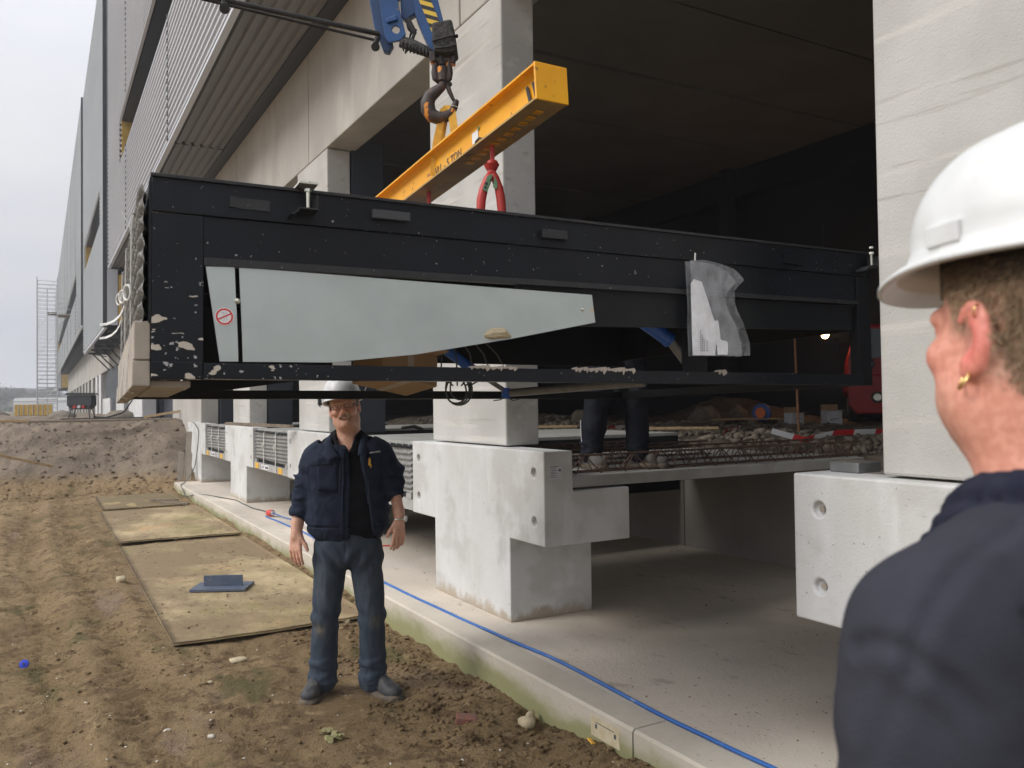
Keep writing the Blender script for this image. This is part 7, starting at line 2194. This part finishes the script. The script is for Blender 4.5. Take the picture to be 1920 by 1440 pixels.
MB().box((-6, 0, 0), (6, 8, 1.9)).build('wall', M['farwhite'], r); MB().prism([(-6.2, 1.92), (6.2, 1.92), (5.6, 2.5), (-5.6, 2.5)], -.2, 8.2, lambda a, c, t: (a, t, c)).build('roof', M['farwhite'], r)
hd = empty('hedge', (0, 0, 0)); tag(hd, 'low hazy hedge line along the horizon', 'hedge')
q = []
for k in range(5000):
    px = -60 + 200 * rng.random(); pp = at(px, 769, 165 + 20 * rng.random()); q.append((pp[0], pp[1], 1.0 + 1.2 * rng.random() ** 1.3))
q = np.array(q); a1 = rng.normal(0, 1, (5000, 3)); a1 /= np.linalg.norm(a1, axis=1)[:, None]; a2 = np.cross(a1, rng.normal(0, 1, (5000, 3))); a2 /= np.linalg.norm(a2, axis=1)[:, None]
V = np.stack([q - a1 * .4, q + a2 * .4, q + a1 * .4, q - a2 * .4], 1).reshape(-1, 3)
link('foliage', np_mesh('foliage', V, np.arange(len(V)).reshape(-1, 4), smooth=False), M['leaf'], hd)

# ================================================================== things inside the hall
_vp = at(1702, 795, 15.0)
vh = empty('red_vehicle', (_vp[0], _vp[1], 1.13), -TH - .36)
tag(vh, 'red site vehicle with round lamps parked in the dark hall, cut by the right column', 'vehicle')
# front face towards the camera (-y of its own space), left side at x=-1
MB().prism([(-.86, .34), (1.0, .34), (1.05, .62), (1.05, 1.1), (1.0, 1.85), (-.80, 1.85), (-.98, 1.25), (-1.02, .62)], 0, 3.6, lambda a, c, t: (a, t, c)).build('body', M['redtruck'], vh, bevel=.05)
MB().prism([(-.86, .20), (1.0, .20), (1.06, .36), (1.06, .92), (-1.00, .92), (-.98, .36)], -.16, .0, lambda a, c, t: (a, t, c)).build('bumper', M['redtruck'], vh, bevel=.03)
MB().box((-.70, -.02, 1.22), (.90, -.004, 1.76)).build('windscreen', M['winglass'], vh)
for x, z, r_ in ((-.50, .50, .105), (.62, .50, .105), (-.66, 1.12, .13), (.74, 1.12, .13)):
    yy = -.165 if z < 1 else -.004
    hl = MB().cyl((x, yy, z), (x, yy - .03, z), r_, n=20).build('headlight', M['black'], vh)
    MB().cyl((x, yy - .031, z), (x, yy - .045, z), r_ * .75, r_ * .6, n=18).build('lens', M['zinc'], hl)
mb = MB()
for k in range(5): mb.box((-.1, -.172, .40 + .05 * k), (.35, -.161, .425 + .05 * k))
mb.build('grille', M['black'], vh)
MB().box((-.16, -.172, .80), (.12, -.161, .88)).build('number_plate', M['whiteprint'], vh)
for x in (-.98, .72):
    w_ = MB().cyl((x, .75, .33), (x + .26, .75, .33), .36, n=26).build('wheel', M['tyre'], vh, bevel=.03)
    MB().cyl((x - .003, .75, .33), (x - .012, .75, .33), .18, n=18).build('rim', M['steel'], w_)
MB().box((-1.32, .1, 1.30), (-1.12, .2, 1.62)).cyl((-1.0, .2, 1.5), (-1.15, .15, 1.5), .02, n=6).build('mirror', M['black'], vh)

def carton(x, y, z, sx, sy, sz, yaw, label, m='whitebox'):
    r = empty('carton', (x, y, z), yaw); tag(r, label, 'carton')
    MB().box((0, 0, 0), (sx, sy, sz)).build('box', M[m], r, bevel=.006)
    MB().box((0, -.10, sz + .002), (sx, -.002, sz + .008)).build('flap', M['cardboard'], r); MB().box((0, sy * .7, sz + .002), (.0 + sx, sy, sz + .10)).build('flap', M['cardboard'], r)
    MB().box((sx * .2, -.003, sz * .45), (sx * .75, -.001, sz * .50)).box((sx * .2, -.003, sz * .36), (sx * .5, -.001, sz * .39)).build('print', M['ink'], r)
_c = at(1551, 795, 14.6)
carton(_c[0], _c[1], 1.12, .27, .3, .29, -TH, 'open white carton on the hall ground beside the red vehicle')
_c = at(1488, 786, 14.8)
carton(_c[0], _c[1], 1.17, .24, .25, .20, -TH + .4, 'tilted white carton behind the wooden stake in the hall', 'whitebox')
_c = at(1345, 797, 15.0)
pl2 = empty('pallet', (_c[0], _c[1], 1.13), -TH + .05); tag(pl2, 'weathered wooden pallet on the hall ground', 'pallet')
for k in range(5): MB().box((0, .02 + k * .16, .12), (1.25, .12 + k * .16, .142)).build('deck_board', M['timber'], pl2)
for x in (0, .56, 1.12): MB().box((x, 0, .022), (x + .13, .80, .118)).build('block_row', M['greytimber'], pl2)
for y in (0, .35, .70): MB().box((0, y, 0), (1.25, y + .1, .02)).build('base_board', M['timber'], pl2)
_c = at(1427, 777, 15.3)
rl = empty('cable_reel', (_c[0], _c[1], 1.20), -TH); tag(rl, 'blue and orange cable reel lying on the pallet in the hall', 'cable reel')
MB().cyl((0, 0, .17), (.05, .06, .17), .17, n=24).build('flange', M['bluereel'], rl)
MB().cyl((-.01, -.01, .17), (-.02, -.02, .17), .10, n=20).build('hub', M['orange'], rl)
for i, (x, y, r_, t) in enumerate(((float(at(1322, 790, 15.6)[0]), float(at(1322, 790, 15.6)[1]), .28, 'grey heap of plastic sheeting left of the pallet'), (float(at(1385, 780, 16.2)[0]), float(at(1385, 780, 16.2)[1]), .24, 'grey sack standing behind the pallet'), (float(at(1095, 770, 14.5)[0]), float(at(1095, 770, 14.5)[1]), .22, 'pale lump of sheeting on the far rubble'))):
    v, f = ICO2; V = v * (1 + .35 * vnoise(v[:, 0] * 2.2 + i * 3, v[:, 1] * 2.2, v[:, 2] * 2.2))[:, None] * np.array([r_, r_ * .8, r_ * .85])
    o = link('plastic_heap', np_mesh('plastic_heap', V, f), M['rubblestone']); o.location = (x, y, 1.30); tag(o, t, 'sheeting')
st = MB().cyl((6.95, 6.10, 1.0), (6.92, 6.13, 2.95), .013, n=6).build('wooden_stake', mat('orange_rusty_stake', (.26, .12, .05), (.18, .09, .04), 9, .85))
tag(st, 'thin rusty stake standing upright in the rubble', 'stake')

def tape(pts_, label, wd=.05):
    r = empty('barrier_tape', pts_[0]); tag(r, label, 'barrier tape', 'red and white barrier tapes on the rubble')
    P_ = np.array(pts_, float); s = np.concatenate([[0], np.cumsum(np.linalg.norm(np.diff(P_, axis=0), axis=1))]); n = int(s[-1] / .20) + 1
    for k in range(n):
        t = np.linspace(k * .20, min((k + 1) * .20, s[-1]), 5)
        if t[-1] - t[0] < .02: continue
        q = np.stack([np.interp(t, s, P_[:, i]) for i in range(3)], -1) - P_[0]
        MB().strip([tuple(p) for p in q], (0.3 * math.sin(k), -.5, 1), wd, .002).build('tape_band', M['redprint'] if k % 2 else M['whiteprint'], r)
def gp(x, y, dz=.05): return (x, y, float(ground_h(x, y)) + dz)
tape([gp(8.2, 8.2, .10), gp(7.8, 7.9, .08), gp(7.4, 7.55, .06), gp(6.95, 7.2, .04)], 'red and white barrier tape on the rubble right of the worker\'s legs', .08)
tape([gp(5.95, 5.55, .16), gp(6.15, 5.35, .05), gp(6.45, 5.25, .07), gp(6.8, 5.05, .08), gp(7.1, 4.9, .09)], 'red and white barrier tape over the near rubble below the stake', .055)
tape([gp(6.2, 9.0, .05), gp(6.9, 9.3, .06), gp(7.4, 9.4, .06)], 'red and white barrier tape lying left of the worker\'s legs', .05)
tape([(5.2, 15.5, 2.2), (6.3, 14.6, 2.12), (7.4, 13.8, 2.15)], 'red and white barrier tape strung across the hall behind the man', .10)
plank((4.7, 8.9, 1.30), 1.1, .09, .03, -.5, 0, M['timber'], 'short pale board on the leveller deck behind the man')
plank((6.0, 7.6, 1.28), .9, .08, .03, -.7, 0, M['timber'], 'yellowish board end on the rubble left of the worker')
for i, (x, y) in enumerate(((4.3, 8.6), (4.6, 8.9), (3.9, 9.0))):
    o = MB().tube([(0, 0, 0), (.2, .05, .03), (.45, .0, .02), (.7, .08, 0)], .02, 6).build('dark_hose', M['black'], smooth=True); o.location = (x, y, 1.315); o.rotation_euler = (0, 0, -.6 + i)
    tag(o, ('short black hose in the middle of the loose hoses on the leveller deck', 'short black hose at the right of the loose hoses on the leveller deck', 'short black hose at the left of the loose hoses on the leveller deck')[i], 'hose', 'black hoses on the leveller deck')

lamp = empty('hall_lamp', (12.9, 13.0, 3.0)); lp3 = at(1547, 628, 16.2); lamp.location = tuple(lp3)
tag(lamp, 'small glowing warm lamp deep in the dark hall', 'lamp')
v0, f0 = ICO2
link('bulb', np_mesh('bulb', v0 * .075, f0), mat('lamp_glow', (1, .6, .3), None, 1, .5, emit=((1.0, .55, .25), 14.0)), lamp)
MB().cyl((0, 0, .08), (0, 0, .20), .05, n=12).cyl((0, 0, .2), (0, 0, 2.2), .008, n=5).build('socket', M['black'], lamp)
pld = bpy.data.lights.new('lamp_light', 'POINT'); pld.energy = 12; pld.color = (1, .6, .32); pld.shadow_soft_size = .1
plo = bpy.data.objects.new('lamp_light', pld); COL.objects.link(plo); plo.parent = lamp; plo.location = (0, -.2, -.05)

# ================================================================== haze
hzm = bpy.data.materials.new('haze'); hzm.use_nodes = True
hn = hzm.node_tree
for n in list(hn.nodes): hn.nodes.remove(n)
ho_ = hn.nodes.new("ShaderNodeOutputMaterial"); hv = hn.nodes.new("ShaderNodeVolumePrincipled")
hv.inputs['Color'].default_value = (0.93, 0.95, 1.0, 1); hv.inputs['Density'].default_value = 0.0021; hv.inputs['Anisotropy'].default_value = 0.2
hn.links.new(hv.outputs[0], ho_.inputs['Volume'])
HAZE = True
if HAZE:
    ho2 = MB().box((-470, -70, -2.2), (470, 960, 19)).build('haze', hzm)
    tag(ho2, kind='stuff')
